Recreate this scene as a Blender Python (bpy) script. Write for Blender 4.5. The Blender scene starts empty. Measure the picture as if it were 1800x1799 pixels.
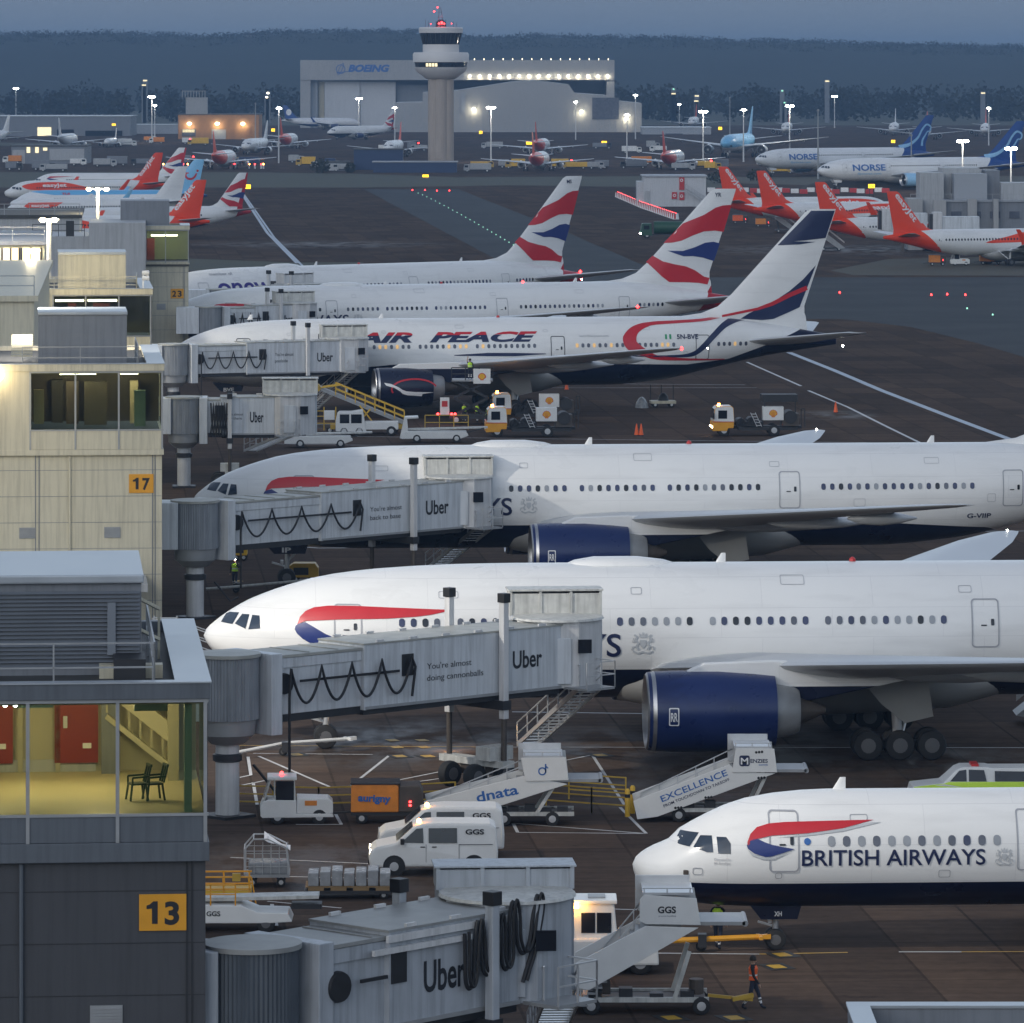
import bpy, bmesh, math, random
from math import sin, cos, pi, radians, sqrt, atan2, hypot
from mathutils import Vector
random.seed(7)
S = bpy.context.scene
COL = S.collection
# ---------------------------------------------------------------- camera, sky, exposure
F, CX, YH, H = 9500.0, 900.0, 112.0, 31.5        # focal length and horizon in photo pixels, camera height in metres
cd = bpy.data.cameras.new('camera')
cam = bpy.data.objects.new('camera', cd)
COL.objects.link(cam)
cam.location = (0, 0, H)
cam.rotation_euler = (pi / 2, 0, 0)
cd.sensor_width = 36
cd.lens = 36 * F / 1800
cd.shift_y = -(899.5 - YH) / 1800
cd.clip_start = 1
cd.clip_end = 30000
S.camera = cam
SUN_EL, SUN_AZ = radians(12.0), radians(205)      # low light behind the camera, to its left
w = bpy.data.worlds.new('World')
S.world = w
w.use_nodes = True
nt = w.node_tree
sky = nt.nodes.new('ShaderNodeTexSky')
sky.sky_type = 'NISHITA'
sky.sun_disc = False
sky.sun_elevation = SUN_EL
sky.sun_rotation = SUN_AZ
sky.air_density = 1.0
sky.dust_density = 0.4
sky.ozone_density = 3.0
bg = nt.nodes['Background']
bg.inputs[1].default_value = 0.105
tcw = nt.nodes.new('ShaderNodeTexCoord')           # a bank of dull blue evening cloud lies along the horizon
spw = nt.nodes.new('ShaderNodeSeparateXYZ')
nt.links.new(tcw.outputs['Generated'], spw.inputs[0])
mrw = nt.nodes.new('ShaderNodeMapRange')
mrw.interpolation_type = 'SMOOTHSTEP'
mrw.inputs[1].default_value = .0
mrw.inputs[2].default_value = .22
mrw.inputs[3].default_value = 1
mrw.inputs[4].default_value = 0
nt.links.new(spw.outputs[2], mrw.inputs[0])
mxw = nt.nodes.new('ShaderNodeMix')
mxw.data_type = 'RGBA'
nt.links.new(mrw.outputs[0], mxw.inputs[0])
hsw = nt.nodes.new('ShaderNodeHueSaturation')
hsw.inputs['Saturation'].default_value = .5
hsw.inputs['Value'].default_value = 1.2
nt.links.new(sky.outputs[0], hsw.inputs['Color'])
nt.links.new(hsw.outputs[0], mxw.inputs[6])
mxw.inputs[7].default_value = (.93, 1.2, 1.62, 1)
nt.links.new(mxw.outputs[2], bg.inputs[0])
sd = bpy.data.lights.new('sun', 'SUN')
sd.energy = 0.12
sd.angle = radians(40)
sd.color = (1, 0.93, 0.86)
sun = bpy.data.objects.new('sun', sd)
COL.objects.link(sun)
_sv = Vector((sin(SUN_AZ) * cos(radians(25)), cos(SUN_AZ) * cos(radians(25)), sin(radians(25))))
sun.rotation_euler = _sv.to_track_quat('Z', 'Y').to_euler()
vs = S.view_settings
vs.view_transform = 'Standard'
vs.look = 'None'
vs.exposure = 0.95
vs.gamma = 1
S.cycles.use_denoising = True
S.cycles.max_bounces = 6
S.cycles.diffuse_bounces = 2
S.cycles.glossy_bounces = 3
S.cycles.transmission_bounces = 4
S.cycles.transparent_max_bounces = 8
S.cycles.sample_clamp_indirect = 4
S.cycles.caustics_reflective = False
S.cycles.caustics_refractive = False
def spot(x, y, z, tx, ty, tz, power, col=(1, .95, .86), size=100, blend=.6, r=.25):
    l = bpy.data.lights.new('floodlight_lamp', 'SPOT')
    l.energy = power; l.color = col; l.spot_size = radians(size); l.spot_blend = blend; l.shadow_soft_size = r
    o = bpy.data.objects.new('floodlight_lamp', l)
    COL.objects.link(o)
    o.location = (x, y, z)
    o.rotation_euler = (Vector((tx, ty, tz)) - Vector((x, y, z))).to_track_quat('-Z', 'Y').to_euler()
    return o
def bulb(x, y, z, power, col=(1, .9, .72), r=.15):
    l = bpy.data.lights.new('bulb_lamp', 'POINT')
    l.energy = power; l.color = col; l.shadow_soft_size = r
    o = bpy.data.objects.new('bulb_lamp', l)
    COL.objects.link(o)
    o.location = (x, y, z)
    return o
# ---------------------------------------------------------------- pixel helpers (photo pixel -> point standing in the place)
def G(px, py):
    d = H * F / (py - YH)
    return ((px - CX) / F * d, d)
def W(px, py, d):
    return Vector(((px - CX) / F * d, d, H - (py - YH) / F * d))
def XD(px, d): return (px - CX) / F * d
def ZD(py, d): return H - (py - YH) / F * d
# ---------------------------------------------------------------- materials
M = {}
def mat(name, col, rough=.5, metal=0., var=.08, scale=1.5, bump=0., rvar=.1, spec=.5, coat=0., streak=0.):
    m = bpy.data.materials.new(name)
    m.use_nodes = True
    n = m.node_tree
    b = n.nodes['Principled BSDF']
    b.inputs['Roughness'].default_value = rough
    b.inputs['Metallic'].default_value = metal
    b.inputs['Specular IOR Level'].default_value = spec
    b.inputs['Coat Weight'].default_value = coat
    tc = n.nodes.new('ShaderNodeTexCoord')
    nz = n.nodes.new('ShaderNodeTexNoise')
    nz.inputs['Scale'].default_value = scale
    nz.inputs['Detail'].default_value = 6
    n.links.new(tc.outputs['Object'], nz.inputs['Vector'])
    mx = n.nodes.new('ShaderNodeMix')
    mx.data_type = 'RGBA'
    mx.inputs[6].default_value = (*[c * (1 - var * 1.6) for c in col], 1)
    mx.inputs[7].default_value = (*[min(1, c * (1 + var * 1.6)) for c in col], 1)
    n.links.new(nz.outputs[0], mx.inputs[0])
    col_out = mx.outputs[2]
    if streak:                                       # rain streaks running down
        mp = n.nodes.new('ShaderNodeMapping'); mp.inputs['Scale'].default_value = (4.2, 4.2, .22)
        n.links.new(tc.outputs['Object'], mp.inputs[0])
        n2 = n.nodes.new('ShaderNodeTexNoise'); n2.inputs['Scale'].default_value = 1; n2.inputs['Detail'].default_value = 8; n2.inputs['Roughness'].default_value = .65
        n.links.new(mp.outputs[0], n2.inputs['Vector'])
        r2 = n.nodes.new('ShaderNodeMapRange'); r2.inputs[1].default_value = .45; r2.inputs[2].default_value = .75; r2.inputs[3].default_value = 1; r2.inputs[4].default_value = 1 - streak
        n.links.new(n2.outputs[0], r2.inputs[0])
        m2 = n.nodes.new('ShaderNodeMix'); m2.data_type = 'RGBA'; m2.blend_type = 'MULTIPLY'; m2.inputs[0].default_value = 1
        n.links.new(col_out, m2.inputs[6]); n.links.new(r2.outputs[0], m2.inputs[7]); col_out = m2.outputs[2]
    n.links.new(col_out, b.inputs['Base Color'])
    mr = n.nodes.new('ShaderNodeMapRange')
    mr.inputs[3].default_value = max(.02, rough - rvar)
    mr.inputs[4].default_value = min(1, rough + rvar)
    n.links.new(nz.outputs[0], mr.inputs[0])
    n.links.new(mr.outputs[0], b.inputs['Roughness'])
    if bump:
        bp = n.nodes.new('ShaderNodeBump')
        bp.inputs['Strength'].default_value = bump
        bp.inputs['Distance'].default_value = .05
        n.links.new(nz.outputs[0], bp.inputs['Height'])
        n.links.new(bp.outputs[0], b.inputs['Normal'])
    M[name] = m
    return m
def emit(name, col, st):
    m = bpy.data.materials.new(name)
    m.use_nodes = True
    n = m.node_tree
    b = n.nodes['Principled BSDF']
    b.inputs['Base Color'].default_value = (*[c * .6 for c in col], 1)
    b.inputs['Emission Color'].default_value = (*col, 1)
    b.inputs['Emission Strength'].default_value = st
    M[name] = m
    return m
mat('hub_metal', (.13, .13, .135), .5, .3)
mat('white_paint', (.78, .78, .77), .28, var=.03, scale=.5)
mat('vehicle_white', (.74, .74, .72), .35, var=.05, scale=2)
mat('dirty_white', (.55, .55, .52), .5, var=.2, scale=2.5, streak=0.4)
mat('grey_metal', (.35, .36, .37), .45, .4, var=.12, scale=2)
mat('light_metal', (.6, .61, .62), .35, .5, var=.1, scale=2)
mat('bare_metal', (.5, .5, .51), .38, 1, var=.08, scale=2)
mat('dark_metal', (.035, .036, .04), .5, .3, var=.2, scale=2)
mat('steel_brown', (.09, .075, .065), .55, .3, var=.25, scale=2)
mat('black', (.012, .012, .014), .5, var=.1)
mat('rubber', (.018, .018, .019), .75, var=.15, scale=4)
mat('navy', (.005, .008, .03), .3, var=.08)
mat('engine_blue', (.008, .021, .10), .3, var=.08)
mat('ribbon_red', (.52, .018, .028), .35, var=.05)
mat('ribbon_blue', (.018, .035, .17), .35, var=.05)
mat('letter_navy', (.012, .02, .07), .4)
mat('letter_black', (.012, .013, .018), .5)
mat('letter_white', (.8, .8, .8), .4)
mat('letter_grey', (.36, .37, .4), .5)
mat('crest_grey', (.47, .49, .51), .5)
mat('purple', (.03, .02, .2), .4)
mat('orange_red', (.82, .055, .008), .35, var=.05)
mat('sky_blue', (.22, .5, .75), .35, var=.05)
mat('pale_blue', (.3, .55, .8), .35)
mat('tail_blue', (.01, .06, .26), .35)
mat('dark_blue', (.015, .035, .1), .4)
mat('blue_letter', (.03, .13, .4), .4)
mat('amber_paint', (.75, .34, .02), .4, var=.1)
mat('yellow_paint', (.72, .43, .03), .45, var=.12)
mat('yellow_dirty', (.5, .32, .04), .55, var=.2)
mat('orange_tarp', (.72, .24, .03), .6, var=.15, scale=3, bump=.4)
mat('hivis_yellow', (.55, .85, .05), .6)
mat('hivis_orange', (.95, .14, .03), .6)
mat('lime_paint', (.62, .9, .08), .4)
mat('green_truck', (.015, .07, .035), .45, var=.2)
mat('cloth_dark', (.015, .016, .02), .85)
mat('cloth_navy', (.02, .025, .045), .85)
mat('skin', (.45, .28, .2), .55)
mat('hair', (.02, .015, .012), .7)
mat('reflective', (.75, .75, .75), .4)
mat('shell_yellow', (.8, .42, .02), .4)
mat('shell_red', (.6, .03, .02), .4)
mat('flag_green', (.02, .3, .12), .5)
mat('red_paint', (.5, .03, .03), .4, var=.08)
mat('clad_cream', (.62, .57, .43), .5, var=.05, scale=.8, streak=0.3)
mat('clad_grey', (.42, .43, .44), .5, var=.06, scale=.8, streak=0.3)
mat('clad_shaded', (.11, .125, .145), .5, var=.06, scale=.8, streak=0.3)  # gate cladding darkened: the foreground shade is put into this colour
mat('clad_shaded_low', (.058, .06, .068), .55, var=.08, scale=.8, streak=0.25)  # lower wall of the nearest gate building, shade painted in deeper
mat('bridge_shaded', (.42, .45, .49), .45, .1, var=.12, scale=.9, streak=0.4)  # darker copy of bridge_side, shade on the foreground bridge painted in
mat('bridge_shaded_roof', (.27, .275, .27), .5, .1, var=.3, scale=1.3)  # bridge_roof with the foreground shade painted in
mat('clad_dark', (.2, .215, .24), .5, var=.08, scale=.8, streak=0.25)
mat('roof_sheet', (.42, .45, .48), .35, .3, var=.12, scale=.9)
mat('roof_dark', (.06, .06, .058), .7, var=.3, scale=1.2)
mat('frame_green', (.18, .29, .25), .4, var=.06)
mat('louvre', (.2, .22, .25), .45, .2, var=.06)
mat('bridge_side', (.62, .65, .68), .42, .1, var=.08, scale=.9, streak=0.35)
mat('bridge_roof', (.36, .36, .33), .5, .1, var=.3, scale=1.3)
mat('drum_shaded', (.09, .105, .125), .5, .2, var=.12, scale=1.2, streak=.3)  # drum of the foreground bridge, its shade put into the colour
mat('window_shade', (.28, .3, .33), .3, var=.2, scale=.9)
mat('drum', (.27, .29, .315), .5, .2, var=.12, scale=1.2, streak=0.4)
mat('column_white', (.62, .62, .62), .45, var=.1, scale=1, streak=0.3)
mat('concrete', (.36, .34, .32), .75, var=.12, scale=.6, bump=.15)
mat('tower_concrete', (.42, .36, .31), .75, var=.08, scale=.3, streak=0.25)
mat('tower_white', (.66, .64, .63), .5, var=.05, scale=.3)
mat('brick', (.32, .17, .08), .75, var=.15, scale=.8)
mat('hangar_wall', (.37, .37, .37), .5, var=.05, scale=.1, streak=0.2)
mat('hangar_grey', (.34, .36, .39), .5, var=.06, scale=.1)
mat('hangar_door', (.55, .56, .58), .5, var=.04, scale=.1, streak=0.2)
mat('bark', (.05, .04, .03), .9, var=.3)
mat('woodland_leaf', (.03, .032, .024), .9, var=.25, scale=.02, spec=.1)
mat('hill_leaf', (.036, .04, .03), .9, var=.3, scale=.012, spec=.05)
mat('shrub_leaf', (.03, .035, .02), .8, var=.4, scale=.3)
mat('hill_earth', (.05, .055, .038), .9, var=.4, scale=.01)
mat('wood_yellow', (.55, .48, .28), .55, var=.05)
mat('door_red', (.24, .026, .018), .5)
mat('wall_inside', (.42, .39, .28), .7, var=.05)
mat('floor_inside', (.1, .09, .07), .6)
mat('chair_green', (.01, .06, .045), .4)
mat('window_dark', (.012, .014, .02), .08, var=.2, rvar=.02)
mat('window_blue', (.04, .05, .11), .12, var=.4, scale=.9, rvar=.04)
mat('window_grey', (.10, .11, .14), .12, var=.35, scale=.9, rvar=.04)
mat('cockpit_glass', (.035, .05, .075), .06, var=.3, rvar=.02)
mat('line_white', (.55, .55, .55), .6, var=.25, scale=.7)
mat('line_blue', (.34, .4, .48), .5, var=.2, scale=.4)
mat('line_yellow', (.5, .3, .03), .6, var=.25, scale=.7)
mat('pad_black', (.02, .02, .02), .7)
mat('plastic_wrap', (.3, .31, .32), .25, var=.3, scale=3, bump=.5)
mat('wood_pallet', (.26, .17, .08), .8, var=.2)
mat('soil', (.05, .04, .03), .9, var=.3)
emit('lamp_white', (1, .96, .85), 40)
emit('lamp_warm', (1, .8, .45), 16)
emit('lamp_soft', (1, .9, .65), 9)
emit('lamp_red', (1, .03, .03), 7)
emit('lamp_amber', (1, .35, .05), 20)
emit('lamp_green', (.4, 1, .7), .7)
emit('lamp_dim', (1, .9, .65), 3)
emit('glint_blue_white', (.8, .9, 1), 25)
emit('sign_lit', (1, .55, .02), 1.6)
emit('window_lit', (1, .85, .5), .75)
emit('cabin_warm', (1, .62, .25), .22)
emit('tube_light', (1, .95, .75), 6)
def glass(name, tint, dark=.0):
    m = bpy.data.materials.new(name)
    m.use_nodes = True
    n = m.node_tree
    n.nodes.remove(n.nodes['Principled BSDF'])
    out = n.nodes['Material Output']
    t = n.nodes.new('ShaderNodeBsdfTransparent'); t.inputs[0].default_value = (*tint, 1)
    g = n.nodes.new('ShaderNodeBsdfGlossy'); g.inputs['Roughness'].default_value = .03
    fr = n.nodes.new('ShaderNodeFresnel'); fr.inputs[0].default_value = 1.45
    mx = n.nodes.new('ShaderNodeMixShader')
    n.links.new(fr.outputs[0], mx.inputs[0]); n.links.new(t.outputs[0], mx.inputs[1]); n.links.new(g.outputs[0], mx.inputs[2])
    n.links.new(mx.outputs[0], out.inputs[0])
    M[name] = m
    return m
glass('pane_green', (.8, .83, .72))
glass('pane_clear', (.75, .8, .8))
# ---------------------------------------------------------------- mesh builder
class MB:
    def __init__(s):
        s.v = []; s.f = []; s.m = []; s.k = 0; s.mats = []
    def use(s, name):
        if name not in s.mats: s.mats.append(name)
        s.k = s.mats.index(name)
        return s
    def add(s, vs, fs):
        o = len(s.v)
        s.v += [tuple(v) for v in vs]
        s.f += [tuple(i + o for i in f) for f in fs]
        s.m += [s.k] * len(fs)
        return s
    def box(s, x, y, z, sx, sy, sz, rz=0.):          # x, y centre, z bottom
        c, n = cos(rz), sin(rz)
        vs = []
        for dz in (0, sz):
            for dx, dy in ((-1, -1), (1, -1), (1, 1), (-1, 1)):
                a, b = dx * sx / 2, dy * sy / 2
                vs.append((x + a * c - b * n, y + a * n + b * c, z + dz))
        return s.add(vs, [(0, 3, 2, 1), (4, 5, 6, 7), (0, 1, 5, 4), (1, 2, 6, 5), (2, 3, 7, 6), (3, 0, 4, 7)])
    def b2(s, x0, x1, y0, y1, z0, z1):
        return s.box((x0 + x1) / 2, (y0 + y1) / 2, z0, abs(x1 - x0), abs(y1 - y0), z1 - z0)
    def bar(s, p, q, wd, ht=None):
        p, q = Vector(p), Vector(q)
        ht = ht or wd
        d = (q - p).normalized()
        up = Vector((0, 0, 1)) if abs(d.z) < .97 else Vector((0, 1, 0))
        a = d.cross(up).normalized() * wd / 2
        b = a.cross(d).normalized() * ht / 2
        vs = [p - a - b, p + a - b, p + a + b, p - a + b, q - a - b, q + a - b, q + a + b, q - a + b]
        return s.add(vs, [(3, 2, 1, 0), (4, 5, 6, 7), (0, 1, 5, 4), (1, 2, 6, 5), (2, 3, 7, 6), (3, 0, 4, 7)])
    def cyl(s, p, q, r, r2=None, n=12, cap=True):
        p, q = Vector(p), Vector(q)
        r2 = r if r2 is None else r2
        d = (q - p).normalized()
        up = Vector((0, 0, 1)) if abs(d.z) < .9 else Vector((1, 0, 0))
        a = d.cross(up).normalized(); b = d.cross(a)
        vs = []
        for c, rr in ((p, r), (q, r2)):
            for i in range(n):
                t = 2 * pi * i / n
                vs.append(c + (a * cos(t) + b * sin(t)) * rr)
        fs = [(i, (i + 1) % n, n + (i + 1) % n, n + i) for i in range(n)]
        if cap: fs += [tuple(range(n - 1, -1, -1)), tuple(range(n, 2 * n))]
        return s.add(vs, fs)
    def tube(s, pts, r, n=6):
        pts = [Vector(p) for p in pts]
        vs = []
        pa = None
        for i, p in enumerate(pts):
            d = (pts[min(i + 1, len(pts) - 1)] - pts[max(i - 1, 0)]).normalized()
            if pa is None:
                up = Vector((0, 0, 1)) if abs(d.z) < .9 else Vector((1, 0, 0))
                a = d.cross(up).normalized()
            else:
                a = (pa - d * pa.dot(d)).normalized()
            pa = a
            b = d.cross(a)
            vs += [p + (a * cos(2 * pi * k / n) + b * sin(2 * pi * k / n)) * r for k in range(n)]
        fs = []
        for i in range(len(pts) - 1):
            for k in range(n):
                fs.append((i * n + k, i * n + (k + 1) % n, (i + 1) * n + (k + 1) % n, (i + 1) * n + k))
        fs += [tuple(range(n - 1, -1, -1)), tuple(range((len(pts) - 1) * n, len(pts) * n))]
        return s.add(vs, fs)
    def lathe(s, prof, o=(0, 0, 0), ax='x', n=24, cap=True, a0=0, sy=1., sz=1.):
        vs = []
        for u, r in prof:
            for i in range(n):
                t = 2 * pi * i / n + a0
                c, e = cos(t) * r * sy, sin(t) * r * sz
                if ax == 'x': v = (o[0] + u, o[1] + c, o[2] + e)
                elif ax == 'y': v = (o[0] + c, o[1] + u, o[2] + e)
                else: v = (o[0] + c, o[1] + e, o[2] + u)
                vs.append(v)
        fs = []
        for j in range(len(prof) - 1):
            for i in range(n):
                fs.append((j * n + i, j * n + (i + 1) % n, (j + 1) * n + (i + 1) % n, (j + 1) * n + i))
        if cap: fs += [tuple(range(n - 1, -1, -1)), tuple(range((len(prof) - 1) * n, len(prof) * n))]
        return s.add(vs, fs)
    def prism(s, poly, y0, y1):                      # poly in (x, z)
        n = len(poly)
        vs = [(x, y0, z) for x, z in poly] + [(x, y1, z) for x, z in poly]
        return s.add(vs, [tuple(range(n)), tuple(range(2 * n - 1, n - 1, -1))] + [((i + 1) % n, i, n + i, n + (i + 1) % n) for i in range(n)])
    def poly(s, pts):
        return s.add(pts, [tuple(range(len(pts)))])
    def map(s, fn):
        s.v = [tuple(fn(Vector(v))) for v in s.v]
        return s
    def build(s, name, m=None, parent=None, smooth=False, bevel=0., loc=None):
        me = bpy.data.meshes.new(name)
        me.from_pydata(s.v, [], s.f)
        names = s.mats if s.mats else [m]
        for k in names: me.materials.append(M[k])
        if s.mats: me.polygons.foreach_set('material_index', s.m)
        bm = bmesh.new()
        bm.from_mesh(me)
        bmesh.ops.recalc_face_normals(bm, faces=bm.faces)
        if bevel:
            bmesh.ops.remove_doubles(bm, verts=bm.verts, dist=.0005)
            es = [e for e in bm.edges if len(e.link_faces) == 2 and e.calc_face_angle(0) > .6]
            bmesh.ops.bevel(bm, geom=es, offset=bevel, segments=2, profile=.6, affect='EDGES', clamp_overlap=True)
        if smooth:
            for f in bm.faces: f.smooth = True
            for e in bm.edges:
                if len(e.link_faces) == 2 and e.calc_face_angle(0) > .7: e.smooth = False
        bm.to_mesh(me)
        bm.free()
        me.update()
        ob = bpy.data.objects.new(name, me)
        COL.objects.link(ob)
        if parent: ob.parent = parent
        if loc: ob.location = loc
        return ob
def tag(o, label, cat, group=None, kind=None):
    o['label'] = label
    o['category'] = cat
    if group: o['group'] = group
    if kind: o['kind'] = kind
    return o
def thing(name, label, cat, loc=(0, 0, 0), rz=0., group=None):
    o = bpy.data.objects.new(name, None)
    COL.objects.link(o)
    o.location = (loc[0], loc[1], loc[2] if len(loc) > 2 else 0)
    o.rotation_euler = (0, 0, rz)
    o.empty_display_size = .5
    return tag(o, label, cat, group)
def struct(o):
    o['kind'] = 'structure'
    return o
def copy_tree(o, loc=None, rz=None, label=None, parent=None):
    c = o.copy()
    COL.objects.link(c)
    if parent is not None: c.parent = parent
    if loc is not None: c.location = (loc[0], loc[1], loc[2] if len(loc) > 2 else 0)
    if rz is not None: c.rotation_euler = (0, 0, rz)
    if label: c['label'] = label
    for ch in list(o.children): copy_tree(ch, parent=c)
    return c
# ---------------------------------------------------------------- flat shapes and lettering
def spline(pts, n=6, closed=True):
    out = []
    L = len(pts)
    for i in range(L if closed else L - 1):
        g = (lambda k: pts[k % L]) if closed else (lambda k: pts[max(0, min(L - 1, k))])
        p0, p1, p2, p3 = g(i - 1), g(i), g(i + 1), g(i + 2)
        for k in range(n):
            t = k / n
            out.append(tuple(.5 * (2 * b + (c - a) * t + (2 * a - 5 * b + 4 * c - d) * t * t + (3 * b - a - 3 * c + d) * t ** 3)
                             for a, b, c, d in zip(p0, p1, p2, p3)))
    if not closed: out.append(tuple(pts[-1]))
    return out
def shape2(polys):
    from mathutils.geometry import tessellate_polygon
    vs, fs = [], []
    for p in polys:
        o = len(vs)
        vs += [(q[0], q[1]) for q in p]
        fs += [tuple(i + o for i in t) for t in tessellate_polygon([[Vector((q[0], q[1], 0)) for q in p]])]
    return vs, fs
_cap = {}
def text2(body, wd=None, ht=1., bold=0., shear=0., space=1., line=1.):
    def mk(t):
        c = bpy.data.curves.new('lettering', 'FONT')
        c.body = t; c.size = 1; c.offset = bold; c.shear = shear; c.space_character = space; c.space_line = line
        c.resolution_u = 4
        o = bpy.data.objects.new('lettering', c)
        me = bpy.data.meshes.new_from_object(o)
        vs = [(v.co.x, v.co.y) for v in me.vertices]
        fs = [tuple(p.vertices) for p in me.polygons]
        bpy.data.meshes.remove(me); bpy.data.objects.remove(o); bpy.data.curves.remove(c)
        return vs, fs
    if 'H' not in _cap:
        v, _ = mk('H'); _cap['H'] = max(q[1] for q in v)
    vs, fs = mk(body)
    x0 = min(v[0] for v in vs); x1 = max(v[0] for v in vs)
    k = ht / _cap['H']
    kx = k if wd is None else wd / (x1 - x0)
    return [((x - x0) * kx, z * k) for x, z in vs], fs
def t2(sh, fn):
    return [fn(x, z) for x, z in sh[0]], sh[1]
def slice2(sh, stepz=.2, stepx=0.):
    bm = bmesh.new()
    vv = [bm.verts.new((x, z, 0)) for x, z in sh[0]]
    for f in sh[1]:
        try: bm.faces.new([vv[i] for i in f])
        except ValueError: pass
    for ax, st in ((1, stepz), (0, stepx)):
        if not st: continue
        lo = min(v.co[ax] for v in bm.verts); hi = max(v.co[ax] for v in bm.verts)
        k = math.ceil(lo / st)
        while k * st < hi:
            co = [0, 0, 0]; no = [0, 0, 0]; co[ax] = k * st + 1e-4; no[ax] = 1
            bmesh.ops.bisect_plane(bm, geom=bm.verts[:] + bm.edges[:] + bm.faces[:], plane_co=co, plane_no=no, dist=1e-5)
            k += 1
    bm.verts.index_update()
    r = ([(v.co.x, v.co.y) for v in bm.verts], [tuple(v.index for v in f.verts) for f in bm.faces])
    bm.free()
    return r
def put_flat(mb, sh, o, u, v, off=.012):
    o, u, v = Vector(o), Vector(u).normalized(), Vector(v).normalized()
    n = u.cross(v)
    return mb.add([o + u * x + v * z + n * off for x, z in sh[0]], sh[1])
def rrect(x0, z0, x1, z1, r, n=4):
    out = []
    for cx, cz, a in ((x1 - r, z0 + r, -pi / 2), (x1 - r, z1 - r, 0), (x0 + r, z1 - r, pi / 2), (x0 + r, z0 + r, pi)):
        out += [(cx + r * cos(a + pi / 2 * k / n), cz + r * sin(a + pi / 2 * k / n)) for k in range(n + 1)]
    return out
def ring2(outer, inner):
    n = len(outer)
    return outer + inner, [(i, (i + 1) % n, n + (i + 1) % n, n + i) for i in range(n)]
def disc2(cx, cz, r, n=20, rz=None):
    return [(cx + r * cos(2 * pi * i / n), cz + (rz or r) * sin(2 * pi * i / n)) for i in range(n)]
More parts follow.
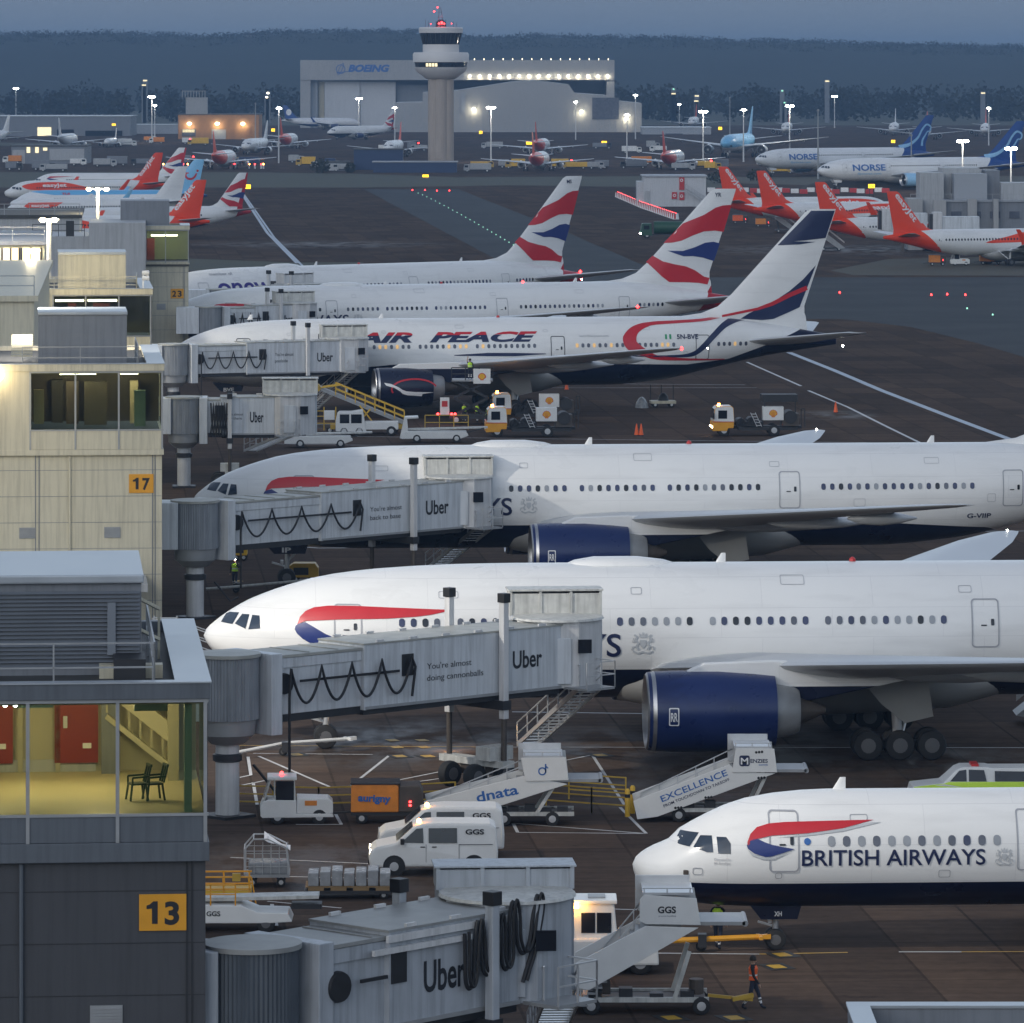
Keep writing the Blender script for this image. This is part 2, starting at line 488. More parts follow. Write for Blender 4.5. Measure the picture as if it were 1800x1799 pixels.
# ---------------------------------------------------------------- ground, markings
def ground_mat():
    m = bpy.data.materials.new('apron_surface'); m.use_nodes = True
    n = m.node_tree; L = n.links
    b = n.nodes['Principled BSDF']
    tc = n.nodes.new('ShaderNodeTexCoord')
    def noise(sc, det=8, sx=1., sy=1., rough=.6):
        mp = n.nodes.new('ShaderNodeMapping'); mp.inputs['Scale'].default_value = (sx, sy, 1)
        L.new(tc.outputs['Object'], mp.inputs[0])
        z = n.nodes.new('ShaderNodeTexNoise'); z.inputs['Scale'].default_value = sc; z.inputs['Detail'].default_value = det
        z.inputs['Roughness'].default_value = rough
        L.new(mp.outputs[0], z.inputs['Vector'])
        return z.outputs[0]
    def ramp(src, *st):
        r = n.nodes.new('ShaderNodeValToRGB')
        e = r.color_ramp.elements
        while len(e) < len(st): e.new(.5)
        for k, (p, c) in enumerate(st): e[k].position = p; e[k].color = (*c, 1)
        L.new(src, r.inputs[0]); return r.outputs[0]
    def mix(a, bb, fac, mode='MULTIPLY'):
        x = n.nodes.new('ShaderNodeMix'); x.data_type = 'RGBA'; x.blend_type = mode
        if isinstance(fac, float): x.inputs[0].default_value = fac
        else: L.new(fac, x.inputs[0])
        L.new(a, x.inputs[6]); L.new(bb, x.inputs[7]); return x.outputs[2]
    big = ramp(noise(.02, 6, 1, .5), (.3, (.088, .063, .048)), (.52, (.110, .079, .060)), (.72, (.072, .053, .043)))
    mid = ramp(noise(.16, 9, 1, .35), (.32, (.78, .78, .8)), (.5, (1, 1, 1)), (.7, (1.1, 1.08, 1.06)))
    fine = ramp(noise(1.6, 8), (.3, (.78, .78, .78)), (.65, (1.12, 1.12, 1.12)))
    c = mix(big, mid, .8); c = mix(c, fine, .8)
    br = n.nodes.new('ShaderNodeTexBrick')
    br.offset = 0; br.inputs['Scale'].default_value = 1
    br.inputs['Brick Width'].default_value = 3.6; br.inputs['Row Height'].default_value = 8
    br.inputs['Mortar Size'].default_value = .06; br.inputs['Bias'].default_value = .2
    br.inputs['Color1'].default_value = (1.2, 1.14, 1.08, 1); br.inputs['Color2'].default_value = (.7, .71, .75, 1); br.inputs['Mortar'].default_value = (.5, .5, .5, 1)
    mp = n.nodes.new('ShaderNodeMapping'); mp.inputs['Rotation'].default_value = (0, 0, radians(-4.5))
    L.new(tc.outputs['Object'], mp.inputs[0]); L.new(mp.outputs[0], br.inputs['Vector'])
    c = mix(c, br.outputs[0], .9)
    st = ramp(noise(.9, 6, .07, 1.3), (.42, (1, 1, 1)), (.66, (.62, .62, .64)))      # tyre and drip marks
    c = mix(c, st, .8)
    sp_ = ramp(noise(.55, 3, 1, 1), (.66, (1, 1, 1)), (.74, (.5, .5, .5)))
    c = mix(c, sp_, .7)
    pass
    rr = n.nodes.new('ShaderNodeMapRange'); rr.inputs[1].default_value = .38; rr.inputs[2].default_value = .6
    rr.inputs[3].default_value = .5; rr.inputs[4].default_value = .75
    L.new(noise(.09, 9, 1, .45), rr.inputs[0])
    wet = None                                       # rain water lying in shallow dips of the apron
    for px, py, ra, rb in ((700, 1308, 6.5, 9), (1200, 1345, 9, 14), (1600, 1350, 8, 7), (570, 1520, 6, 8), (1540, 440, 30, 26), (1465, 730, 4, 6), (560, 430, 20, 18)):
        x, y = G(px, py)
        mp2 = n.nodes.new('ShaderNodeMapping'); mp2.vector_type = 'POINT'
        mp2.inputs['Location'].default_value = (-x / ra, -y / rb, 0); mp2.inputs['Scale'].default_value = (1 / ra, 1 / rb, 0)
        L.new(tc.outputs['Object'], mp2.inputs[0])
        ln = n.nodes.new('ShaderNodeVectorMath'); ln.operation = 'LENGTH'; L.new(mp2.outputs[0], ln.inputs[0])
        r2 = n.nodes.new('ShaderNodeMapRange'); r2.inputs[1].default_value = 1.3; r2.inputs[2].default_value = .2; L.new(ln.outputs[1], r2.inputs[0])
        if wet is None: wet = r2.outputs[0]
        else:
            ad = n.nodes.new('ShaderNodeMath'); ad.operation = 'MAXIMUM'; L.new(wet, ad.inputs[0]); L.new(r2.outputs[0], ad.inputs[1]); wet = ad.outputs[0]
    nz = n.nodes.new('ShaderNodeMapRange'); nz.inputs[1].default_value = .42; nz.inputs[2].default_value = .6; L.new(noise(.35, 7, 1, .5), nz.inputs[0])
    wm = n.nodes.new('ShaderNodeMath'); wm.operation = 'MULTIPLY'; L.new(wet, wm.inputs[0]); L.new(nz.outputs[0], wm.inputs[1])
    ro = n.nodes.new('ShaderNodeMix'); L.new(wm.outputs[0], ro.inputs[0]); L.new(rr.outputs[0], ro.inputs[2]); ro.inputs[3].default_value = .33
    pass
    sl = n.nodes.new('ShaderNodeMapRange'); sl.inputs[3].default_value = .035; sl.inputs[4].default_value = .13; L.new(wm.outputs[0], sl.inputs[0])
    dk = n.nodes.new('ShaderNodeMapRange'); dk.inputs[3].default_value = 1; dk.inputs[4].default_value = .5; L.new(wm.outputs[0], dk.inputs[0])
    hs = n.nodes.new('ShaderNodeHueSaturation'); L.new(dk.outputs[0], hs.inputs['Value']); L.new(c, hs.inputs['Color'])
    bp = n.nodes.new('ShaderNodeBump'); bp.inputs['Strength'].default_value = .25; bp.inputs['Distance'].default_value = .02
    L.new(noise(3, 6), bp.inputs['Height'])
    
    df = n.nodes.new('ShaderNodeBsdfDiffuse'); gl = n.nodes.new('ShaderNodeBsdfGlossy'); ms = n.nodes.new('ShaderNodeMixShader')
    L.new(hs.outputs[0], df.inputs[0]); L.new(bp.outputs[0], df.inputs['Normal']); L.new(ro.outputs[0], gl.inputs['Roughness']); L.new(bp.outputs[0], gl.inputs['Normal'])
    gf = n.nodes.new('ShaderNodeMapRange'); gf.inputs[3].default_value = .022; gf.inputs[4].default_value = .24
    L.new(wm.outputs[0], gf.inputs[0]); L.new(gf.outputs[0], ms.inputs[0]); L.new(df.outputs[0], ms.inputs[1]); L.new(gl.outputs[0], ms.inputs[2])
    L.new(ms.outputs[0], n.nodes['Material Output'].inputs[0])
    n.nodes.remove(b)
    M['apron_surface'] = m
ground_mat()
mat('taxi_asphalt', (.016, .017, .021), .65, var=.22, scale=.08, rvar=.1, bump=.1, spec=.06)
mat('wet_patch', (.03, .029, .031), .16, var=.3, scale=.3, rvar=.1)
mat('grass', (.045, .045, .02), .9, var=.35, scale=.06)
mat('grass_brown', (.06, .05, .026), .9, var=.35, scale=.06)
mat('concrete_strip', (.11, .10, .092), .6, var=.2, scale=.1)
def sheet(name, m, pts, z):
    mb = MB()
    sh = shape2([pts])
    mb.add([(x, y, z) for x, y in sh[0]], sh[1])
    return struct(mb.build(name, m))
g = MB().add([(-4000, -300, 0), (4000, -300, 0), (4000, 9500, 0), (-4000, 9500, 0)], [(0, 1, 2, 3)])
struct(g.build('ground', 'apron_surface'))
def gp(*px): return [G(x, y) for x, y in px]
sheet('taxiway', 'taxi_asphalt', gp((640, 333), (806, 333), (995, 408), (1120, 462), (1190, 488), (1500, 488), (2600, 487), (2600, 820), (1800, 628), (1720, 604), (1600, 575), (1480, 561), (1150, 562), (870, 455)), .004)
sheet('grass', 'grass', gp((-300, 303), (420, 303), (640, 306), (805, 312), (1270, 309), (1330, 314), (1270, 331), (900, 326), (640, 330), (-300, 330)), .004)
sheet('grass', 'grass_brown', gp((1560, 456), (1800, 450), (2400, 440), (2400, 487), (1800, 485), (1500, 484), (1460, 476)), .008)
sheet('grass', 'grass', gp((330, 455), (520, 462), (640, 461), (620, 473), (330, 476)), .008)
sheet('grass', 'grass', gp((-300, 249), (160, 252), (160, 258), (-300, 256)), .004)
sheet('grass', 'grass_brown', gp((1255, 312), (2300, 308), (2300, 322), (1420, 326), (1270, 322)), .008)
sheet('grass', 'grass', [(-3900, 2750), (3900, 2750), (3900, 9000), (-3900, 9000)], .004)
def line(pts, wd, m='line_white', z=.012, name='painted_line'):
    mb = MB()
    q = [Vector((*G(*p), 0)) for p in pts]
    for a, b in zip(q, q[1:]):
        n = Vector((-(b - a).y, (b - a).x, 0)).normalized() * wd / 2
        mb.add([a - n + Vector((0, 0, z)), b - n + Vector((0, 0, z)), b + n + Vector((0, 0, z)), a + n + Vector((0, 0, z))], [(0, 1, 2, 3)])
    return struct(mb.build(name, m))
line([(1387, 620), (1470, 653), (1550, 687), (1680, 737), (1800, 782)], .7, 'line_blue')
line([(1313, 637), (1408, 679)], .3); line([(1421, 687), (1490, 716), (1560, 751), (1640, 790)], .3)
line([(418, 330), (432, 352), (470, 410), (522, 463)], .55, 'line_blue'); line([(424, 335), (440, 358), (482, 418), (534, 470)], .4, 'line_blue')
line([(925, 674), (1310, 677)], .25); line([(940, 682), (1330, 682)], .2)
line([(480, 766), (1800, 782)], .2); line([(440, 780), (1800, 802)], .2)
line([(440, 955), (560, 964), (900, 962)], .25); line([(1350, 938), (1800, 934)], .2)
line([(900, 1252), (1130, 1255)], .2); line([(405, 1311), (890, 1314)], .15, 'line_yellow')
line([(890, 1314), (1800, 1315)], .15)
for a, b in (((445, 1325), (655, 1327)), ((436, 1331), (441, 1363)), ((441, 1363), (405, 1371)), ((445, 1376), (452, 1415)), ((405, 1385), (470, 1372)), ((455, 1330), (582, 1385)), ((685, 1328), (618, 1381)),
             ((670, 1378), (800, 1352)), ((690, 1381), (810, 1364)), ((1040, 1326), (1098, 1416)), ((990, 1338), (1040, 1328)), ((902, 1448), (1136, 1466)), ((902, 1448), (910, 1464)), ((1090, 1420), (1136, 1466)), ((910, 1464), (1136, 1466)),
             ((590, 1432), (600, 1450)), ((520, 1450), (602, 1450)), ((405, 1508), (650, 1519)), ((440, 1540), (650, 1545)), ((470, 1585), (600, 1597)), ((478, 1590), (486, 1628)), ((1480, 1462), (1800, 1466))):
    line([a, b], .14)
line([(1130, 1676), (1335, 1678)], .15); line([(1335, 1678), (1490, 1675)], .16, 'line_yellow'); line([(1580, 1674), (1690, 1674)], .17); line([(1690, 1674), (1900, 1673)], .13, 'line_yellow')
line([(980, 1596), (1120, 1600)], .14); line([(980, 1650), (1110, 1650)], .14)
pads = [(520, 1327), (703, 1330), (752, 1330), (1365, 1700), (1180, 1790), (1290, 1790), (655, 1780), (790, 1788), (1055, 1328), (690, 1302), (742, 1302), (697, 1314), (745, 1314), (1375, 1679), (500, 1022), (418, 1022)]
for i, (px, py) in enumerate(pads):
    x, y = G(px, py)
    o = MB().box(x, y, .012, .95, 1.3, .004, .35).build('painted_marker', 'pad_black') if py > 1325 or py > 1700 else None
    if o: struct(o)
    struct(MB().box(x, y, .017, .5, .75, .003, .35).build('painted_marker', 'line_yellow' if py not in (1302, 1314) else 'line_yellow'))
# taxiway lights set into the pavement
def runway_light(px, py, m, label, group, s=1.):
    x, y = G(px, py)
    t = thing('taxiway_light', label, 'ground light', (x, y, 0), 0, group)
    MB().lathe([(0, .22 * s), (.06, .2 * s), (.1, .12 * s)], ax='z', n=8).build('housing', 'dark_metal', t)
    MB().lathe([(.1, .13 * s), (.2, .13 * s), (.26 * s + .1, .07 * s)], ax='z', n=8).build('lens', m, t)
for k in range(24):
    t = k / 23
    px = 735 + (910 - 735) * t; py = 341 + (437 - 341) * (t ** 1.1)
    runway_light(px, py, 'lamp_green', 'small green light on the dark taxiway in the row running to the white tail', 'green taxiway centreline lights', .6)
for px, py in ((725, 336), (747, 336), (768, 337), (790, 337)):
    runway_light(px, py, 'lamp_red', 'small red stop light across the far end of the dark taxiway', 'red stop bar lights', 1.1)
for px, py in ((1637, 521), (1665, 520), (1697, 521), (1476, 517)):
    runway_light(px, py, 'lamp_red', 'small red light on dark taxiway beyond the tall navy tipped tail', 'red lights beyond the tails', .9)
for px, py in ((1745, 556), (1700, 545)):
    runway_light(px, py, 'lamp_green', 'small green light on dark taxiway beyond the tall navy tipped tail', 'green lights beyond the tails', .8)
# ---------------------------------------------------------------- hills, woodland, haze
def lerp(tab, x):
    for (a, b), (c, d) in zip(tab, tab[1:]):
        if x <= c: return b + (d - b) * max(0, (x - a)) / (c - a)
    return tab[-1][1]
crest = [(-3000, 40), (-600, 60), (-490, 64), (-370, 65), (-300, 62), (-220, 66.5), (-100, 67), (-30, 60), (20, 62.5), (160, 60), (330, 55.5), (490, 51.7), (900, 56), (3000, 45)]
from mathutils import noise as mn
def hz(x, y):
    t = max(0, min(1, (y - 3500) / 1700)); t = t * t * (3 - 2 * t)
    return (lerp(crest, x) - 6) * t * (1 + .16 * mn.noise(Vector((x / 300, y / 420, 3))) * (1 - t)) + 1.2 * mn.noise(Vector((x / 60, y / 90, 1)))
mb = MB()
nx, ny = 150, 40
for j in range(ny + 1):
    for i in range(nx + 1):
        x = -3000 + 6000 * i / nx; y = 3450 + 2500 * j / ny
        mb.v.append((x, y, hz(x, y) - (0 if j else 6)))
for j in range(ny):
    for i in range(nx):
        a = j * (nx + 1) + i
        mb.f.append((a, a + 1, a + nx + 2, a + nx + 1)); mb.m.append(0)
struct(mb.build('hills', 'hill_leaf', smooth=True))
def crown(mb, x, y, z0, r, h, n, q):
    for _ in range(n):
        while True:
            u, v, t = random.uniform(-1, 1), random.uniform(-1, 1), random.uniform(-1, 1)
            if .15 < u * u + v * v + t * t < 1: break
        c = Vector((x + u * r, y + v * r, z0 + h * (t + 1) / 2))
        a = Vector((random.gauss(0, 1), random.gauss(0, 1), random.gauss(0, 1))).normalized()
        b = a.cross(Vector((random.gauss(0, 1), random.gauss(0, 1), random.gauss(0, 1)))).normalized()
        s = q * random.uniform(.6, 1.3)
        mb.add([c - a * s, c + b * s * .7, c + a * s, c - b * s * .7], [(0, 1, 2, 3)])
mb = MB()
for k in range(620):
    x = random.uniform(-620, 620); y = random.uniform(2900, 3450)
    h = random.uniform(13, 21) + 5 * mn.noise(Vector((x / 90, y / 90, 0)))
    crown(mb, x, y, -1, random.uniform(5, 9), h, 60, 1.5)
tag(mb.build('woodland', 'woodland_leaf'), 'dark bare winter wood stretching across behind the hangars', 'woodland', kind='stuff')
mb = MB()
for k in range(1500):
    x = random.uniform(-700, 700); y = random.uniform(4700, 5300) if k % 3 else random.uniform(5080, 5230)
    crown(mb, x, y, hz(x, y) - 2, random.uniform(6, 13), random.uniform(4, 8), 26, .9)
tag(mb.build('hill_woodland', 'hill_leaf'), 'blue grey wooded slope of the far hills under the sky', 'woodland', kind='stuff')
hm = bpy.data.materials.new('haze_air'); hm.use_nodes = True
n = hm.node_tree
n.nodes.remove(n.nodes['Principled BSDF'])
pv = n.nodes.new('ShaderNodeVolumePrincipled')
pv.inputs['Color'].default_value = (.3, .49, .76, 1)
pv.inputs['Density'].default_value = .00014
n.links.new(pv.outputs[0], n.nodes['Material Output'].inputs['Volume'])
M['haze_air'] = hm
hb = MB().b2(-4100, 4100, -320, 9600, -1, 76).build('haze', 'haze_air')
hb['kind'] = 'stuff'
# ---------------------------------------------------------------- control tower
x0, y0 = XD(775, 1610), 1610
t = thing('control_tower', 'tall concrete control tower with flared white cab and red beacons', 'control tower', (x0, y0, 0))
mb = MB()
for a in range(6):
    an = pi / 6 + a * pi / 3
    mb.lathe([(0, 2.1), (29, 2.1)], (2.0 * cos(an), 2.0 * sin(an), 0), 'z', 20)
mb.build('shaft', 'tower_concrete', t, True)
MB().lathe([(26.9, 4.3), (27.6, 5.2), (29.2, 7.4), (30.4, 7.9)], ax='z', n=40).build('bowl', 'tower_white', t, True)
wb = MB().lathe([(30.4, 7.6), (31.9, 7.9)], ax='z', n=40).build('window_band', 'window_dark', t, True)
mb = MB()
for k in range(4): mb.box(-7.0 + k * .9 + 3, -7.05 - .25 * k, 30.6, .7, .2, 1.0, 0)
mb.build('lit_window', 'window_lit', t)
MB().lathe([(31.9, 8.3), (34.2, 8.4), (34.8, 8.0), (34.85, 5.6)], ax='z', n=40).build('gallery', 'tower_white', t, True)
MB().lathe([(34.8, 5.4), (37.2, 5.4)], ax='z', n=32).build('drum', 'tower_white', t, True)
MB().lathe([(37.2, 5.3), (40.6, 6.2)], ax='z', n=24).build('cab_glazing', 'window_dark', t, True)
mb = MB()
for k in range(24):
    a = 2 * pi * k / 24
    mb.bar((5.35 * cos(a), 5.35 * sin(a), 37.2), (6.25 * cos(a), 6.25 * sin(a), 40.6), .16)
mb.build('mullion', 'dark_metal', t)
MB().lathe([(40.6, 6.5), (41.9, 6.6), (42.3, 6.3), (42.4, 2)], ax='z', n=40).build('roof', 'tower_white', t, True)
mb = MB()
for k in range(10):
    a = k * .63
    mb.bar((4.6 * cos(a), 4.6 * sin(a), 42.3), (4.6 * cos(a), 4.6 * sin(a), 43.6 + (k % 3) * .5), .1)
mb.lathe([(42.4, 1.6), (43.8, 1.5), (44.6, .7)], ax='z', n=12)
for dx in (-.7, .7): mb.bar((dx, 0, 43.8), (dx * .3 - .3, 0, 48.2), .12)
mb.bar((-1, 0, 45.3), (.7, 0, 45.3), .1); mb.bar((-.9, 0, 46.8), (.4, 0, 46.8), .1)
mb.build('antenna', 'dark_metal', t)
for dx, dz, r in ((.3, 43.6, .42), (-.5, 43.4, .32), (1.0, 43.3, .25), (-2.0, 47, .28), (-1.0, 48.2, .25), (-3, 43.3, .15), (3.2, 43.4, .15)):
    MB().lathe([(-r, r * .3), (0, r), (r, r * .3)], (dx, -1.7 if dz < 45 else 0, dz), 'z', 8).build('beacon', 'lamp_red', t, True)
bulb(x0, y0 - 3, 44.6, 400, (1, .05, .05))
# ---------------------------------------------------------------- hangars
d = 2650; s = F / d
def hx(px): return XD(px, d)
def hzz(py): return ZD(py, d)
ox = hx(804)
t = thing('aircraft_hangar', 'huge pale hangar with wide sign fascia and a row of wall lamps', 'hangar', (ox, d, 0))
L0 = lambda px: hx(px) - ox
fz0, fz1 = hzz(141), hzz(106)
MB().b2(L0(528), L0(1080), -2, 3, fz0, fz1).build('fascia', 'hangar_wall', t)
MB().b2(L0(528), L0(546), -1.4, 60, 0, fz0).build('side_wall', 'hangar_wall', t)
MB().b2(L0(1066), L0(1080), -1.4, 60, 0, fz0).build('side_wall', 'hangar_wall', t)
MB().b2(L0(530), L0(1078), 3, 70, fz1 - 1.2, fz1 - .2).build('roof', 'hangar_grey', t)
MB().b2(L0(546), L0(1066), 60, 62, 0, fz1 - 1.2).build('rear_wall', 'clad_dark', t)
MB().b2(L0(546), L0(558), 3, 4, 0, fz0).build('pillar', 'hangar_grey', t)
for k, (a, b, dy) in enumerate(((559, 569, 6), (570, 632, 3), (632.6, 695, 4.2))):
    MB().b2(L0(a), L0(b), dy, dy + 1, 0, hzz(144)).build('hangar_door', 'hangar_door' if k else 'clad_cream', t)
MB().b2(L0(696), L0(750), 8, 9, 0, hzz(150)).build('hangar_door', 'clad_dark', t)
mb = MB()
put_flat(mb, text2('BOEING', (685 - 612) / s, (128 - 115) / s * .92, bold=.05, shear=.25), (L0(612), -2.05, hzz(126)), (1, 0, 0), (0, 0, 1), .05)
mb.build('lettering', 'blue_letter', t)
mb = MB()
cxx, czz = L0(599), hzz(122)
put_flat(mb, ring2(disc2(0, 0, 2.3, 28), disc2(0, 0, 1.95, 28)), (cxx, -2.05, czz), (1, 0, 0), (0, 0, 1), .05)
put_flat(mb, ring2([(x + 1.2 * z * .35, z) for x, z in disc2(0, 0, .9, 28, 3.0)], [(x + 1.2 * z * .35, z) for x, z in disc2(0, 0, .6, 28, 2.7)]), (cxx, -2.05, czz), (1, 0, 0), (0, 0, 1), .06)
put_flat(mb, shape2([[(-1.9, -2.0), (3.6, -1.2), (3.6, -.95), (-1.9, -1.6)]]), (cxx, -2.05, czz), (1, 0, 0), (0, 0, 1), .07)
mb.build('emblem', 'blue_letter', t)
for k in range(15):
    px = 826 + k * 17.3
    MB().lathe([(-.55, .2), (0, .55), (.4, .3)], (L0(px), -2.5, hzz(133.5)), 'z', 8).build('wall_lamp', 'lamp_soft', t, True)
    bulb(hx(px), d - 3.0, hzz(136), 190, (1, .88, .6))
for k in range(15):
    px = 834 + k * 16.8
    MB().lathe([(0, .1), (.5, .2), (.8, .1)], (L0(px), -1, fz1), 'z', 6).build('roof_lamp', 'lamp_dim', t, True)
d = 2480; s = F / d
ox = XD(910, d)
t = thing('maintenance_hangar', 'plain grey metal hangar with low gabled roof behind the tower', 'hangar', (ox, d, 0))
prof = [(695, 252), (695, 181), (743, 180), (743, 163), (805, 159), (900, 144), (936, 141), (1000, 149), (1010, 164), (1066, 168), (1068, 176), (1128, 182), (1128, 252)]
MB().prism([(XD(a, d) - ox, max(0, ZD(b, d))) for a, b in prof], 0, 55).build('wall', 'hangar_wall', t)
MB().b2(XD(1041, d) - ox, XD(1088, d) - ox, -.4, .02, ZD(210, d), ZD(172, d)).build('window', 'window_grey', t)
MB().b2(XD(811, d) - ox, XD(818, d) - ox, -.4, .02, ZD(200, d), ZD(164, d)).build('window', 'hangar_grey', t)
mb = MB()
for k in range(40):
    mb.b2(XD(700 + k * 10.6, d) - ox, XD(700.8 + k * 10.6, d) - ox, -.15, .01, 0, ZD(190, d))
mb.build('cladding_rib', 'hangar_grey', t)
for px, py in ((833, 192), (1022, 196), (1101, 208)):
    MB().lathe([(-.6, .3), (0, .8), (.5, .4)], (XD(px, d) - ox, -1, ZD(py, d)), 'z', 8).build('wall_lamp', 'lamp_soft', t, True)
    bulb(XD(px, d), d - 2.2, ZD(py + 3, d), 480, (1, .88, .6))
# ---------------------------------------------------------------- low far buildings
def block(name, label, cat, px0, px1, ytop, d, dep, m, roof='roof_dark', feats=()):
    s = F / d
    ox = XD((px0 + px1) / 2, d)
    t = thing(name, label, cat, (ox, d, 0))
    zt = ZD(ytop, d)
    wd = (px1 - px0) / s
    MB().b2(-wd / 2, wd / 2, 0, dep, 0, zt - .3).build('wall', m, t)
    MB().b2(-wd / 2 - .3, wd / 2 + .3, -.3, dep + .3, zt - .3, zt).build('roof', roof, t)
    for f in feats:
        k, a, b, c, e, mm = f
        MB().b2(XD(a, d) - ox, XD(b, d) - ox, -.25, .02, max(.02, ZD(e, d)), ZD(c, d)).build(k, mm, t)
    return t, ox
t, ox = block('fire_station', 'long brown brick building with three bright wall lamps', 'building', 313, 455, 201, 2250, 30, 'brick', feats=(('roller_door', 372, 397, 228, 250, 'hangar_grey'), ('roller_door', 411, 440, 226, 250, 'brick'), ('window', 320, 344, 227, 240, 'window_grey'), ('lit_window', 321, 342, 228, 233, 'window_lit')))
for px in (333, 382, 427):
    MB().lathe([(-.6, .3), (0, .95), (.5, .4)], (XD(px, 2250) - ox, -.9, ZD(217.5, 2250)), 'z', 8).build('wall_lamp', 'lamp_soft', t, True)
    bulb(XD(px, 2250), 2248, ZD(220, 2250), 450, (1, .8, .45))
MB().b2(XD(325, 2250) - ox, XD(362, 2250) - ox, 6, 14, ZD(201, 2250), ZD(172, 2250)).build('roof_tower', 'hangar_wall', t)
mb = MB()
for k in range(9): mb.box(XD(319 + k * 5, 2250) - ox, 5.5, ZD(172, 2250), .25, .25, 2.6)
mb.b2(XD(318, 2250) - ox, XD(360, 2250) - ox, 5.2, 5.5, ZD(161, 2250), ZD(160, 2250))
mb.build('roof_frame', 'grey_metal', t)
block('freight_shed', 'long low grey shed with lit doorway at far left', 'building', -60, 229, 204, 2350, 40, 'clad_dark', 'roof_sheet', (('lit_doorway', 66, 90, 224, 240, 'window_lit'), ('door', 100, 130, 228, 244, 'window_dark'), ('door', 150, 215, 230, 246, 'window_dark')))
block('flat_office', 'small dark brick block with three lit windows at far left', 'building', 20, 152, 256, 1700, 20, 'clad_dark', 'roof_dark', (('wall_panel', 22, 44, 264, 288, 'clad_grey'), ('lit_window', 47, 53, 259, 269, 'window_lit'), ('lit_window', 62, 68, 259, 269, 'window_lit'), ('lit_window', 76, 83, 260, 265, 'window_lit'), ('wall_panel', 87, 148, 262, 282, 'clad_grey')))
block('low_shed', 'low pale shed beyond the brown brick building', 'building', 228, 312, 219, 2420, 20, 'hangar_grey', 'roof_sheet', (('lit_window', 225, 229, 228, 237, 'window_lit'),))
block('site_store', 'dark blue container block beside foot of control tower', 'building', 622, 708, 262, 1600, 12, 'dark_blue')
block('site_cabin', 'long dark blue cabin with flat roof in front of control tower', 'building', 656, 803, 284, 1560, 8, 'dark_blue', 'hangar_grey')
block('tank_store', 'small grey store with tanks left of the blue container block', 'building', 572, 612, 284, 1590, 9, 'clad_dark', 'roof_dark', (('door', 578, 590, 288, 303, 'clad_grey'),))
block('stand_building', 'low tan building with flat roof right of the gabled hangar', 'building', 1129, 1250, 224, 2400, 30, 'hangar_grey', 'roof_sheet', (('window', 1170, 1200, 235, 245, 'window_grey'),))
block('fence_block', 'long grey wall below the gabled hangar', 'wall', 800, 1060, 250, 2300, 2, 'clad_dark')
t, ox = block('crew_building', 'white block with red sign panels at end of lit barrier row', 'building', 1131, 1241, 309, 1190, 16, 'hangar_door', 'hangar_grey', (('door', 1133, 1142, 336, 362, 'clad_grey'), ('sign_panel', 1194, 1203, 312, 334, 'red_paint'), ('sign_panel', 1181, 1190, 338, 350, 'red_paint'), ('sign_panel', 1194, 1203, 338, 352, 'red_paint')))
MB().b2(XD(1120, 1190) - ox, XD(1131, 1190) - ox, 1, 12, 0, ZD(320, 1190)).build('annex', 'hangar_door', t)
mb = MB()
for px, py in ((1198, 317), (1185.5, 344), (1198, 345)):
    put_flat(mb, ring2(disc2(0, 0, .35, 14), disc2(0, 0, .2, 14)), (XD(px, 1190) - ox, -.27, ZD(py, 1190)), (1, 0, 0), (0, 0, 1), .03)
mb.build('sign_symbol', 'letter_white', t)
mb = MB()
a = Vector((XD(1205, 1190) - ox, -1.2, ZD(332, 1190))); b = Vector((XD(1240, 1190) - ox, -1.2, ZD(355, 1190)))
mb.bar(a, b, .25); mb.bar(a + Vector((0, -1, 0)), b + Vector((0, -1, 0)), .25)
for k in range(8):
    p = a.lerp(b, k / 7); mb.box(p.x, p.y - .5, p.z - .1, .3, 1, .08); mb.bar(p, p + Vector((0, 0, 1)), .06)
mb.bar(a + Vector((0, 0, 1)), b + Vector((0, 0, 1)), .07)
mb.build('staircase', 'grey_metal', t)
# right hand pier blocks
t, ox = block('pier_building', 'stepped grey pier building behind the orange tailed jets', 'building', 1663, 2000, 352, 905, 14, 'clad_dark', 'hangar_grey', tuple(('window', 1672 + k * 34, 1690 + k * 34, 372, 384, 'window_grey') for k in range(8)))
s = F / 905
for a, b, yt, yb, dy, m in ((1622, 1664, 304, 372, 6, 'clad_grey'), (1664, 1730, 296, 340, 9, 'clad_grey'), (1680, 1738, 306, 352, 3, 'hangar_grey'), (1738, 1762, 300, 352, 5, 'clad_dark'), (1762, 2000, 322, 352, 2, 'clad_grey'), (1600, 1625, 350, 376, 4, 'hangar_wall')):
    MB().b2(XD(a, 905) - ox, XD(b, 905) - ox, dy, dy + 9, .1, ZD(yt, 905 + dy)).build('roof_block', m, t)
for a, b, c, e in ((1640, 1662, 352, 380), (1700, 1716, 350, 372), (1745, 1754, 350, 372)):
    MB().b2(XD(a, 905) - ox, XD(b, 905) - ox, -1.5, -.1, .1, ZD(c, 905)).build('stair_tower', 'hangar_wall', t)
mb = MB()
for k in range(12): mb.bar((XD(1600 + k * 18, 905) - ox, -.6, ZD(352, 905)), (XD(1600 + k * 18, 905) - ox, -.6, ZD(352, 905) + 1), .08)
mb.bar((XD(1600, 905) - ox, -.6, ZD(352, 905) + 1), (XD(1800, 905) - ox, -.6, ZD(352, 905) + 1), .08)
mb.build('roof_railing', 'grey_metal', t)
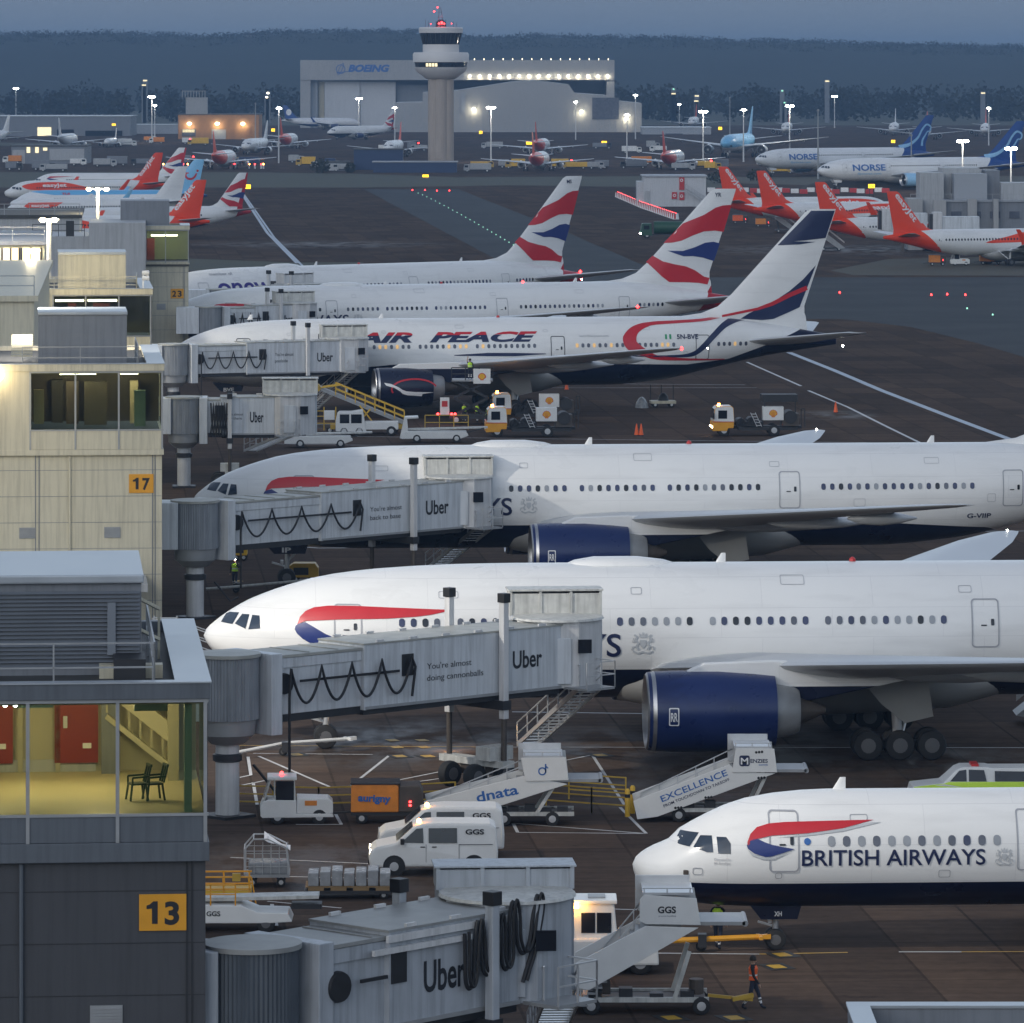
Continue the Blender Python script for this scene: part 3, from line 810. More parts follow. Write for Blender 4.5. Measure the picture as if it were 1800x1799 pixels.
# spoil heap
mb = MB()
n1, n2 = 26, 12
hx0, hd = XD(1510, 1360), 1360
for j in range(n2 + 1):
    for i in range(n1 + 1):
        u, v = i / n1 * 2 - 1, j / n2 * 2 - 1
        r = max(0, 1 - (u * u + v * v) ** .5)
        mb.v.append((hx0 + u * 15, hd + v * 8, -.05 + 4.4 * r ** .8 * (1 + .3 * mn.noise(Vector((u * 3, v * 3, 5)))) if r else -.05))
for j in range(n2):
    for i in range(n1):
        a = j * (n1 + 1) + i; mb.f.append((a, a + 1, a + n1 + 2, a + n1 + 1)); mb.m.append(0)
tag(mb.build('earth_heap', 'soil', smooth=True), 'dark mound of earth between the taxiway barriers and white jets', 'earth heap')
# ---------------------------------------------------------------- lamp masts
def mast(px, yh, yb, label, group, m='lamp_white', heads=2, k=1., low=False):
    d = H * F / (yb - YH)
    z = ZD(yh, d)
    t = thing('lamp_mast', label, 'lamp mast', (XD(px, d), d, 0), 0, group)
    MB().cyl((0, 0, 0), (0, 0, z), .28 * k, .14 * k, 8).build('pole', 'light_metal', t, True)
    MB().bar((-1.3 * k, 0, z), (1.3 * k, 0, z), .2 * k).build('crossbar', 'grey_metal', t)
    if heads > 1 and d < 2400: bulb(XD(px, d), d - 2.5, z - .6, 2600, (1, .92, .75), .4)
    for i in range(heads):
        x = (i - (heads - 1) / 2) * 1.5 * k
        MB().lathe([(-.35 * k, .3 * k), (-.1 * k, .75 * k), (.25 * k, .5 * k)], (x, -.5, z + .1), 'z', 10).build('lamp_head', m, t, True)
    return t
near = 'lit floodlight masts across the far apron'
for px, yh, yb, lab, hd in ((267, 171, 252, 'bright floodlight mast left of the brown brick building', 2), (272, 186, 250, 'thin mast just right of the bright one by the shed', 1), (631, 174, 240, 'floodlight mast in front of the left hangar door', 2),
                            (863, 190, 285, 'bright floodlight mast just right of the control tower', 2), (1012, 180, 246, 'floodlight mast standing before the gabled hangar roof', 1), (1102, 203, 284, 'floodlight mast at right end of gabled hangar', 1),
                            (1194, 184, 222, 'far floodlight mast above orange tail right of hangars', 1), (1236, 197, 290, 'brightest floodlight mast right of the hangars', 2), (1307, 194, 285, 'floodlight mast left of the light blue aircraft', 1),
                            (1388, 187, 276, 'floodlight mast with stacked lamps behind first white and blue jet', 2), (1467, 170, 225, 'tall far floodlight mast near the dark wood', 2), (1738, 191, 256, 'floodlight mast near the farthest red tail', 1),
                            (1692, 249, 340, 'bright floodlight mast on pier roof before the blue tail', 2), (1777, 262, 350, 'bright floodlight mast on pier roof at right edge', 2), (28, 156, 214, 'distant twin headed mast at far left', 2),
                            (490, 191, 287, 'floodlight mast beside the distant blue tail', 1), (1117, 168, 245, 'short floodlight mast on end of gabled hangar', 1), (694, 190, 262, 'mast with small lamp left of control tower', 1)):
    mast(px, yh, yb, lab, near, heads=hd)
def pole(px, yh, yb, label):
    d = H * F / (yb - YH)
    t = thing('slim_pole', label, 'pole', (XD(px, d), d, 0))
    z = ZD(yh, d)
    MB().cyl((0, 0, 0), (0, 0, z), .26, .15, 8).build('shaft', 'grey_metal', t, True)
    MB().lathe([(z, .3), (z + .4, .35), (z + .6, .1)], ax='z', n=8).build('cap', 'grey_metal', t)
pole(1283, 173, 240, 'unlit tall pole between the lit masts right of hangars')
pole(1438, 196, 315, 'slim dark pole beside nose of nearer white and blue jet')
pole(1602, 240, 318, 'slim dark pole before engine of nearer white and blue jet')
pole(449, 183, 246, 'slim unlit pole beside the brown brick building')
for i, (px, py, m) in enumerate(((255, 142, 'window_lit'), (253, 150, 'window_lit'), (471, 164, 'lamp_soft'), (469, 171, 'lamp_soft'), (1184, 157, 'lamp_green'), (1184, 165, 'window_lit'), (1225, 169, 'window_lit'), (1224, 178, 'window_lit'), (1375, 160, 'lamp_green'), (1379, 181, 'lamp_green'), (1454, 143, 'window_lit'), (1728, 164, 'window_lit'), (1680, 222, 'window_lit'), (1672, 228, 'lamp_soft'))):  # lamp reflections, stood up as small glowing panels
    d = 2860
    t = thing('lamp_reflection', 'tiny lit window seen against the dark wood', 'cabin', (XD(px, d), d, 0), 0, 'tiny lights against the wood')
    z = ZD(py, d)
    MB().b2(-1.2, 1.2, 0, 2, 0, z + .8).build('wall', 'clad_dark', t)
    MB().b2(-1.1 if 'window' in m else -.5, 1.1 if 'window' in m else .5, -.06, .02, z - .35, z + .35).build('window', m, t)  # glow panel only, no window there
for px, py, w_ in ((442, 65, 5), (470, 66, 4), (517, 67, 1.2)):
    d = 5000
    t = thing('hill_house', 'tiny pale house high on the hill left of hangars', 'house', (XD(px, d), d, hz(XD(px, d), d) - 3), 0, 'houses on the hill')
    zz = ZD(py, d) - t.location.z
    MB().b2(-w_, w_, 0, 6, 0, zz + 1).build('wall', 'hangar_door', t)
    MB().prism([(-w_ - .5, zz + 1), (w_ + .5, zz + 1), (0, zz + 3.4)], -.4, 6.4).build('roof', 'roof_dark', t)
    MB().b2(-.8, .8, -.1, .02, zz - 1.3, zz).build('window', 'window_lit', t)
def lit_sign(px, py, d, wd, ht, label):
    x, z = XD(px, d), ZD(py, d)
    t = thing('taxiway_sign', label, 'sign', (x, d, 0))
    MB().box(0, 0, z - ht / 2, wd, .3, ht).build('panel', 'sign_lit', t)
    for dx in (-wd * .3, wd * .3): MB().cyl((dx, .1, 0), (dx, .1, z - ht / 2), .08).build('post', 'dark_metal', t)
    mb = MB(); put_flat(mb, text2('7', ht * .3, ht * .5, bold=.02), (-wd * .2, -.15, z - ht * .28), (1, 0, 0), (0, 0, 1), .02)
    put_flat(mb, text2('5', ht * .3, ht * .5, bold=.02), (wd * .05, -.15, z - ht * .28), (1, 0, 0), (0, 0, 1), .02)
    mb.build('lettering', 'letter_black', t)
for px, py, d, w_, h_, lab in ((434, 328.5, 1300, 1.8, 1.0, 'lit yellow sign beside the striped red tail'), (748, 309.5, 1480, 1.7, .7, 'lit yellow sign below the control tower'), (1532, 327.5, 1250, 1.5, .9, 'lit yellow sign before the earth heap'),
                               (480, 229, 2200, 1.4, 1.2, 'small lit sign right of brown brick building'), (845, 233, 2280, 1.4, 1.2, 'small lit sign on the wall right of control tower'), (930, 252, 2100, 2.2, 1.3, 'lit amber sign left of the orange tailed jet by hangar'),
                               (1062, 251, 2100, 2, 1.2, 'lit amber sign before right end of gabled hangar'), (1266, 226, 2390, 1.6, 1.3, 'small lit sign on low tan building'), (1570, 249, 1900, 1.4, 1, 'small lit sign above first white and blue jet'), (200, 219.5, 2300, 1.6, .9, 'small lit sign on the long low shed')):
    lit_sign(px, py, d, w_, h_, lab)
# ---------------------------------------------------------------- aircraft
mat('wing_grey', (.5, .52, .54), .35, .1, var=.06, scale=.4)
mat('belly_grey', (.36, .36, .35), .45, var=.1, scale=.6)
def pchip(tab):
    xs = [t[0] for t in tab]; ys = [t[1] for t in tab]
    n = len(xs)
    h = [xs[i + 1] - xs[i] for i in range(n - 1)]
    dl = [(ys[i + 1] - ys[i]) / h[i] for i in range(n - 1)]
    m = [dl[0]] + [0 if dl[i - 1] * dl[i] <= 0 else 2 * dl[i - 1] * dl[i] / (dl[i - 1] + dl[i]) for i in range(1, n - 1)] + [dl[-1]]
    def f(x):
        if x <= xs[0]: return ys[0]
        if x >= xs[-1]: return ys[-1]
        i = max(k for k in range(n - 1) if xs[k] <= x)
        t = (x - xs[i]) / h[i]
        return (ys[i] * (1 + 2 * t) * (1 - t) ** 2 + m[i] * h[i] * t * (1 - t) ** 2 + ys[i + 1] * t * t * (3 - 2 * t) + m[i + 1] * h[i] * t * t * (t - 1))
    return f
WIDE = dict(L=62.9, top=[(0, 5.2), (.12, 5.5), (.5, 5.85), (.75, 6.05), (1.3, 6.42), (2.15, 6.88), (3.7, 7.45), (5.3, 7.88), (6.9, 8.12), (9, 8.3), (12, 8.42), (15, 8.45), (48, 8.45), (52, 8.3), (56, 7.8), (60, 7.1), (62.9, 6.6)],
            bot=[(0, 5.2), (.12, 4.9), (.5, 4.45), (1.5, 3.8), (3, 3.2), (5, 2.7), (8, 2.35), (11, 2.25), (41, 2.25), (46, 2.65), (51, 3.7), (56, 4.75), (60, 5.35), (62.9, 5.75)],
            wid=[(0, .02), (.12, .4), (.5, .85), (1.5, 1.5), (3, 2.1), (5, 2.62), (8, 3.0), (11, 3.1), (41, 3.1), (46, 3.0), (51, 2.45), (56, 1.65), (60, .85), (62.9, .2)],
            fin=[(6.8, 51, 60.2, .9), (8.25, 46.6, 60.05, .95), (8.7, 50.0, 59.9, .95), (9.3, 51.6, 59.9, .92), (10.5, 53.0, 60.3, .85), (17.9, 60.0, 62.85, .36), (18.15, 60.5, 62.9, .2)],
            wing=[(2.0, 20.0, 15.5, 3.6, 1.7), (3.1, 20.6, 13.8, 3.9, 1.6), (10, 25.6, 9.6, 4.75, 1.05), (20, 33.0, 5.4, 5.9, .55), (28, 38.9, 2.9, 6.85, .3), (30, 40.9, 1.5, 7.1, .16), (30.45, 41.9, .6, 7.15, .08)],
            stab=[(.6, 52.6, 7.6, 6.1, .8), (2.0, 54.2, 6.4, 6.25, .65), (10.3, 61.0, 2.6, 7.3, .25), (10.7, 61.7, 1.7, 7.35, .1)],
            eng=(19.6, 9.6, 2.72, 1.8, 5.7), ng=5.6, ngr=.55, mg=(31.4, 5.4, .68, 3, 1.45), winz=6.03, bogie=True)
def stretch(tab, x0, dx): return [(a + (dx if a > x0 else 0), *r) for a, *r in tab]
NARROW = dict(L=37.57, top=[(0, 3.05), (.1, 3.3), (.6, 3.66), (1.37, 4.0), (1.7, 4.34), (2.28, 4.66), (3.0, 5.02), (3.8, 5.32), (4.8, 5.52), (5.8, 5.63), (7, 5.68), (27, 5.68), (30, 5.62), (34, 5.25), (37.57, 4.75)],
              bot=[(0, 3.05), (.06, 2.7), (.36, 2.3), (1.2, 1.9), (2.5, 1.66), (4, 1.56), (6, 1.54), (23, 1.54), (27, 1.95), (31, 2.8), (35, 3.75), (37.57, 4.3)],
              wid=[(0, .02), (.1, .4), (.6, .95), (1.4, 1.35), (2.5, 1.68), (4, 1.9), (6, 1.975), (23, 1.975), (27, 1.9), (31, 1.4), (35, .65), (37.57, .18)],
              fin=[(4.9, 30, 36.0, .6), (5.45, 28.3, 35.9, .62), (5.8, 29.9, 35.9, .62), (6.3, 30.9, 36.0, .6), (11.4, 34.9, 37.0, .26), (11.65, 35.3, 37.0, .12)],
              wing=[(1.2, 11.2, 7.6, 2.1, 1.0), (2.0, 11.7, 7.0, 2.2, .95), (6.4, 14.6, 4.1, 2.7, .5), (15.5, 19.9, 1.75, 3.55, .2), (16.6, 20.6, 1.5, 3.7, .16)],
              stab=[(.4, 31.2, 4.2, 4.75, .42), (1.0, 31.7, 3.8, 4.8, .4), (6.0, 35.0, 1.5, 5.3, .15), (6.22, 35.4, 1.0, 5.32, .06)],
              eng=(10.3, 5.75, 1.75, 1.08, 3.6), ng=5.07, ngr=.38, mg=(17.7, 3.8, .58, 1, 0), winz=4.1, bogie=False)
A321 = dict(NARROW, L=44.5, **{k: stretch(NARROW[k], 9, 6.93) for k in ('top', 'bot', 'wid')})
A321['fin'] = [(z, a + 6.93, b + 6.93, t) for z, a, b, t in NARROW['fin']]
A321['stab'] = [(y, x + 6.93, c, z, t) for y, x, c, z, t in NARROW['stab']]
A321['wing'] = [(y, x + 4.3, c, z, t) for y, x, c, z, t in NARROW['wing']]
A321['eng'] = (14.6, 5.75, 1.75, 1.08, 3.6); A321['mg'] = (22, 3.8, .58, 1, 0)
def scaled(P, sx, sy, sz):
    Q = dict(P)
    Q['L'] = P['L'] * sx
    for k in ('top', 'bot'): Q[k] = [(a * sx, b * sz) for a, b in P[k]]
    Q['wid'] = [(a * sx, b * sy) for a, b in P['wid']]
    Q['fin'] = [(z * sz, a * sx, b * sx, t * sy) for z, a, b, t in P['fin']]
    for k in ('wing', 'stab'): Q[k] = [(y * sy, x * sx, c * sx, z * sz, t * sz) for y, x, c, z, t in P[k]]
    e = P['eng']; Q['eng'] = (e[0] * sx, e[1] * sy, e[2] * sz, e[3] * sz, e[4] * sx)
    Q['ng'] = P['ng'] * sx; Q['mg'] = (P['mg'][0] * sx, P['mg'][1] * sy, *P['mg'][2:]); Q['winz'] = P['winz'] * sz
    return Q
_liv = {}
def livery(name, base, rules):
    if name in M: return name
    m = mat(name, base, .3, var=.025, scale=.35, spec=.3)
    n = m.node_tree; L = n.links
    b = n.nodes['Principled BSDF']
    tc = n.nodes.new('ShaderNodeTexCoord')
    sp = n.nodes.new('ShaderNodeSeparateXYZ'); L.new(tc.outputs['Object'], sp.inputs[0])
    cur = b.inputs['Base Color'].links[0].from_socket
    for kind, col, p in rules:
        if kind in ('below', 'above'):
            mr = n.nodes.new('ShaderNodeMath'); mr.operation = 'DIVIDE'; mr.inputs[1].default_value = 70; L.new(sp.outputs[0], mr.inputs[0])
            r = n.nodes.new('ShaderNodeValToRGB'); e = r.color_ramp.elements
            while len(e) < len(p): e.new(.5)
            for k, (x, z) in enumerate(p): e[k].position = x / 70; e[k].color = (z / 20, z / 20, z / 20, 1)
            L.new(mr.outputs[0], r.inputs[0])
            zz = n.nodes.new('ShaderNodeMath'); zz.operation = 'DIVIDE'; zz.inputs[1].default_value = 20; L.new(sp.outputs[2], zz.inputs[0])
            c = n.nodes.new('ShaderNodeMath'); c.operation = 'LESS_THAN' if kind == 'below' else 'GREATER_THAN'
            L.new(zz.outputs[0], c.inputs[0]); L.new(r.outputs[0], c.inputs[1])
        else:                                                            # aft: x > a + k z
            k1 = n.nodes.new('ShaderNodeMath'); k1.operation = 'MULTIPLY_ADD'; k1.inputs[1].default_value = p[1]; k1.inputs[2].default_value = p[0]
            L.new(sp.outputs[2], k1.inputs[0])
            c = n.nodes.new('ShaderNodeMath'); c.operation = 'GREATER_THAN'
            L.new(sp.outputs[0], c.inputs[0]); L.new(k1.outputs[0], c.inputs[1])
        x = n.nodes.new('ShaderNodeMix'); x.data_type = 'RGBA'
        L.new(c.outputs[0], x.inputs[0]); L.new(cur, x.inputs[6]); x.inputs[7].default_value = (*col, 1)
        cur = x.outputs[2]
    cb = n.nodes.new('ShaderNodeCombineXYZ'); L.new(sp.outputs[0], cb.inputs[0]); L.new(sp.outputs[2], cb.inputs[1])
    br = n.nodes.new('ShaderNodeTexBrick'); br.offset = .37; br.inputs['Scale'].default_value = 1
    br.inputs['Brick Width'].default_value = 5.1; br.inputs['Row Height'].default_value = 1.32; br.inputs['Mortar Size'].default_value = .012
    br.inputs['Color1'].default_value = (1, 1, 1, 1); br.inputs['Color2'].default_value = (.972, .975, .978, 1); br.inputs['Mortar'].default_value = (.86, .86, .87, 1)
    L.new(cb.outputs[0], br.inputs['Vector'])
    gm = n.nodes.new('ShaderNodeMapping'); gm.inputs['Scale'].default_value = (.25, 1, 1.6); L.new(tc.outputs['Object'], gm.inputs[0])
    gn = n.nodes.new('ShaderNodeTexNoise'); gn.inputs['Scale'].default_value = 1.1; gn.inputs['Detail'].default_value = 8; L.new(gm.outputs[0], gn.inputs['Vector'])
    gr = n.nodes.new('ShaderNodeMapRange'); gr.inputs[1].default_value = .5; gr.inputs[2].default_value = .8; gr.inputs[3].default_value = 1; gr.inputs[4].default_value = .88; L.new(gn.outputs[0], gr.inputs[0])
    for src in (br.outputs[0], gr.outputs[0]):
        x = n.nodes.new('ShaderNodeMix'); x.data_type = 'RGBA'; x.blend_type = 'MULTIPLY'; x.inputs[0].default_value = 1
        L.new(cur, x.inputs[6]); L.new(src, x.inputs[7]); cur = x.outputs[2]
    L.new(cur, b.inputs['Base Color'])
    return name
class Plane:
    def __init__(s, P, root, side):
        s.P, s.root, s.side = P, root, side
        s.ft, s.fb, s.fw = pchip(P['top']), pchip(P['bot']), pchip(P['wid'])
    def body(s, x, z, off=.03):
        a, b = s.ft(x), s.fb(x)
        zm, h = (a + b) / 2, max(.01, (a - b) / 2)
        q = max(-.98, min(.98, (z - zm) / h))
        z = max(zm - .98 * h, min(zm + .98 * h, z))
        c = sqrt(1 - q * q)
        return (x, s.side * (s.fw(x) * c + off * max(.35, c)), z + off * q * .7)
    def finat(s, x, z, off=.025):
        t = s.P['fin']
        z_ = max(t[0][0], min(t[-1][0], z))
        for p, q in zip(t, t[1:]):
            if z_ <= q[0]: break
        k = (z_ - p[0]) / (q[0] - p[0])
        le, te, th = (p[i] + (q[i] - p[i]) * k for i in (1, 2, 3))
        u = max(0, min(1, (x - le) / (te - le)))
        f = (u / .3) ** .5 if u < .3 else 1 - ((u - .3) / .7) ** 1.6
        return (x, s.side * (th / 2 * f + off), z)
    def engat(s, x, z, off=.03):
        x0, ye, ze, r, ln = s.P['eng']
        q = max(-.98, min(.98, (z - ze) / r))
        k = (x - x0) / ln
        rr = r * (1 - .1 * max(0, k - .55) / .45 - .07 * max(0, .2 - k) / .2)
        return (x, s.side * (ye + rr * sqrt(1 - q * q) + off), z)
    def decal(s, name, sh, m, at=None, parent=None, off=.03, stepx=.5, stepz=.2):
        at = at or s.body
        sh = slice2(sh, stepz, stepx)
        mb = MB()
        mb.add([at(x, z, off) for x, z in sh[0]], sh[1])
        return mb.build(name, m, parent or s.fus, True)
    def multi(s, name, items, at=None, parent=None, off=.03, stepx=.5, stepz=.2):
        at = at or s.body
        mb = MB()
        for sh, m in items:
            sh = slice2(sh, stepz, stepx)
            mb.use(m).add([at(x, z, off) for x, z in sh[0]], sh[1])
        return mb.build(name, None, parent or s.fus, True)
    def text(s, body, x, z, wd, ht, m, at=None, parent=None, bold=.02, shear=0, ang=0., name='lettering', space=1.):
        sh = text2(body, wd, ht, bold, shear, space)
        c, e = cos(ang), sin(ang)
        sd = -s.side
        return s.decal(name, t2(sh, lambda u, v: (x + sd * (u * c - v * e) if True else 0, z + u * e + v * c)), m, at, parent)
def loft(mb, secs, n=8, vert=False):
    prof = []
    for k in range(n + 1): prof.append((k / n) ** 1.6)
    ring = [(u, 1) for u in prof] + [(u, -1) for u in reversed(prof[1:-1])]
    vs = []
    for y, x, c, z, t in secs:
        for u, sgn in ring:
            f = (u / .3) ** .5 if u < .3 else max(0, 1 - ((u - .3) / .7) ** 1.5)
            if vert: vs.append((x + u * c, sgn * t / 2 * f, y))
            else: vs.append((x + u * c, y, z + (t * .5 * f if sgn > 0 else -t * .5 * f) - .02 * c * u))
    m = len(ring)
    fs = [(j * m + i, j * m + (i + 1) % m, (j + 1) * m + (i + 1) % m, (j + 1) * m + i) for j in range(len(secs) - 1) for i in range(m)]
    fs += [tuple(range(m)), tuple(range((len(secs) - 1) * m, len(secs) * m))]
    mb.add(vs, fs)
def wheel(mb, x, y, z, r, wd, hub=True, hm='hub_metal'):
    mb.use('rubber').lathe([(-wd / 2, r * .72), (-wd * .42, r * .93), (-wd * .2, r), (wd * .2, r), (wd * .42, r * .93), (wd / 2, r * .72)], (x, y, z), 'y', 18)
    if hub: mb.use(hm).lathe([(-wd * .53, r * .2), (-wd * .505, r * .5), (wd * .505, r * .5), (wd * .53, r * .2)], (x, y, z), 'y', 14)
def aircraft(label, P, loc, rz, side, fus, wing='wing_grey', finm=None, engm='engine_blue', group='parked aircraft', hi=False, cat='aircraft', winglet=None, cones=True, engines=True, gear=True, stabm=None):
    root = thing('aircraft', label, cat, loc, rz, group)
    A = Plane(P, root, side)
    L = P['L']
    nst = 70 if hi else 40
    xs = []
    for k in range(nst + 1):
        t = k / nst
        xs.append(L * (t ** 2.2 * .5 if t < .3 else 0) if False else L * (t + .0 * t))
    xs = sorted(set([0, .03, .12, .3, .5, .75, 1, 1.3, 1.7, 2.15, 2.7, 3.3, 4, 5, 6, 7, 8, 9.5, 11] + [x for x in xs if x > 11.5]))
    n = 56 if hi else 28
    mb = MB()
    for x in xs:
        a, b, w_ = A.ft(x), A.fb(x), A.fw(x)
        zm, h = (a + b) / 2, max(.01, (a - b) / 2)
        for i in range(n):
            t = 2 * pi * i / n
            mb.v.append((x, w_ * cos(t), zm + h * sin(t)))
    for j in range(len(xs) - 1):
        for i in range(n):
            mb.f.append((j * n + i, j * n + (i + 1) % n, (j + 1) * n + (i + 1) % n, (j + 1) * n + i)); mb.m.append(0)
    mb.f += [tuple(range(n - 1, -1, -1)), tuple(range((len(xs) - 1) * n, len(xs) * n))]; mb.m += [0, 0]
    A.fus = mb.build('fuselage', fus, root, True)
    wd = P['wing']
    A.wings = []
    for sg in (-1, 1):
        mb = MB(); loft(mb, [(sg * y, x, c, z, t) for y, x, c, z, t in wd], 10)
        wo = mb.build('wing', wing, root, True)
        A.wings.append(wo)
        if cones:
            for f in ((.33, .5, .72) if P['bogie'] else (.42, .68)):
                i = max(k for k in range(len(wd) - 1) if wd[k][0] <= f * wd[-1][0]); p, q = wd[i], wd[i + 1]
                k = (f * wd[-1][0] - p[0]) / (q[0] - p[0]); x, c, z = (p[j] + (q[j] - p[j]) * k for j in (1, 2, 3))
                r = .42 if P['bogie'] else .25
                MB().lathe([(x + c * .45, .05), (x + c * .6, r * .8), (x + c * .85, r), (x + c * 1.08, r * .7), (x + c * 1.28, .05)], (0, sg * f * wd[-1][0], z - r * 1.0), 'x', 10).build('flap_fairing', wing, wo, True)
        if winglet:
            y, x, c, z, t = wd[-1]
            mb = MB(); loft(mb, [(z + .02, x, c, 0, t), (z + .5, x + .35, c * .85, 0, t), (z + 2.4, x + 2.0, .7, 0, .08)], 6, True)
            mb.map(lambda v: (v.x, sg * (y + .05 + max(0, v.z - z) * .18) + v.y, v.z)).build('winglet', winglet, wo, True)
        mb = MB(); loft(mb, [(sg * y, x, c, z, t) for y, x, c, z, t in P['stab']], 8)
        mb.build('tailplane', stabm or wing, root, True)
        if engines:
            x0, ye, ze, r, ln = P['eng']
            yy = sg * ye
            e = MB().lathe([(.25, r * .9), (.02, r * .96), (.35, r * .985), (ln * .2, r), (ln * .55, r), (ln * .85, r * .93), (ln, r * .88), (ln - .05, r * .6)], (x0, yy, ze), 'x', 32, False).build('engine', engm, root, True)
            MB().lathe([(.6, r * .74), (.08, r * .83), (-.06, r * .9), (.02, r * .955), (.34, r * .99), (.36, r * .9)], (x0, yy, ze), 'x', 32, False).build('intake_lip', 'bare_metal', e, True)
            mb = MB().use('dark_metal').lathe([(.75, r * .8), (.8, .02)], (x0, yy, ze), 'x', 24, True)
            for k in range(18):
                a = 2 * pi * k / 18
                mb.bar((x0 + .7, yy + .25 * cos(a), ze + .25 * sin(a)), (x0 + .72, yy + r * .76 * cos(a), ze + r * .76 * sin(a)), .12, .03)
            mb.use('light_metal').lathe([(.35, .02), (.55, r * .16), (.8, r * .25)], (x0, yy, ze), 'x', 14)
            mb.build('fan', None, e, True)
            MB().use('grey_metal').lathe([(ln - .3, r * .72), (ln + .9, r * .6), (ln + 1.1, r * .52)], (x0, yy, ze), 'x', 24).use('steel_brown').lathe([(ln + .9, r * .42), (ln + 2.3, r * .08)], (x0, yy, ze), 'x', 18).build('exhaust_cone', None, e, True)
            i = max(k for k in range(len(wd) - 1) if wd[k][0] <= ye); p, q = wd[i], wd[i + 1]; k = (ye - p[0]) / (q[0] - p[0])
            xw, cw, zw = (p[j] + (q[j] - p[j]) * k for j in (1, 2, 3))
            pw = .5 if P['bogie'] else .32
            MB().prism([(x0 + ln * .25, ze + r * .9), (x0 + ln * .45, ze + r * 1.18), (xw, zw + .25), (xw + cw * .6, zw - .1), (xw + cw * .75, zw - .35), (x0 + ln + 1.6, ze + r * .25), (x0 + ln, ze + r * .3)], yy - pw / 2, yy + pw / 2).build('pylon', fus if 'white' in fus else 'white_paint', root, bevel=.06)
    f = P['fin']
    mb = MB(); loft(mb, [(z, a, b - a, 0, t) for z, a, b, t in f], 12, True)
    A.fin = mb.build('tail_fin', finm or fus, root, True)
    # wing root fairing
    x, c = wd[1][1], wd[1][2]
    rb, rw = A.fb(x), A.fw(x)
    MB().lathe([(x - c * .22, .05), (x - c * .1, .62), (x + c * .15, .95), (x + c * .6, 1), (x + c * 1.0, .85), (x + c * 1.22, .45), (x + c * 1.35, .05)], (0, 0, wd[1][3] - .35 * rw / 3.1 - .25), 'x', 32, True, 0, rw * 1.07, rw * .62).build('belly_fairing', 'belly_grey', root, True)
    if gear:
        ng, r = P['ng'], P['ngr']
        zb = A.fb(ng)
        g = MB().use('light_metal').cyl((ng, 0, r), (ng + .1, 0, zb + .5), r * .28, n=10)
        g.bar((ng, 0, r * 2.6), (ng + 1.3 * r * 2, 0, zb + .3), r * .22).bar((ng - .1, 0, r * 2.2), (ng - r * 1.6, 0, r * 2.6), r * .18)
        for dy in (-1, 1): g.box(ng - r * .5, dy * r * .3, r * 2.5, r * .3, r * .3, r * .35)
        go = g.use('dark_metal').bar((ng - r * .5, -r, r * 1.2), (ng + r * .1, r, r * 1.2), r * .2).build('nose_gear', None, root, True)
        for dy in (-1, 1):
            mb = MB(); wheel(mb, ng, dy * r * .62, r, r, r * .7); mb.build('wheel', None, go, True)
        A.ndoor = MB().box(ng + .1, 0, 0, .01, .01, .01).build('gear_door', 'navy', go) if False else None
        for dy in (-1, 1):
            MB().prism([(ng - r * 2.6, zb + .15), (ng + r * 2.4, zb + .1), (ng + r * 2.0, zb - r * 1.1), (ng - r * 1.4, zb - r * 1.1)], dy * r * 1.15 - .03, dy * r * 1.15 + .03).build('gear_door', 'navy' if fus in ('ba_white', 'ba_narrow', 'peace_white') else fus, go)
        mx, my, mr, na, dx = P['mg']
        for sg in (-1, 1):
            zt = P['wing'][1][3] + .1
            g = MB().use('light_metal').cyl((mx, sg * my, mr), (mx - .2, sg * (my + .1), zt + .4), mr * .32, mr * .36, 12)
            g.cyl((mx + .2, sg * my, mr * 1.8), (mx + 1.2, sg * (my - 1.6), zt), mr * .14, n=8)
            if na > 1: g.use('dark_metal').bar((mx - dx, sg * my, mr * 1.0), (mx + dx, sg * my, mr * 1.0), mr * .45)
            go = g.build('main_gear', None, root, True)
            for a in range(na):
                for dy in (-1, 1):
                    mb = MB(); wheel(mb, mx + (a - (na - 1) / 2) * dx, sg * my + dy * mr * .92, mr, mr, mr * .75); mb.build('wheel', None, go, True)
            if P['bogie']:
                mb = MB().add([(mx - 1.9, sg * (my + 1.3), zt - .2), (mx + 1.2, sg * (my + 1.2), zt - .3), (mx + 1.5, sg * (my + .9), 2.0), (mx + .2, sg * (my + .9), 1.7), (mx - .9, sg * (my + 1.1), 2.6)], [(0, 1, 2, 3, 4)])
                mb.add([(v[0], v[1] - sg * .12, v[2]) for v in mb.v[:5]], [(4, 3, 2, 1, 0)])
                mb.f += [(i, (i + 1) % 5, 5 + (i + 1) % 5, 5 + i) for i in range(5)]; mb.m += [0] * 5
                mb.build('gear_door', 'belly_grey', go)
    return A
def windows(A, xs, z, m=('window_blue', 'window_blue', 'window_grey', 'window_dark', 'window_shade'), w_=.27, h_=.38):
    for x in xs:
        sh = shape2([rrect(x - w_ / 2, z - h_ / 2, x + w_ / 2, z + h_ / 2, w_ * .45, 3)])
        A.decal('cabin_window', sh, random.choice(m), off=.022, stepx=0)
def window_row(A, xs, z, m='window_dark', w_=.27, h_=.36):
    mb = MB()
    for x in xs:
        sh = shape2([rrect(x - w_ / 2, z - h_ / 2, x + w_ / 2, z + h_ / 2, w_ * .4, 2)])
        mb.add([A.body(a, b, .03) for a, b in sh[0]], sh[1])
    mb.build('window_row', m, A.fus)
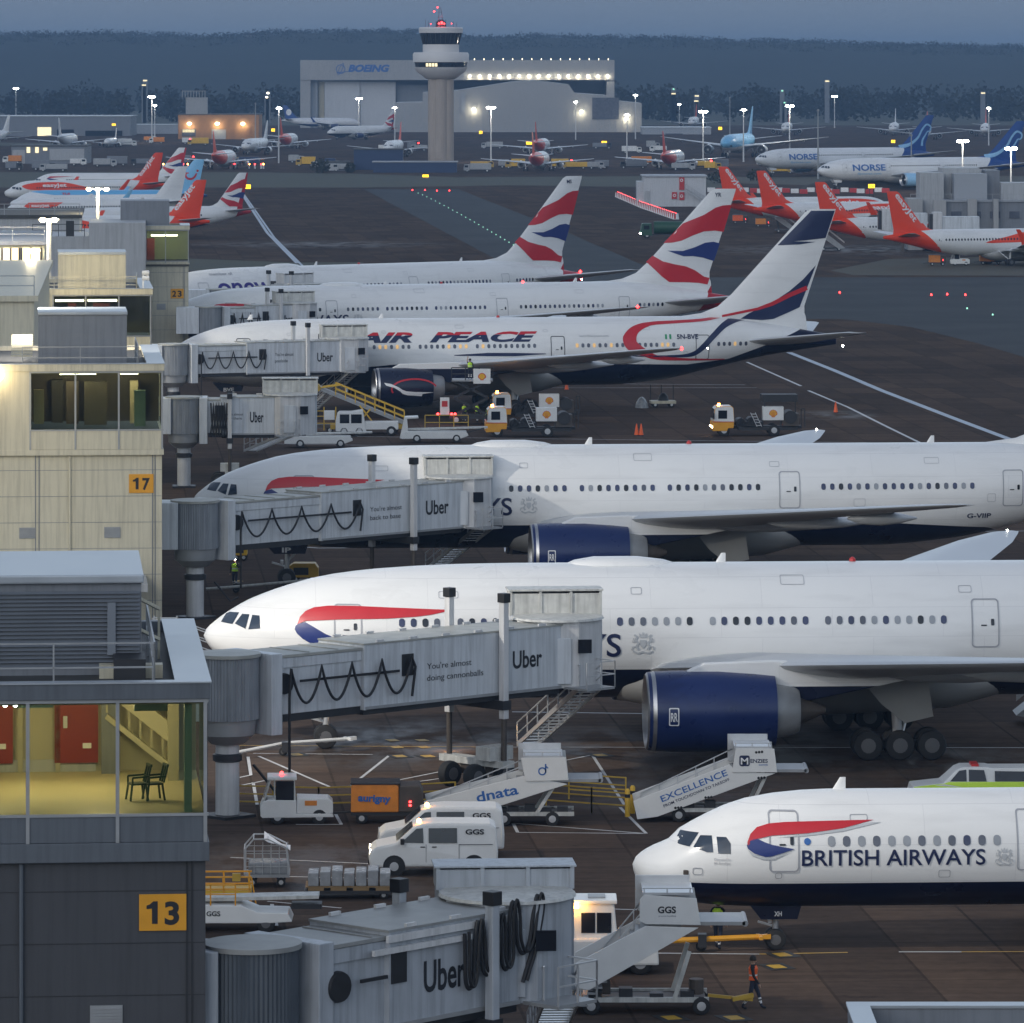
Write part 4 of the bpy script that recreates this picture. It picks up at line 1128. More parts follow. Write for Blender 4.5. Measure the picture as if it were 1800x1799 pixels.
def door(A, x, z0, z1, wd, m='letter_grey', t=.06):
    o, i = rrect(x - wd / 2, z0, x + wd / 2, z1, wd * .14, 4), rrect(x - wd / 2 + t, z0 + t, x + wd / 2 - t, z1 - t, wd * .11, 4)
    zc = z0 + (z1 - z0) * .5
    A.multi('cabin_door', [(ring2(o, i), m), (shape2([rrect(x + wd * .2, zc - .1, x + wd * .32, zc + .2, .04, 2)]), 'window_dark'), (shape2([rrect(x - wd * .16, zc - .12, x + wd * .05, zc - .06, .02, 2)]), 'letter_black')], off=.026)
def panes(A, polys, m='cockpit_glass'):
    for sg in (1, -1):
        keep = A.side; A.side = keep * sg
        for p in polys: A.decal('cockpit_window', shape2([p]), m, off=.02, stepx=.15, stepz=.12)
        A.side = keep
def stroke2(path, wds):
    L, R = [], []
    for i, (x, z) in enumerate(path):
        a, b = path[max(0, i - 1)], path[min(len(path) - 1, i + 1)]
        d = Vector((b[0] - a[0], b[1] - a[1])).normalized()
        w_ = wds if isinstance(wds, (int, float)) else lerp([(k / (len(wds) - 1), v) for k, v in enumerate(wds)], i / (len(path) - 1))
        L.append((x - d.y * w_ / 2, z + d.x * w_ / 2)); R.append((x + d.y * w_ / 2, z - d.x * w_ / 2))
    n = len(path)
    return L + R, [(i, i + 1, n + i + 1, n + i) for i in range(n - 1)]
def crest(A, x, z, r, m='crest_grey'):
    P = []
    P.append(shape2([[(x - .28 * r, z + .3 * r), (x + .28 * r, z + .3 * r), (x + .26 * r, z - .2 * r), (x, z - .5 * r), (x - .26 * r, z - .2 * r)]]))
    for sg in (-1, 1):
        P.append(stroke2([(x + sg * a * r, z + b * r) for a, b in ((.42, -.62), (.6, -.3), (.42, 0), (.7, .25), (.55, .6), (.8, .75))], .2 * r))
        P.append(stroke2([(x + sg * a * r, z + b * r) for a, b in ((.5, .15), (.95, .1), (.85, .45))], .1 * r))
        P.append(stroke2([(x + sg * a * r, z + b * r) for a, b in ((.5, -.3), (.95, -.35), (1, -.65))], .12 * r))
    P.append(shape2([[(x - .3 * r, z + .5 * r), (x + .3 * r, z + .5 * r), (x + .38 * r, z + .95 * r), (x + .15 * r, z + .72 * r), (x, z + 1.05 * r), (x - .15 * r, z + .72 * r), (x - .38 * r, z + .95 * r)]]))
    P.append(stroke2([(x - .9 * r, z - .75 * r), (x - .45 * r, z - .95 * r), (x, z - .8 * r), (x + .45 * r, z - .95 * r), (x + .9 * r, z - .75 * r)], .16 * r))
    A.multi('crest_emblem', [(p, m) for p in P])
NV = (.005, .008, .03)
livery('ba_white', (.78, .78, .77), [('below', NV, [(0, 0), (1.4, 3.0), (2, 3.75), (16, 3.8), (42, 3.8), (48, 3.4), (52, 2.0)]), ('aft', (.42, .018, .028), (55.2, .62))])
livery('ba_narrow', (.78, .78, .77), [('below', NV, [(0, 2.63), (4, 2.58), (24, 2.6), (30, 2.4), (33, 2)]), ('aft', (.42, .018, .028), (40.2, .3))])
livery('ba_narrow_tail', (.78, .78, .77), [('below', NV, [(0, 2.63), (4, 2.58), (24, 2.6), (30, 2.4), (33, 2)]), ('aft', (.42, .018, .028), (33.2, .3))])
livery('peace_white', (.76, .76, .75), [('below', NV, [(0, 0), (7.5, 2.0), (12, 3.0), (16.5, 4.1), (20, 4.4), (40, 4.3), (47, 4.15), (51, 4.6), (55, 6.0), (58, 7.2), (60, 8)])])
livery('jet_orange', (.78, .78, .77), [('aft', (.82, .055, .008), (25.6, 1.05))])
livery('jet_orange_all', (.78, .78, .77), [('aft', (.82, .055, .008), (20, .3))])
livery('holiday_blue', (.76, .77, .78), [('above', (.16, .45, .74), [(0, 5.9), (4, 5.5), (9, 4.85), (20, 4.95), (30, 5.0), (38, 3.0)]), ('aft', (.16, .45, .74), (29, .4)), ('below', (.015, .05, .16), [(0, 0), (20, 1), (24, 2.2), (31, 4.2), (38, 4.9)])])
livery('holiday_wide', (.76, .77, .78), [('above', (.2, .5, .76), [(0, 3.4), (30, 4.2), (60, 3)])])
livery('norse_white', (.76, .77, .78), [('aft', (.01, .06, .26), (43.5, .95))])
livery('plain_white', (.76, .76, .75), [])
livery('white_navy', (.7, .71, .73), [('below', (.02, .05, .16), [(0, 2.2), (45, 3.2), (60, 9)])])
# striped tail from a photograph of it: u along the chord, v up the fin
BATAIL = [('ribbon_red', [(505, 650), (680, 430), (760, 385), (850, 335), (950, 255), (1010, 230), (1080, 225), (990, 530), (920, 515), (830, 522), (740, 565), (640, 625), (570, 645)]),
          ('ribbon_blue', [(520, 735), (640, 740), (740, 700), (830, 650), (900, 640), (950, 660), (885, 860), (800, 820), (720, 800), (640, 800), (580, 770)]),
          ('ribbon_red', [(345, 860), (405, 790), (470, 855), (560, 890), (650, 915), (720, 960), (790, 1035), (835, 1050), (812, 1125), (740, 1105), (640, 1095), (500, 1090), (440, 1020)])]
def ba_tail(A, code):
    f = A.P['fin']; zr, zt = f[2][0], f[-2][0]
    def le(v): return f[3][1] + (f[4 if len(f) > 6 else -2][1] - f[3][1]) * 0 + (f[-2][1] - f[3][1]) * ((zr + (zt - zr) * v) - f[3][0]) / (f[-2][0] - f[3][0])
    def te(v): return f[2][2] + (f[-2][2] - f[2][2]) * v
    def cv(x, y):
        v = (1047 - y) / (1047 - 68)
        xl = 205 + (940 - 205) * v; xt = 835 + (1125 - 835) * v
        u = (x - xl) / (xt - xl)
        return (le(v) + u * (te(v) - le(v)), zr + (zt - zr) * v)
    A.multi('tail_stripes', [(shape2([[cv(*q) for q in p]]), m) for m, p in BATAIL], A.finat, A.fin, stepx=.4, stepz=.6)
    if code:
        x, z = cv(960, 130)
        A.text(code, x, z, .75 * (zt - zr) / 9.4, .45 * (zt - zr) / 9.4, 'letter_navy', A.finat, A.fin)
R777 = [('ribbon_red', [(680, 455), (700, 405), (740, 365), (800, 340), (900, 328), (1100, 328), (1400, 340), (1770, 355), (1600, 388), (1500, 400), (1300, 412), (1000, 418), (740, 432)]),
        ('ribbon_blue', [(663, 490), (670, 465), (690, 450), (738, 440), (810, 480), (880, 520), (980, 560), (1130, 590), (950, 592), (765, 580), (720, 555), (680, 520)])]
W777 = [[(152, 462), (195, 398), (280, 392), (232, 470)], [(248, 465), (300, 400), (350, 400), (322, 497)], [(342, 500), (370, 402), (420, 405), (424, 490)]]
def c777(x, y): return ((350 + x / 4 - 358) / 38.2, 31.5 - (980 + y / 4 - 112) / 38.4)
def big_ba(A, code, reg, gear_text, wins, doors=True):
    panes(A, [[c777(*q) for q in p] for p in W777])
    A.multi('ribbon_emblem', [(shape2([spline([c777(*q) for q in p], 3) if False else [c777(*q) for q in p]]), m) for m, p in R777])
    A.text('BRITISH AIRWAYS', 6.3, 4.45, 12.7, 1.08, 'letter_navy', bold=.012)
    crest(A, 20.0, 5.05, .5)
    for x in (6.55, 16.6 if False else 17.2, 35.75, 49.4): door(A, x, 4.75, 6.95 if x > 8 else 6.85, 1.28)
    windows(A, wins, A.P['winz'])
    A.text(reg, 46.6, 4.05, 1.5, .3, 'letter_navy')
    ba_tail(A, code)
    top_bits(A)
def top_bits(A, w_=True):
    L_ = A.P['L']; zt, zb = A.ft(L_ * .4), A.fb(L_ * .4)
    for fx, fz, a, b in ((.045, .33, .5, .35), (.11, .3, .35, .3), (.17, .78, .9, .3), (.24, .3, .6, .4), (.31, .8, .5, .3), (.42, .86, 1.1, .4), (.55, .8, .6, .3), (.63, .42, .7, .45), (.7, .82, .9, .35), (.76, .45, .5, .5)):
        x, z, k_ = L_ * fx, zb + (zt - zb) * fz, (1 if w_ else .7)
        a, b = a * k_, b * k_
        A.decal('access_panel', ring2(rrect(x, z, x + a, z + b, .06, 2), rrect(x + .022, z + .022, x + a - .022, z + b - .022, .05, 2)), 'letter_grey', off=.024)
    k = A.ft(18)
    if w_: MB().lathe([(16.6, .02), (17.1, .3), (18, .5), (20, .5), (21.2, .3), (21.9, .02)], (0, 0, k - .08), 'x', 16, True, 0, 1.6, .75).build('antenna_dome', 'white_paint', A.fus, True)
    mb = MB()
    for x in ((23.6, 44.5) if w_ else (7.1, 19)): loft(mb, [(k - .05, x, .5, 0, .09), (k + .42, x + .3, .2, 0, .04)], 4, True)
    mb.build('blade_antenna', 'white_paint', A.fus, True)
    MB().lathe([(0, .16), (.12, .14), (.2, .05)], (30, 0, k), 'z', 8).build('beacon', 'red_paint', A.fus)
p_ = .533
W_A = [9.0 + i * p_ for i in range(14)] + [18.95 + i * p_ for i in range(7)] + [23.2 + i * p_ for i in range(9)] + [28.5 + i * p_ for i in range(11)] + [37.8 + i * p_ for i in range(18)] + [51.2 + i * p_ for i in range(6)]
RZ = lambda a: radians(a)
def at(px, d): return (XD(px, d), d, 0)
A2 = aircraft('white long haul jet with ribbon emblem at second jet bridge from the front', WIDE, at(358, 248.5), RZ(3.5), -1, 'ba_white', hi=True)
big_ba(A2, 'MG', 'G-YMMG', 'MG', W_A)
A3 = aircraft('white long haul jet with ribbon emblem parked behind the nearer similar jet', WIDE, at(340, 325.3), RZ(4.5), -1, 'ba_white', hi=True)
big_ba(A3, 'IP', 'G-VIIP', 'IP', W_A)
for A, tx in ((A2, 'MG'), (A3, 'IP')):
    mb = MB(); put_flat(mb, text2(tx, .55, .3, .03), (5.3, -.70, 2.1), (1, 0, 0), (0, 0, 1), .01)
    mb.build('lettering', 'letter_white', A.fus)
    x0, ye, ze, r, ln = WIDE['eng']
    A.decal('maker_badge', ring2(rrect(x0 + .85, ze - .45, x0 + 1.3, ze + .35, .05, 2), rrect(x0 + .9, ze - .4, x0 + 1.25, ze + .3, .04, 2)), 'letter_white', A.engat, [c for c in A.root.children if c.name.startswith('engine')][0])
    A.text('RR', x0 + .93, ze - .25, .3, .4, 'letter_white', A.engat, [c for c in A.root.children if c.name.startswith('engine')][0], name='maker_badge')
P4 = scaled(WIDE, .975, 1, 1)
P4['eng'] = (17.4, 9.6, 2.72, 1.8, 5.1)
A4 = aircraft('white and navy jet with red swoosh and navy tipped tail fin', P4, at(296, 486), RZ(9), -1, 'peace_white', finm='plain_white', engm='navy', hi=True)
q = lambda x, y, k=3.913, ox=1040, oy=320: (((ox + x / k - 305) / 18.72) * .982, 31.5 - (oy + y / k - 112) / lerp([(300, 19.62), (1500, 19.15)], ox + x / k))
panes(A4, [[c777(*v) for v in p] for p in W777])
for body, x, wd_ in (('AIR', 16.3, 5.5), ('PEACE', 23.3, 9.9)):
    sh = slice2(t2(text2(body, wd_, .86, .045, .35), lambda u, v: (x + u, 6.42 + v)), .2, 0)
    hi_ = [f for f in sh[1] if sum(sh[0][i][1] for i in f) / len(f) > 6.42 + .6]; lo_ = [f for f in sh[1] if sum(sh[0][i][1] for i in f) / len(f) < 6.42 + .58]
    A4.multi('lettering', [((sh[0], hi_), 'ribbon_red'), ((sh[0], lo_), 'letter_navy')])
windows(A4, [x * .982 - .35 for x in W_A if x > 18], 6.0, ('cabin_warm', 'window_grey', 'window_grey'))
for x in (6.5, 16.4, 35.0, 48.4): door(A4, x, 4.6, 6.85, 1.28, 'letter_black')
A4.text('www.flyairpeace.com', 37.0, 6.75, 2.7, .2, 'letter_grey', bold=0)
A4.text('5N-BVE', 46.0, 6.5, 2.0, .42, 'letter_navy', bold=.03)
A4.multi('flag_emblem', [(shape2([[(x, 6.5), (x + .18, 6.5), (x + .18, 6.92), (x, 6.92)]]), m) for x, m in ((44.9, 'flag_green'), (45.1, 'letter_white'), (45.3, 'flag_green'))])
k2 = lambda pts: [q(x, y, 2.571, 850, 300) for x, y in pts]
A4.multi('swoosh_emblem', [(stroke2(spline(k2([(1100, 652), (1000, 672), (850, 682), (740, 690), (670, 715), (640, 755), (650, 785), (700, 815), (760, 838), (860, 846), (1000, 849), (1080, 848)]), 5, False), [.2, .22, .25, .3, .7, 1.3, 1.1, .7, .4, .25, .15, .08]), 'ribbon_red'),
                           (stroke2(spline(k2([(560, 828), (700, 832), (860, 832), (930, 822), (975, 790), (1020, 745), (1080, 695), (1150, 668), (1200, 662)]), 5, False), [.06, .12, .25, .4, .5, .5, .5, .5, .5]), 'letter_navy'),
                           (stroke2(k2([(-150, 830), (0, 826), (120, 826), (260, 822)]), [.06, .3, .3, .05]), 'letter_navy')])
FINP = lambda pts: [q(x, y) for x, y in pts]
A4.multi('tail_stripes', [(shape2([FINP([(1292, 436), (1526, 198), (1692, 198), (1628, 386), (1480, 402), (1400, 408), (1560, 412), (1440, 430)])]), 'letter_navy'),
                          (shape2([FINP([(1560, 572), (1470, 670), (1370, 752), (1250, 830), (1150, 872), (1085, 905), (1030, 940), (1180, 950), (1260, 942), (1360, 900), (1446, 862)])]), 'letter_navy')], A4.finat, A4.fin)
A4.multi('tail_stripes', [(stroke2(FINP([(900, 922), (1150, 872), (1250, 838), (1380, 775), (1498, 728)]), [.2, .25, .35, .4, .4]), 'ribbon_red')], lambda x, z, o: A4.finat(x, z, .035), A4.fin)
en = [c for c in A4.root.children if c.name.startswith('engine')][0]
e4 = lambda x, y: (P4['eng'][0] + (430 + x / 3.83 - 667) / 19.3, P4['eng'][2] + .05 - (640 + y / 3.83 - 680) / 19.8)
A4.decal('bird_emblem', shape2([[e4(*v) for v in ((955, 115), (1000, 122), (1050, 145), (1075, 162), (1100, 172), (1160, 178), (1285, 182), (1210, 192), (1205, 208), (1165, 204), (1110, 200), (1078, 190), (1060, 172), (1020, 148), (970, 134))]]), 'letter_white', A4.engat, en, .04)
A4.decal('bird_emblem', stroke2([e4(1155 + 150 * cos(a), 160 + 68 * sin(a)) for a in [radians(t) for t in range(160, 352, 8)]], .14), 'ribbon_red', A4.engat, en)
mb = MB(); put_flat(mb, text2('BVE', .95, .34, .03), (4.9, -.70, 2.0), (1, 0, 0), (0, 0, 1), .01); mb.build('lettering', 'letter_white', A4.fus)
top_bits(A4, False)
A5 = aircraft('white jet with striped tail fin just behind the navy and white one', WIDE, at(287, 557), RZ(18), -1, 'ba_white', hi=True)
big_ba(A5, 'YR', 'G-YMMR', 'YR', W_A)
A6 = aircraft('white jet with purple lettering and striped tail, farthest of the big row', WIDE, at(250, 603), RZ(38), -1, 'ba_white', hi=True)
panes(A6, [[c777(*v) for v in p] for p in W777])
A6.text('oneworld', 8.3, 5.55, 12.8, 2.0, 'purple', bold=.02)
for x in (6.55, 35.7, 49.4): door(A6, x, 4.75, 6.95, 1.28)
windows(A6, [x for x in W_A if x > 23], 6.15)
ba_tail(A6, 'MS'); top_bits(A6)
A6.text('member of', 8, 7.7, 3, .3, 'letter_grey')
# beacons and lamps that are lit on the big jets
for A, x, y, z, m, r in ((A4, 41.2, -30.2, 7.1, 'lamp_red', .17), (A5, 41.2, -30.2, 7.15, 'lamp_red', .17), (A5, 39, 0, 8.5, 'lamp_red', .17), (A4, 62, 0, 5.6, 'lamp_white', .1), (A5, 62.8, 0, 5.9, 'lamp_white', .12), (A3, 41.9, 30.4, 7.2, 'lamp_white', .06), (A6, 62.7, -.2, 5.9, 'lamp_white', .1), (A6, 62.4, -.3, 6.8, 'lamp_red', .2), (A2, 41.9, 30.4, 7.2, 'lamp_white', .05), (A4, 43.5, -30, 7.1, 'lamp_white', .07)):
    MB().lathe([(-r, r * .2), (0, r), (r, r * .2)], (x, y, z), 'z', 8).build('position_lamp', m, A.root, True)
# ---- the narrow jet in front
A1 = aircraft('white and navy short haul jet in front with nose at stairs', A321, at(1112, 192), RZ(3), -1, 'ba_narrow', hi=True, winglet='white_paint')
cw = lambda x, y: ((1100 + x / 2.571 - 1112) / 49.6, 31.5 - (1370 + y / 2.571 - 112) / 49.3)
c1 = lambda x, y: ((1100 + x / 2.571 - 1112) / 49.6, 31.5 - (1370 + y / 2.571 - 112) / 49.7)
panes(A1, [[cw(*v) for v in p] for p in ([(210, 262), (245, 212), (320, 212), (275, 270)], [(292, 270), (325, 222), (375, 220), (378, 290), (350, 290)], [(395, 224), (438, 224), (456, 250), (455, 294), (400, 294)])])
A1.multi('ribbon_emblem', [(shape2([[c1(*v) for v in p]]), m) for m, p in (
    ('crest_grey', [(1090, 188), (1138, 188), (960, 226), (800, 244), (660, 252), (800, 236), (960, 214)]), ('crest_grey', [(530, 302), (560, 324), (610, 340), (650, 338), (742, 304), (650, 348), (600, 348), (550, 330)]),
    ('ribbon_red', [(530, 272), (545, 237), (575, 208), (630, 192), (700, 186), (760, 184), (950, 180), (1103, 178), (960, 213), (800, 233), (640, 243), (570, 258), (532, 286)]),
    ('ribbon_blue', [(527, 285), (540, 268), (562, 257), (580, 258), (610, 272), (640, 282), (690, 292), (742, 301), (690, 318), (640, 333), (610, 336), (560, 320), (532, 300)]))])
A1.text('BRITISH AIRWAYS', 5.83, 3.25, 6.5, .57, 'letter_navy', bold=.012)
crest(A1, 13.0, 3.52, .31)
door(A1, 5.21, 3.02, 5.12, 1.06, t=.05); door(A1, 13.9, 3.02, 5.12, .9, t=.05)
A1.decal('cabin_logo', shape2([disc2(6.03, 4.09, .12)]), 'blue_letter')
windows(A1, [6.88 + i * .5336 for i in range(12)] + [15.2 + i * .5336 for i in range(30)], 4.09, ('window_grey', 'window_blue', 'window_shade', 'window_grey'), .26, .36)
A1.text('Operated by', 2.75, 3.42, .58, .09, 'letter_grey', bold=0); A1.text('BA Euroflyer', 2.75, 3.29, .58, .09, 'letter_grey', bold=0)
A1.decal('access_panel', shape2([rrect(1.68, 2.88, 1.86, 3.06, .03, 2)]), 'steel_brown')
ba_tail(A1, 'XH'); top_bits(A1, False)
mb = MB(); put_flat(mb, text2('XH', .27, .17, .03), (5.0, -.5, 1.25), (1, 0, 0), (0, 0, 1), .01); mb.build('lettering', 'letter_white', A1.fus)
# ---- orange tailed jets and the others far off
def orange(label, loc, rz, side, group, hi=True, fus='jet_orange', glet=None):
    A = aircraft(label, NARROW, loc, rz, side, fus, finm='orange_red', engm='white_paint', group=group, winglet='orange_red')
    panes(A, [[cw(*v) for v in p] for p in ([(210, 262), (245, 212), (320, 212), (275, 270)], [(292, 270), (325, 222), (375, 220), (378, 290), (350, 290)], [(395, 224), (438, 224), (456, 250), (455, 294), (400, 294)])])
    if not hi: return A
    A.decal('colour_panel', shape2([spline([(3.6, 4.55), (5.5, 5.05), (9, 5.3), (13.5, 5.2), (17, 4.5), (21, 3.55), (15, 3.6), (9, 3.5), (5.2, 3.7), (3.9, 4.1)], 3)]), 'orange_red', off=.028)
    if side < 0: A.text('easyJet', 8.2, 4.28, 5.6, .8, 'letter_white', bold=.025, at=lambda x, z, o: A.body(x, z, .05))
    else: A.text('easyJet', 13.8, 4.28, 5.6, .8, 'letter_white', bold=.025, at=lambda x, z, o: A.body(x, z, .05))
    an = atan2(5.1, 4.0)
    c, e = cos(an), sin(an)
    sh = text2('easyJet', 5.3, .95, bold=.022)
    if side < 0: f = lambda u, v: (31.75 + u * c - v * e, 6.35 + u * e + v * c)
    else: f = lambda u, v: (35.75 - u * c - v * e, 11.0 - u * e + v * c)
    A.decal('lettering', t2(sh, f), 'letter_white', A.finat, A.fin)
    window_row(A, [6.9 + i * .5336 for i in range(40)], 4.1)
    for x in (5.2, 28.6): door(A, x, 3.05, 5.0, .9, 'letter_white' if x > 20 else 'letter_grey')
    return A
def face(px_tail, px_nose, d, P, yaw_sign=1):      # heading so that nose and tail land on the two photo columns
    return (px_nose - px_tail) / (F / d)
gl = 'aircraft parked beyond the left pier'
# left group: nose left
def left(px_nose, d, L, px_tail):
    c = max(-1, min(1, (px_tail - px_nose) / F * d / L)); return math.acos(c)
orange('orange tailed jet farther back on the left, orange patch at its nose', at(8, 1190), left(8, 1190, 37.6, 283), -1, gl)
orange('nearer orange tailed jet rising just behind the pier roof', at(-12, 912), left(-12, 912, 37.6, 362), -1, gl)
A = aircraft('striped tailed jet farthest back of the left group', NARROW, at(52, 1275), left(52, 1275, 37.6, 392), -1, 'ba_narrow_tail', engm='engine_blue', group=gl); ba_tail(A, '')
panes(A, [[cw(*v) for v in p] for p in ([(210, 262), (245, 212), (320, 212), (275, 270)], [(292, 270), (325, 222), (375, 220), (378, 290), (350, 290)])])
A.multi('ribbon_emblem', [(shape2([[(4.2, 4.4), (5, 4.9), (10.5, 4.9), (6, 4.6)]]), 'ribbon_red'), (shape2([[(4.1, 4.3), (4.6, 4.5), (7, 4.1), (5, 4.0)]]), 'ribbon_blue')]); window_row(A, [9 + i * .5336 for i in range(34)], 4.1)
A = aircraft('striped tailed jet nearest the taxiway on the left', NARROW, at(110, 965), left(110, 965, 37.6, 432), -1, 'ba_narrow_tail', engm='engine_blue', group=gl); ba_tail(A, ''); window_row(A, [9 + i * .5336 for i in range(34)], 4.1)
P7 = scaled(NARROW, 1.06, .98, 1.03)
A = aircraft('light blue topped jet with red smile mark on blue tail', P7, at(18, 1095), left(18, 1095, 39.8, 362), -1, 'holiday_blue', finm='sky_blue', engm='sky_blue', group=gl, winglet='sky_blue')
A.multi('smile_emblem', [(stroke2(spline([(35.6, 9.3), (35.5, 8.6), (36.0, 8.1), (36.8, 8.1), (37.4, 8.6), (37.7, 9.2)], 4, False), [.3, .4, .45, .4, .3]), 'ribbon_red'), (stroke2([(35.2, 9.25), (36.1, 9.25)], .25), 'ribbon_red'), (shape2([disc2(37.9, 9.7, .25, 10)]), 'ribbon_red')], A.finat, A.fin)
A.text('TUI', 10.4, 4.9, 1.6, .42, 'ribbon_red', bold=.04); window_row(A, [9 + i * .5336 for i in range(40)], 4.1)
A = aircraft('white tailed jet with small orange patch and lettering at its nose', NARROW, at(2, 1030), left(2, 1030, 37.6, 326), -1, 'plain_white', engm='white_paint', group=gl, winglet='white_paint')
A.decal('colour_panel', shape2([[(4.0, 4.3), (5, 4.95), (11.8, 4.95), (10.3, 4.2), (8, 3.7), (5, 3.75)]]), 'orange_red', off=.028)
A.text('easyJet', 5.4, 4.15, 3.6, .55, 'letter_white', bold=.025, at=lambda x, z, o: A.body(x, z, .05)); window_row(A, [9 + i * .5336 for i in range(36)], 4.1)
# right group: nose right, starboard side towards us
gr = 'orange tailed jets at the right pier'
def right(px_tail, d, px_nose, P, L, *a, **k):
    c = max(-1, min(1, (px_nose - px_tail) / F * d / L)); an = math.acos(c)
    # nose farther away than tail
    loc = (XD(px_tail, d) + L * cos(an), d + L * sin(an), 0)
    return loc, pi + an
for lab, pt, d, pn in (('orange tailed jet farthest left and farthest back of the right hand four', 1258, 1040, 1580), ('second orange tailed jet from the left in the right hand row', 1325, 1000, 1650), ('third orange tailed jet from the left, behind the navy tipped fin', 1427, 905, 1795), ('nearest orange tailed jet of the right hand row', 1553, 838, 1950)):
    loc, rz = right(pt, d, pn, NARROW, 37.6)
    orange(lab, loc, rz, 1, gr)
# white jets with blue tails
P8 = scaled(WIDE, .985, .95, .93)
gn = 'white jets with blue swirl tails'
for lab, pn, d, pt in (('nearer white jet with light blue engine and swirl on blue tail', 1437, 1345, 1822), ('farther white jet with swirl on blue tail behind the nearer one', 1328, 1500, 1658)):
    an = left(pn, d, P8['L'], pt)
    A = aircraft(lab, P8, at(pn, d), an, -1, 'norse_white', finm='tail_blue', engm='pale_blue', group=gn)
    panes(A, [[(x * .985, z * .95) for x, z in [c777(*v) for v in p]] for p in W777])
    A.text('NORSE', 8.6 if 'nearer' in lab[:8] else 9.5, 4.8, 9.6, 1.55, 'blue_letter', bold=.03)
    A.text('flynorse.com', 10, 3.8, 7, .5, 'pale_blue')
    window_row(A, [20 + i * .62 for i in range(24)] + [36 + i * .62 for i in range(16)], 5.9)
    for x in (6.4, 19, 35): door(A, x, 4.5, 6.5, 1.2)
    A.multi('swirl_emblem', [(stroke2(spline([(49.5, 7.9), (53, 8.6), (56, 10.5), (57.6, 12.8), (59.2, 14.2), (60.8, 13.6), (60.6, 12.4), (59.6, 12.3)], 6, False), [1.2, .9, .7, .6, .55, .5, .4, .3]), 'pale_blue'), (stroke2(spline([(57.6, 8.2), (57.8, 9.8), (58.8, 11.2), (59.6, 12.3)], 5, False), [.9, .7, .5, .4]), 'pale_blue')], A.finat, A.fin)
# far jets seen from ahead or behind
gf = 'distant aircraft by the hangars'
def far(label, px, py, heading, fus='jet_orange', P=NARROW, fin='orange_red', eng='white_paint', tail=None, **k):
    x, y = G(px, py)
    A = aircraft(label, P, (x - cos(heading) * P['L'] / 2, y - sin(heading) * P['L'] / 2, 0), heading, -1, fus, finm=fin, engm=eng, group=gf, **k)
    panes(A, [[cw(*v) for v in p] for p in ([(210, 262), (245, 212), (320, 212), (275, 270)], [(292, 270), (325, 222), (375, 220), (378, 290), (350, 290)])])
    return A
AWAY, HERE = radians(-96), radians(84)            # tail towards us / nose towards us
far('distant orange tailed jet seen from behind in front of the gabled hangar', 946, 301, AWAY, 'jet_orange_all')
far('second orange tailed jet in line beyond the one before the gabled hangar', 950, 273, AWAY, 'jet_orange_all')
far('distant orange tailed jet seen from behind left of white building', 1180, 298, radians(-100), 'jet_orange_all')
far('distant orange tailed jet seen from behind left of the striped tail group', 391, 298, AWAY, 'jet_orange_all')
far('distant orange tailed jet beside the lit lamp mast near blue tail', 505, 262, AWAY, 'jet_orange_all')
far('white jet nose on beyond the orange tailed jet at left', 451, 272, radians(80), 'plain_white', fin='white_paint')
far('tiny orange tailed jet at the wood edge left of light blue jet', 1220, 226, HERE)
far('tiny orange tailed jet nose on above first white and blue jet', 1384, 238, HERE)
far('tiny white jet nose on against the wood above the blue tails', 1572, 238, HERE, 'plain_white', fin='white_paint')
far('tiny orange tailed jet nose on below the farthest right mast', 1732, 240, HERE)
far('tiny orange jet behind first white and blue tail', 1628, 246, HERE)
far('tiny orange tailed jet just left of the control tower foot', 694, 276, HERE)
far('light blue topped wide jet nose on right of the hangars', 1300, 276, radians(78), 'holiday_wide', scaled(WIDE, .9, .95, .93), 'sky_blue', 'white_paint')
A = aircraft('white jet with striped tail parked before the left hangar door', NARROW, at(576, 2230), left(576, 2230, 37.6, 694), -1, 'ba_narrow_tail', group=gf); ba_tail(A, ''); panes(A, [[cw(*v) for v in p] for p in ([(210, 262), (245, 212), (320, 212), (275, 270)], [(292, 270), (325, 222), (375, 220), (378, 290), (350, 290)])])
A = aircraft('white jet with blue tail at far left of the left hangar', NARROW, (XD(634, 2570), 2570, 0), pi, 1, 'white_navy', finm='tail_blue', group=gf, winglet='tail_blue')
A.decal('tail_emblem', shape2([disc2(34.2, 8.3, 1.3, 18, 1.5)]), 'letter_white', A.finat, A.fin)
far('small private jet nose on in front of the long low shed', 196, 259, HERE, 'plain_white', scaled(NARROW, .62, .62, .62), 'white_paint')
far('white jet wing and nose cut by left edge of view', -18, 256, radians(70), 'plain_white', fin='white_paint')
far('white tail and wing of jet parked in front of far shed', 117, 262, AWAY, 'plain_white', scaled(NARROW, .9, .9, 1), 'white_paint')
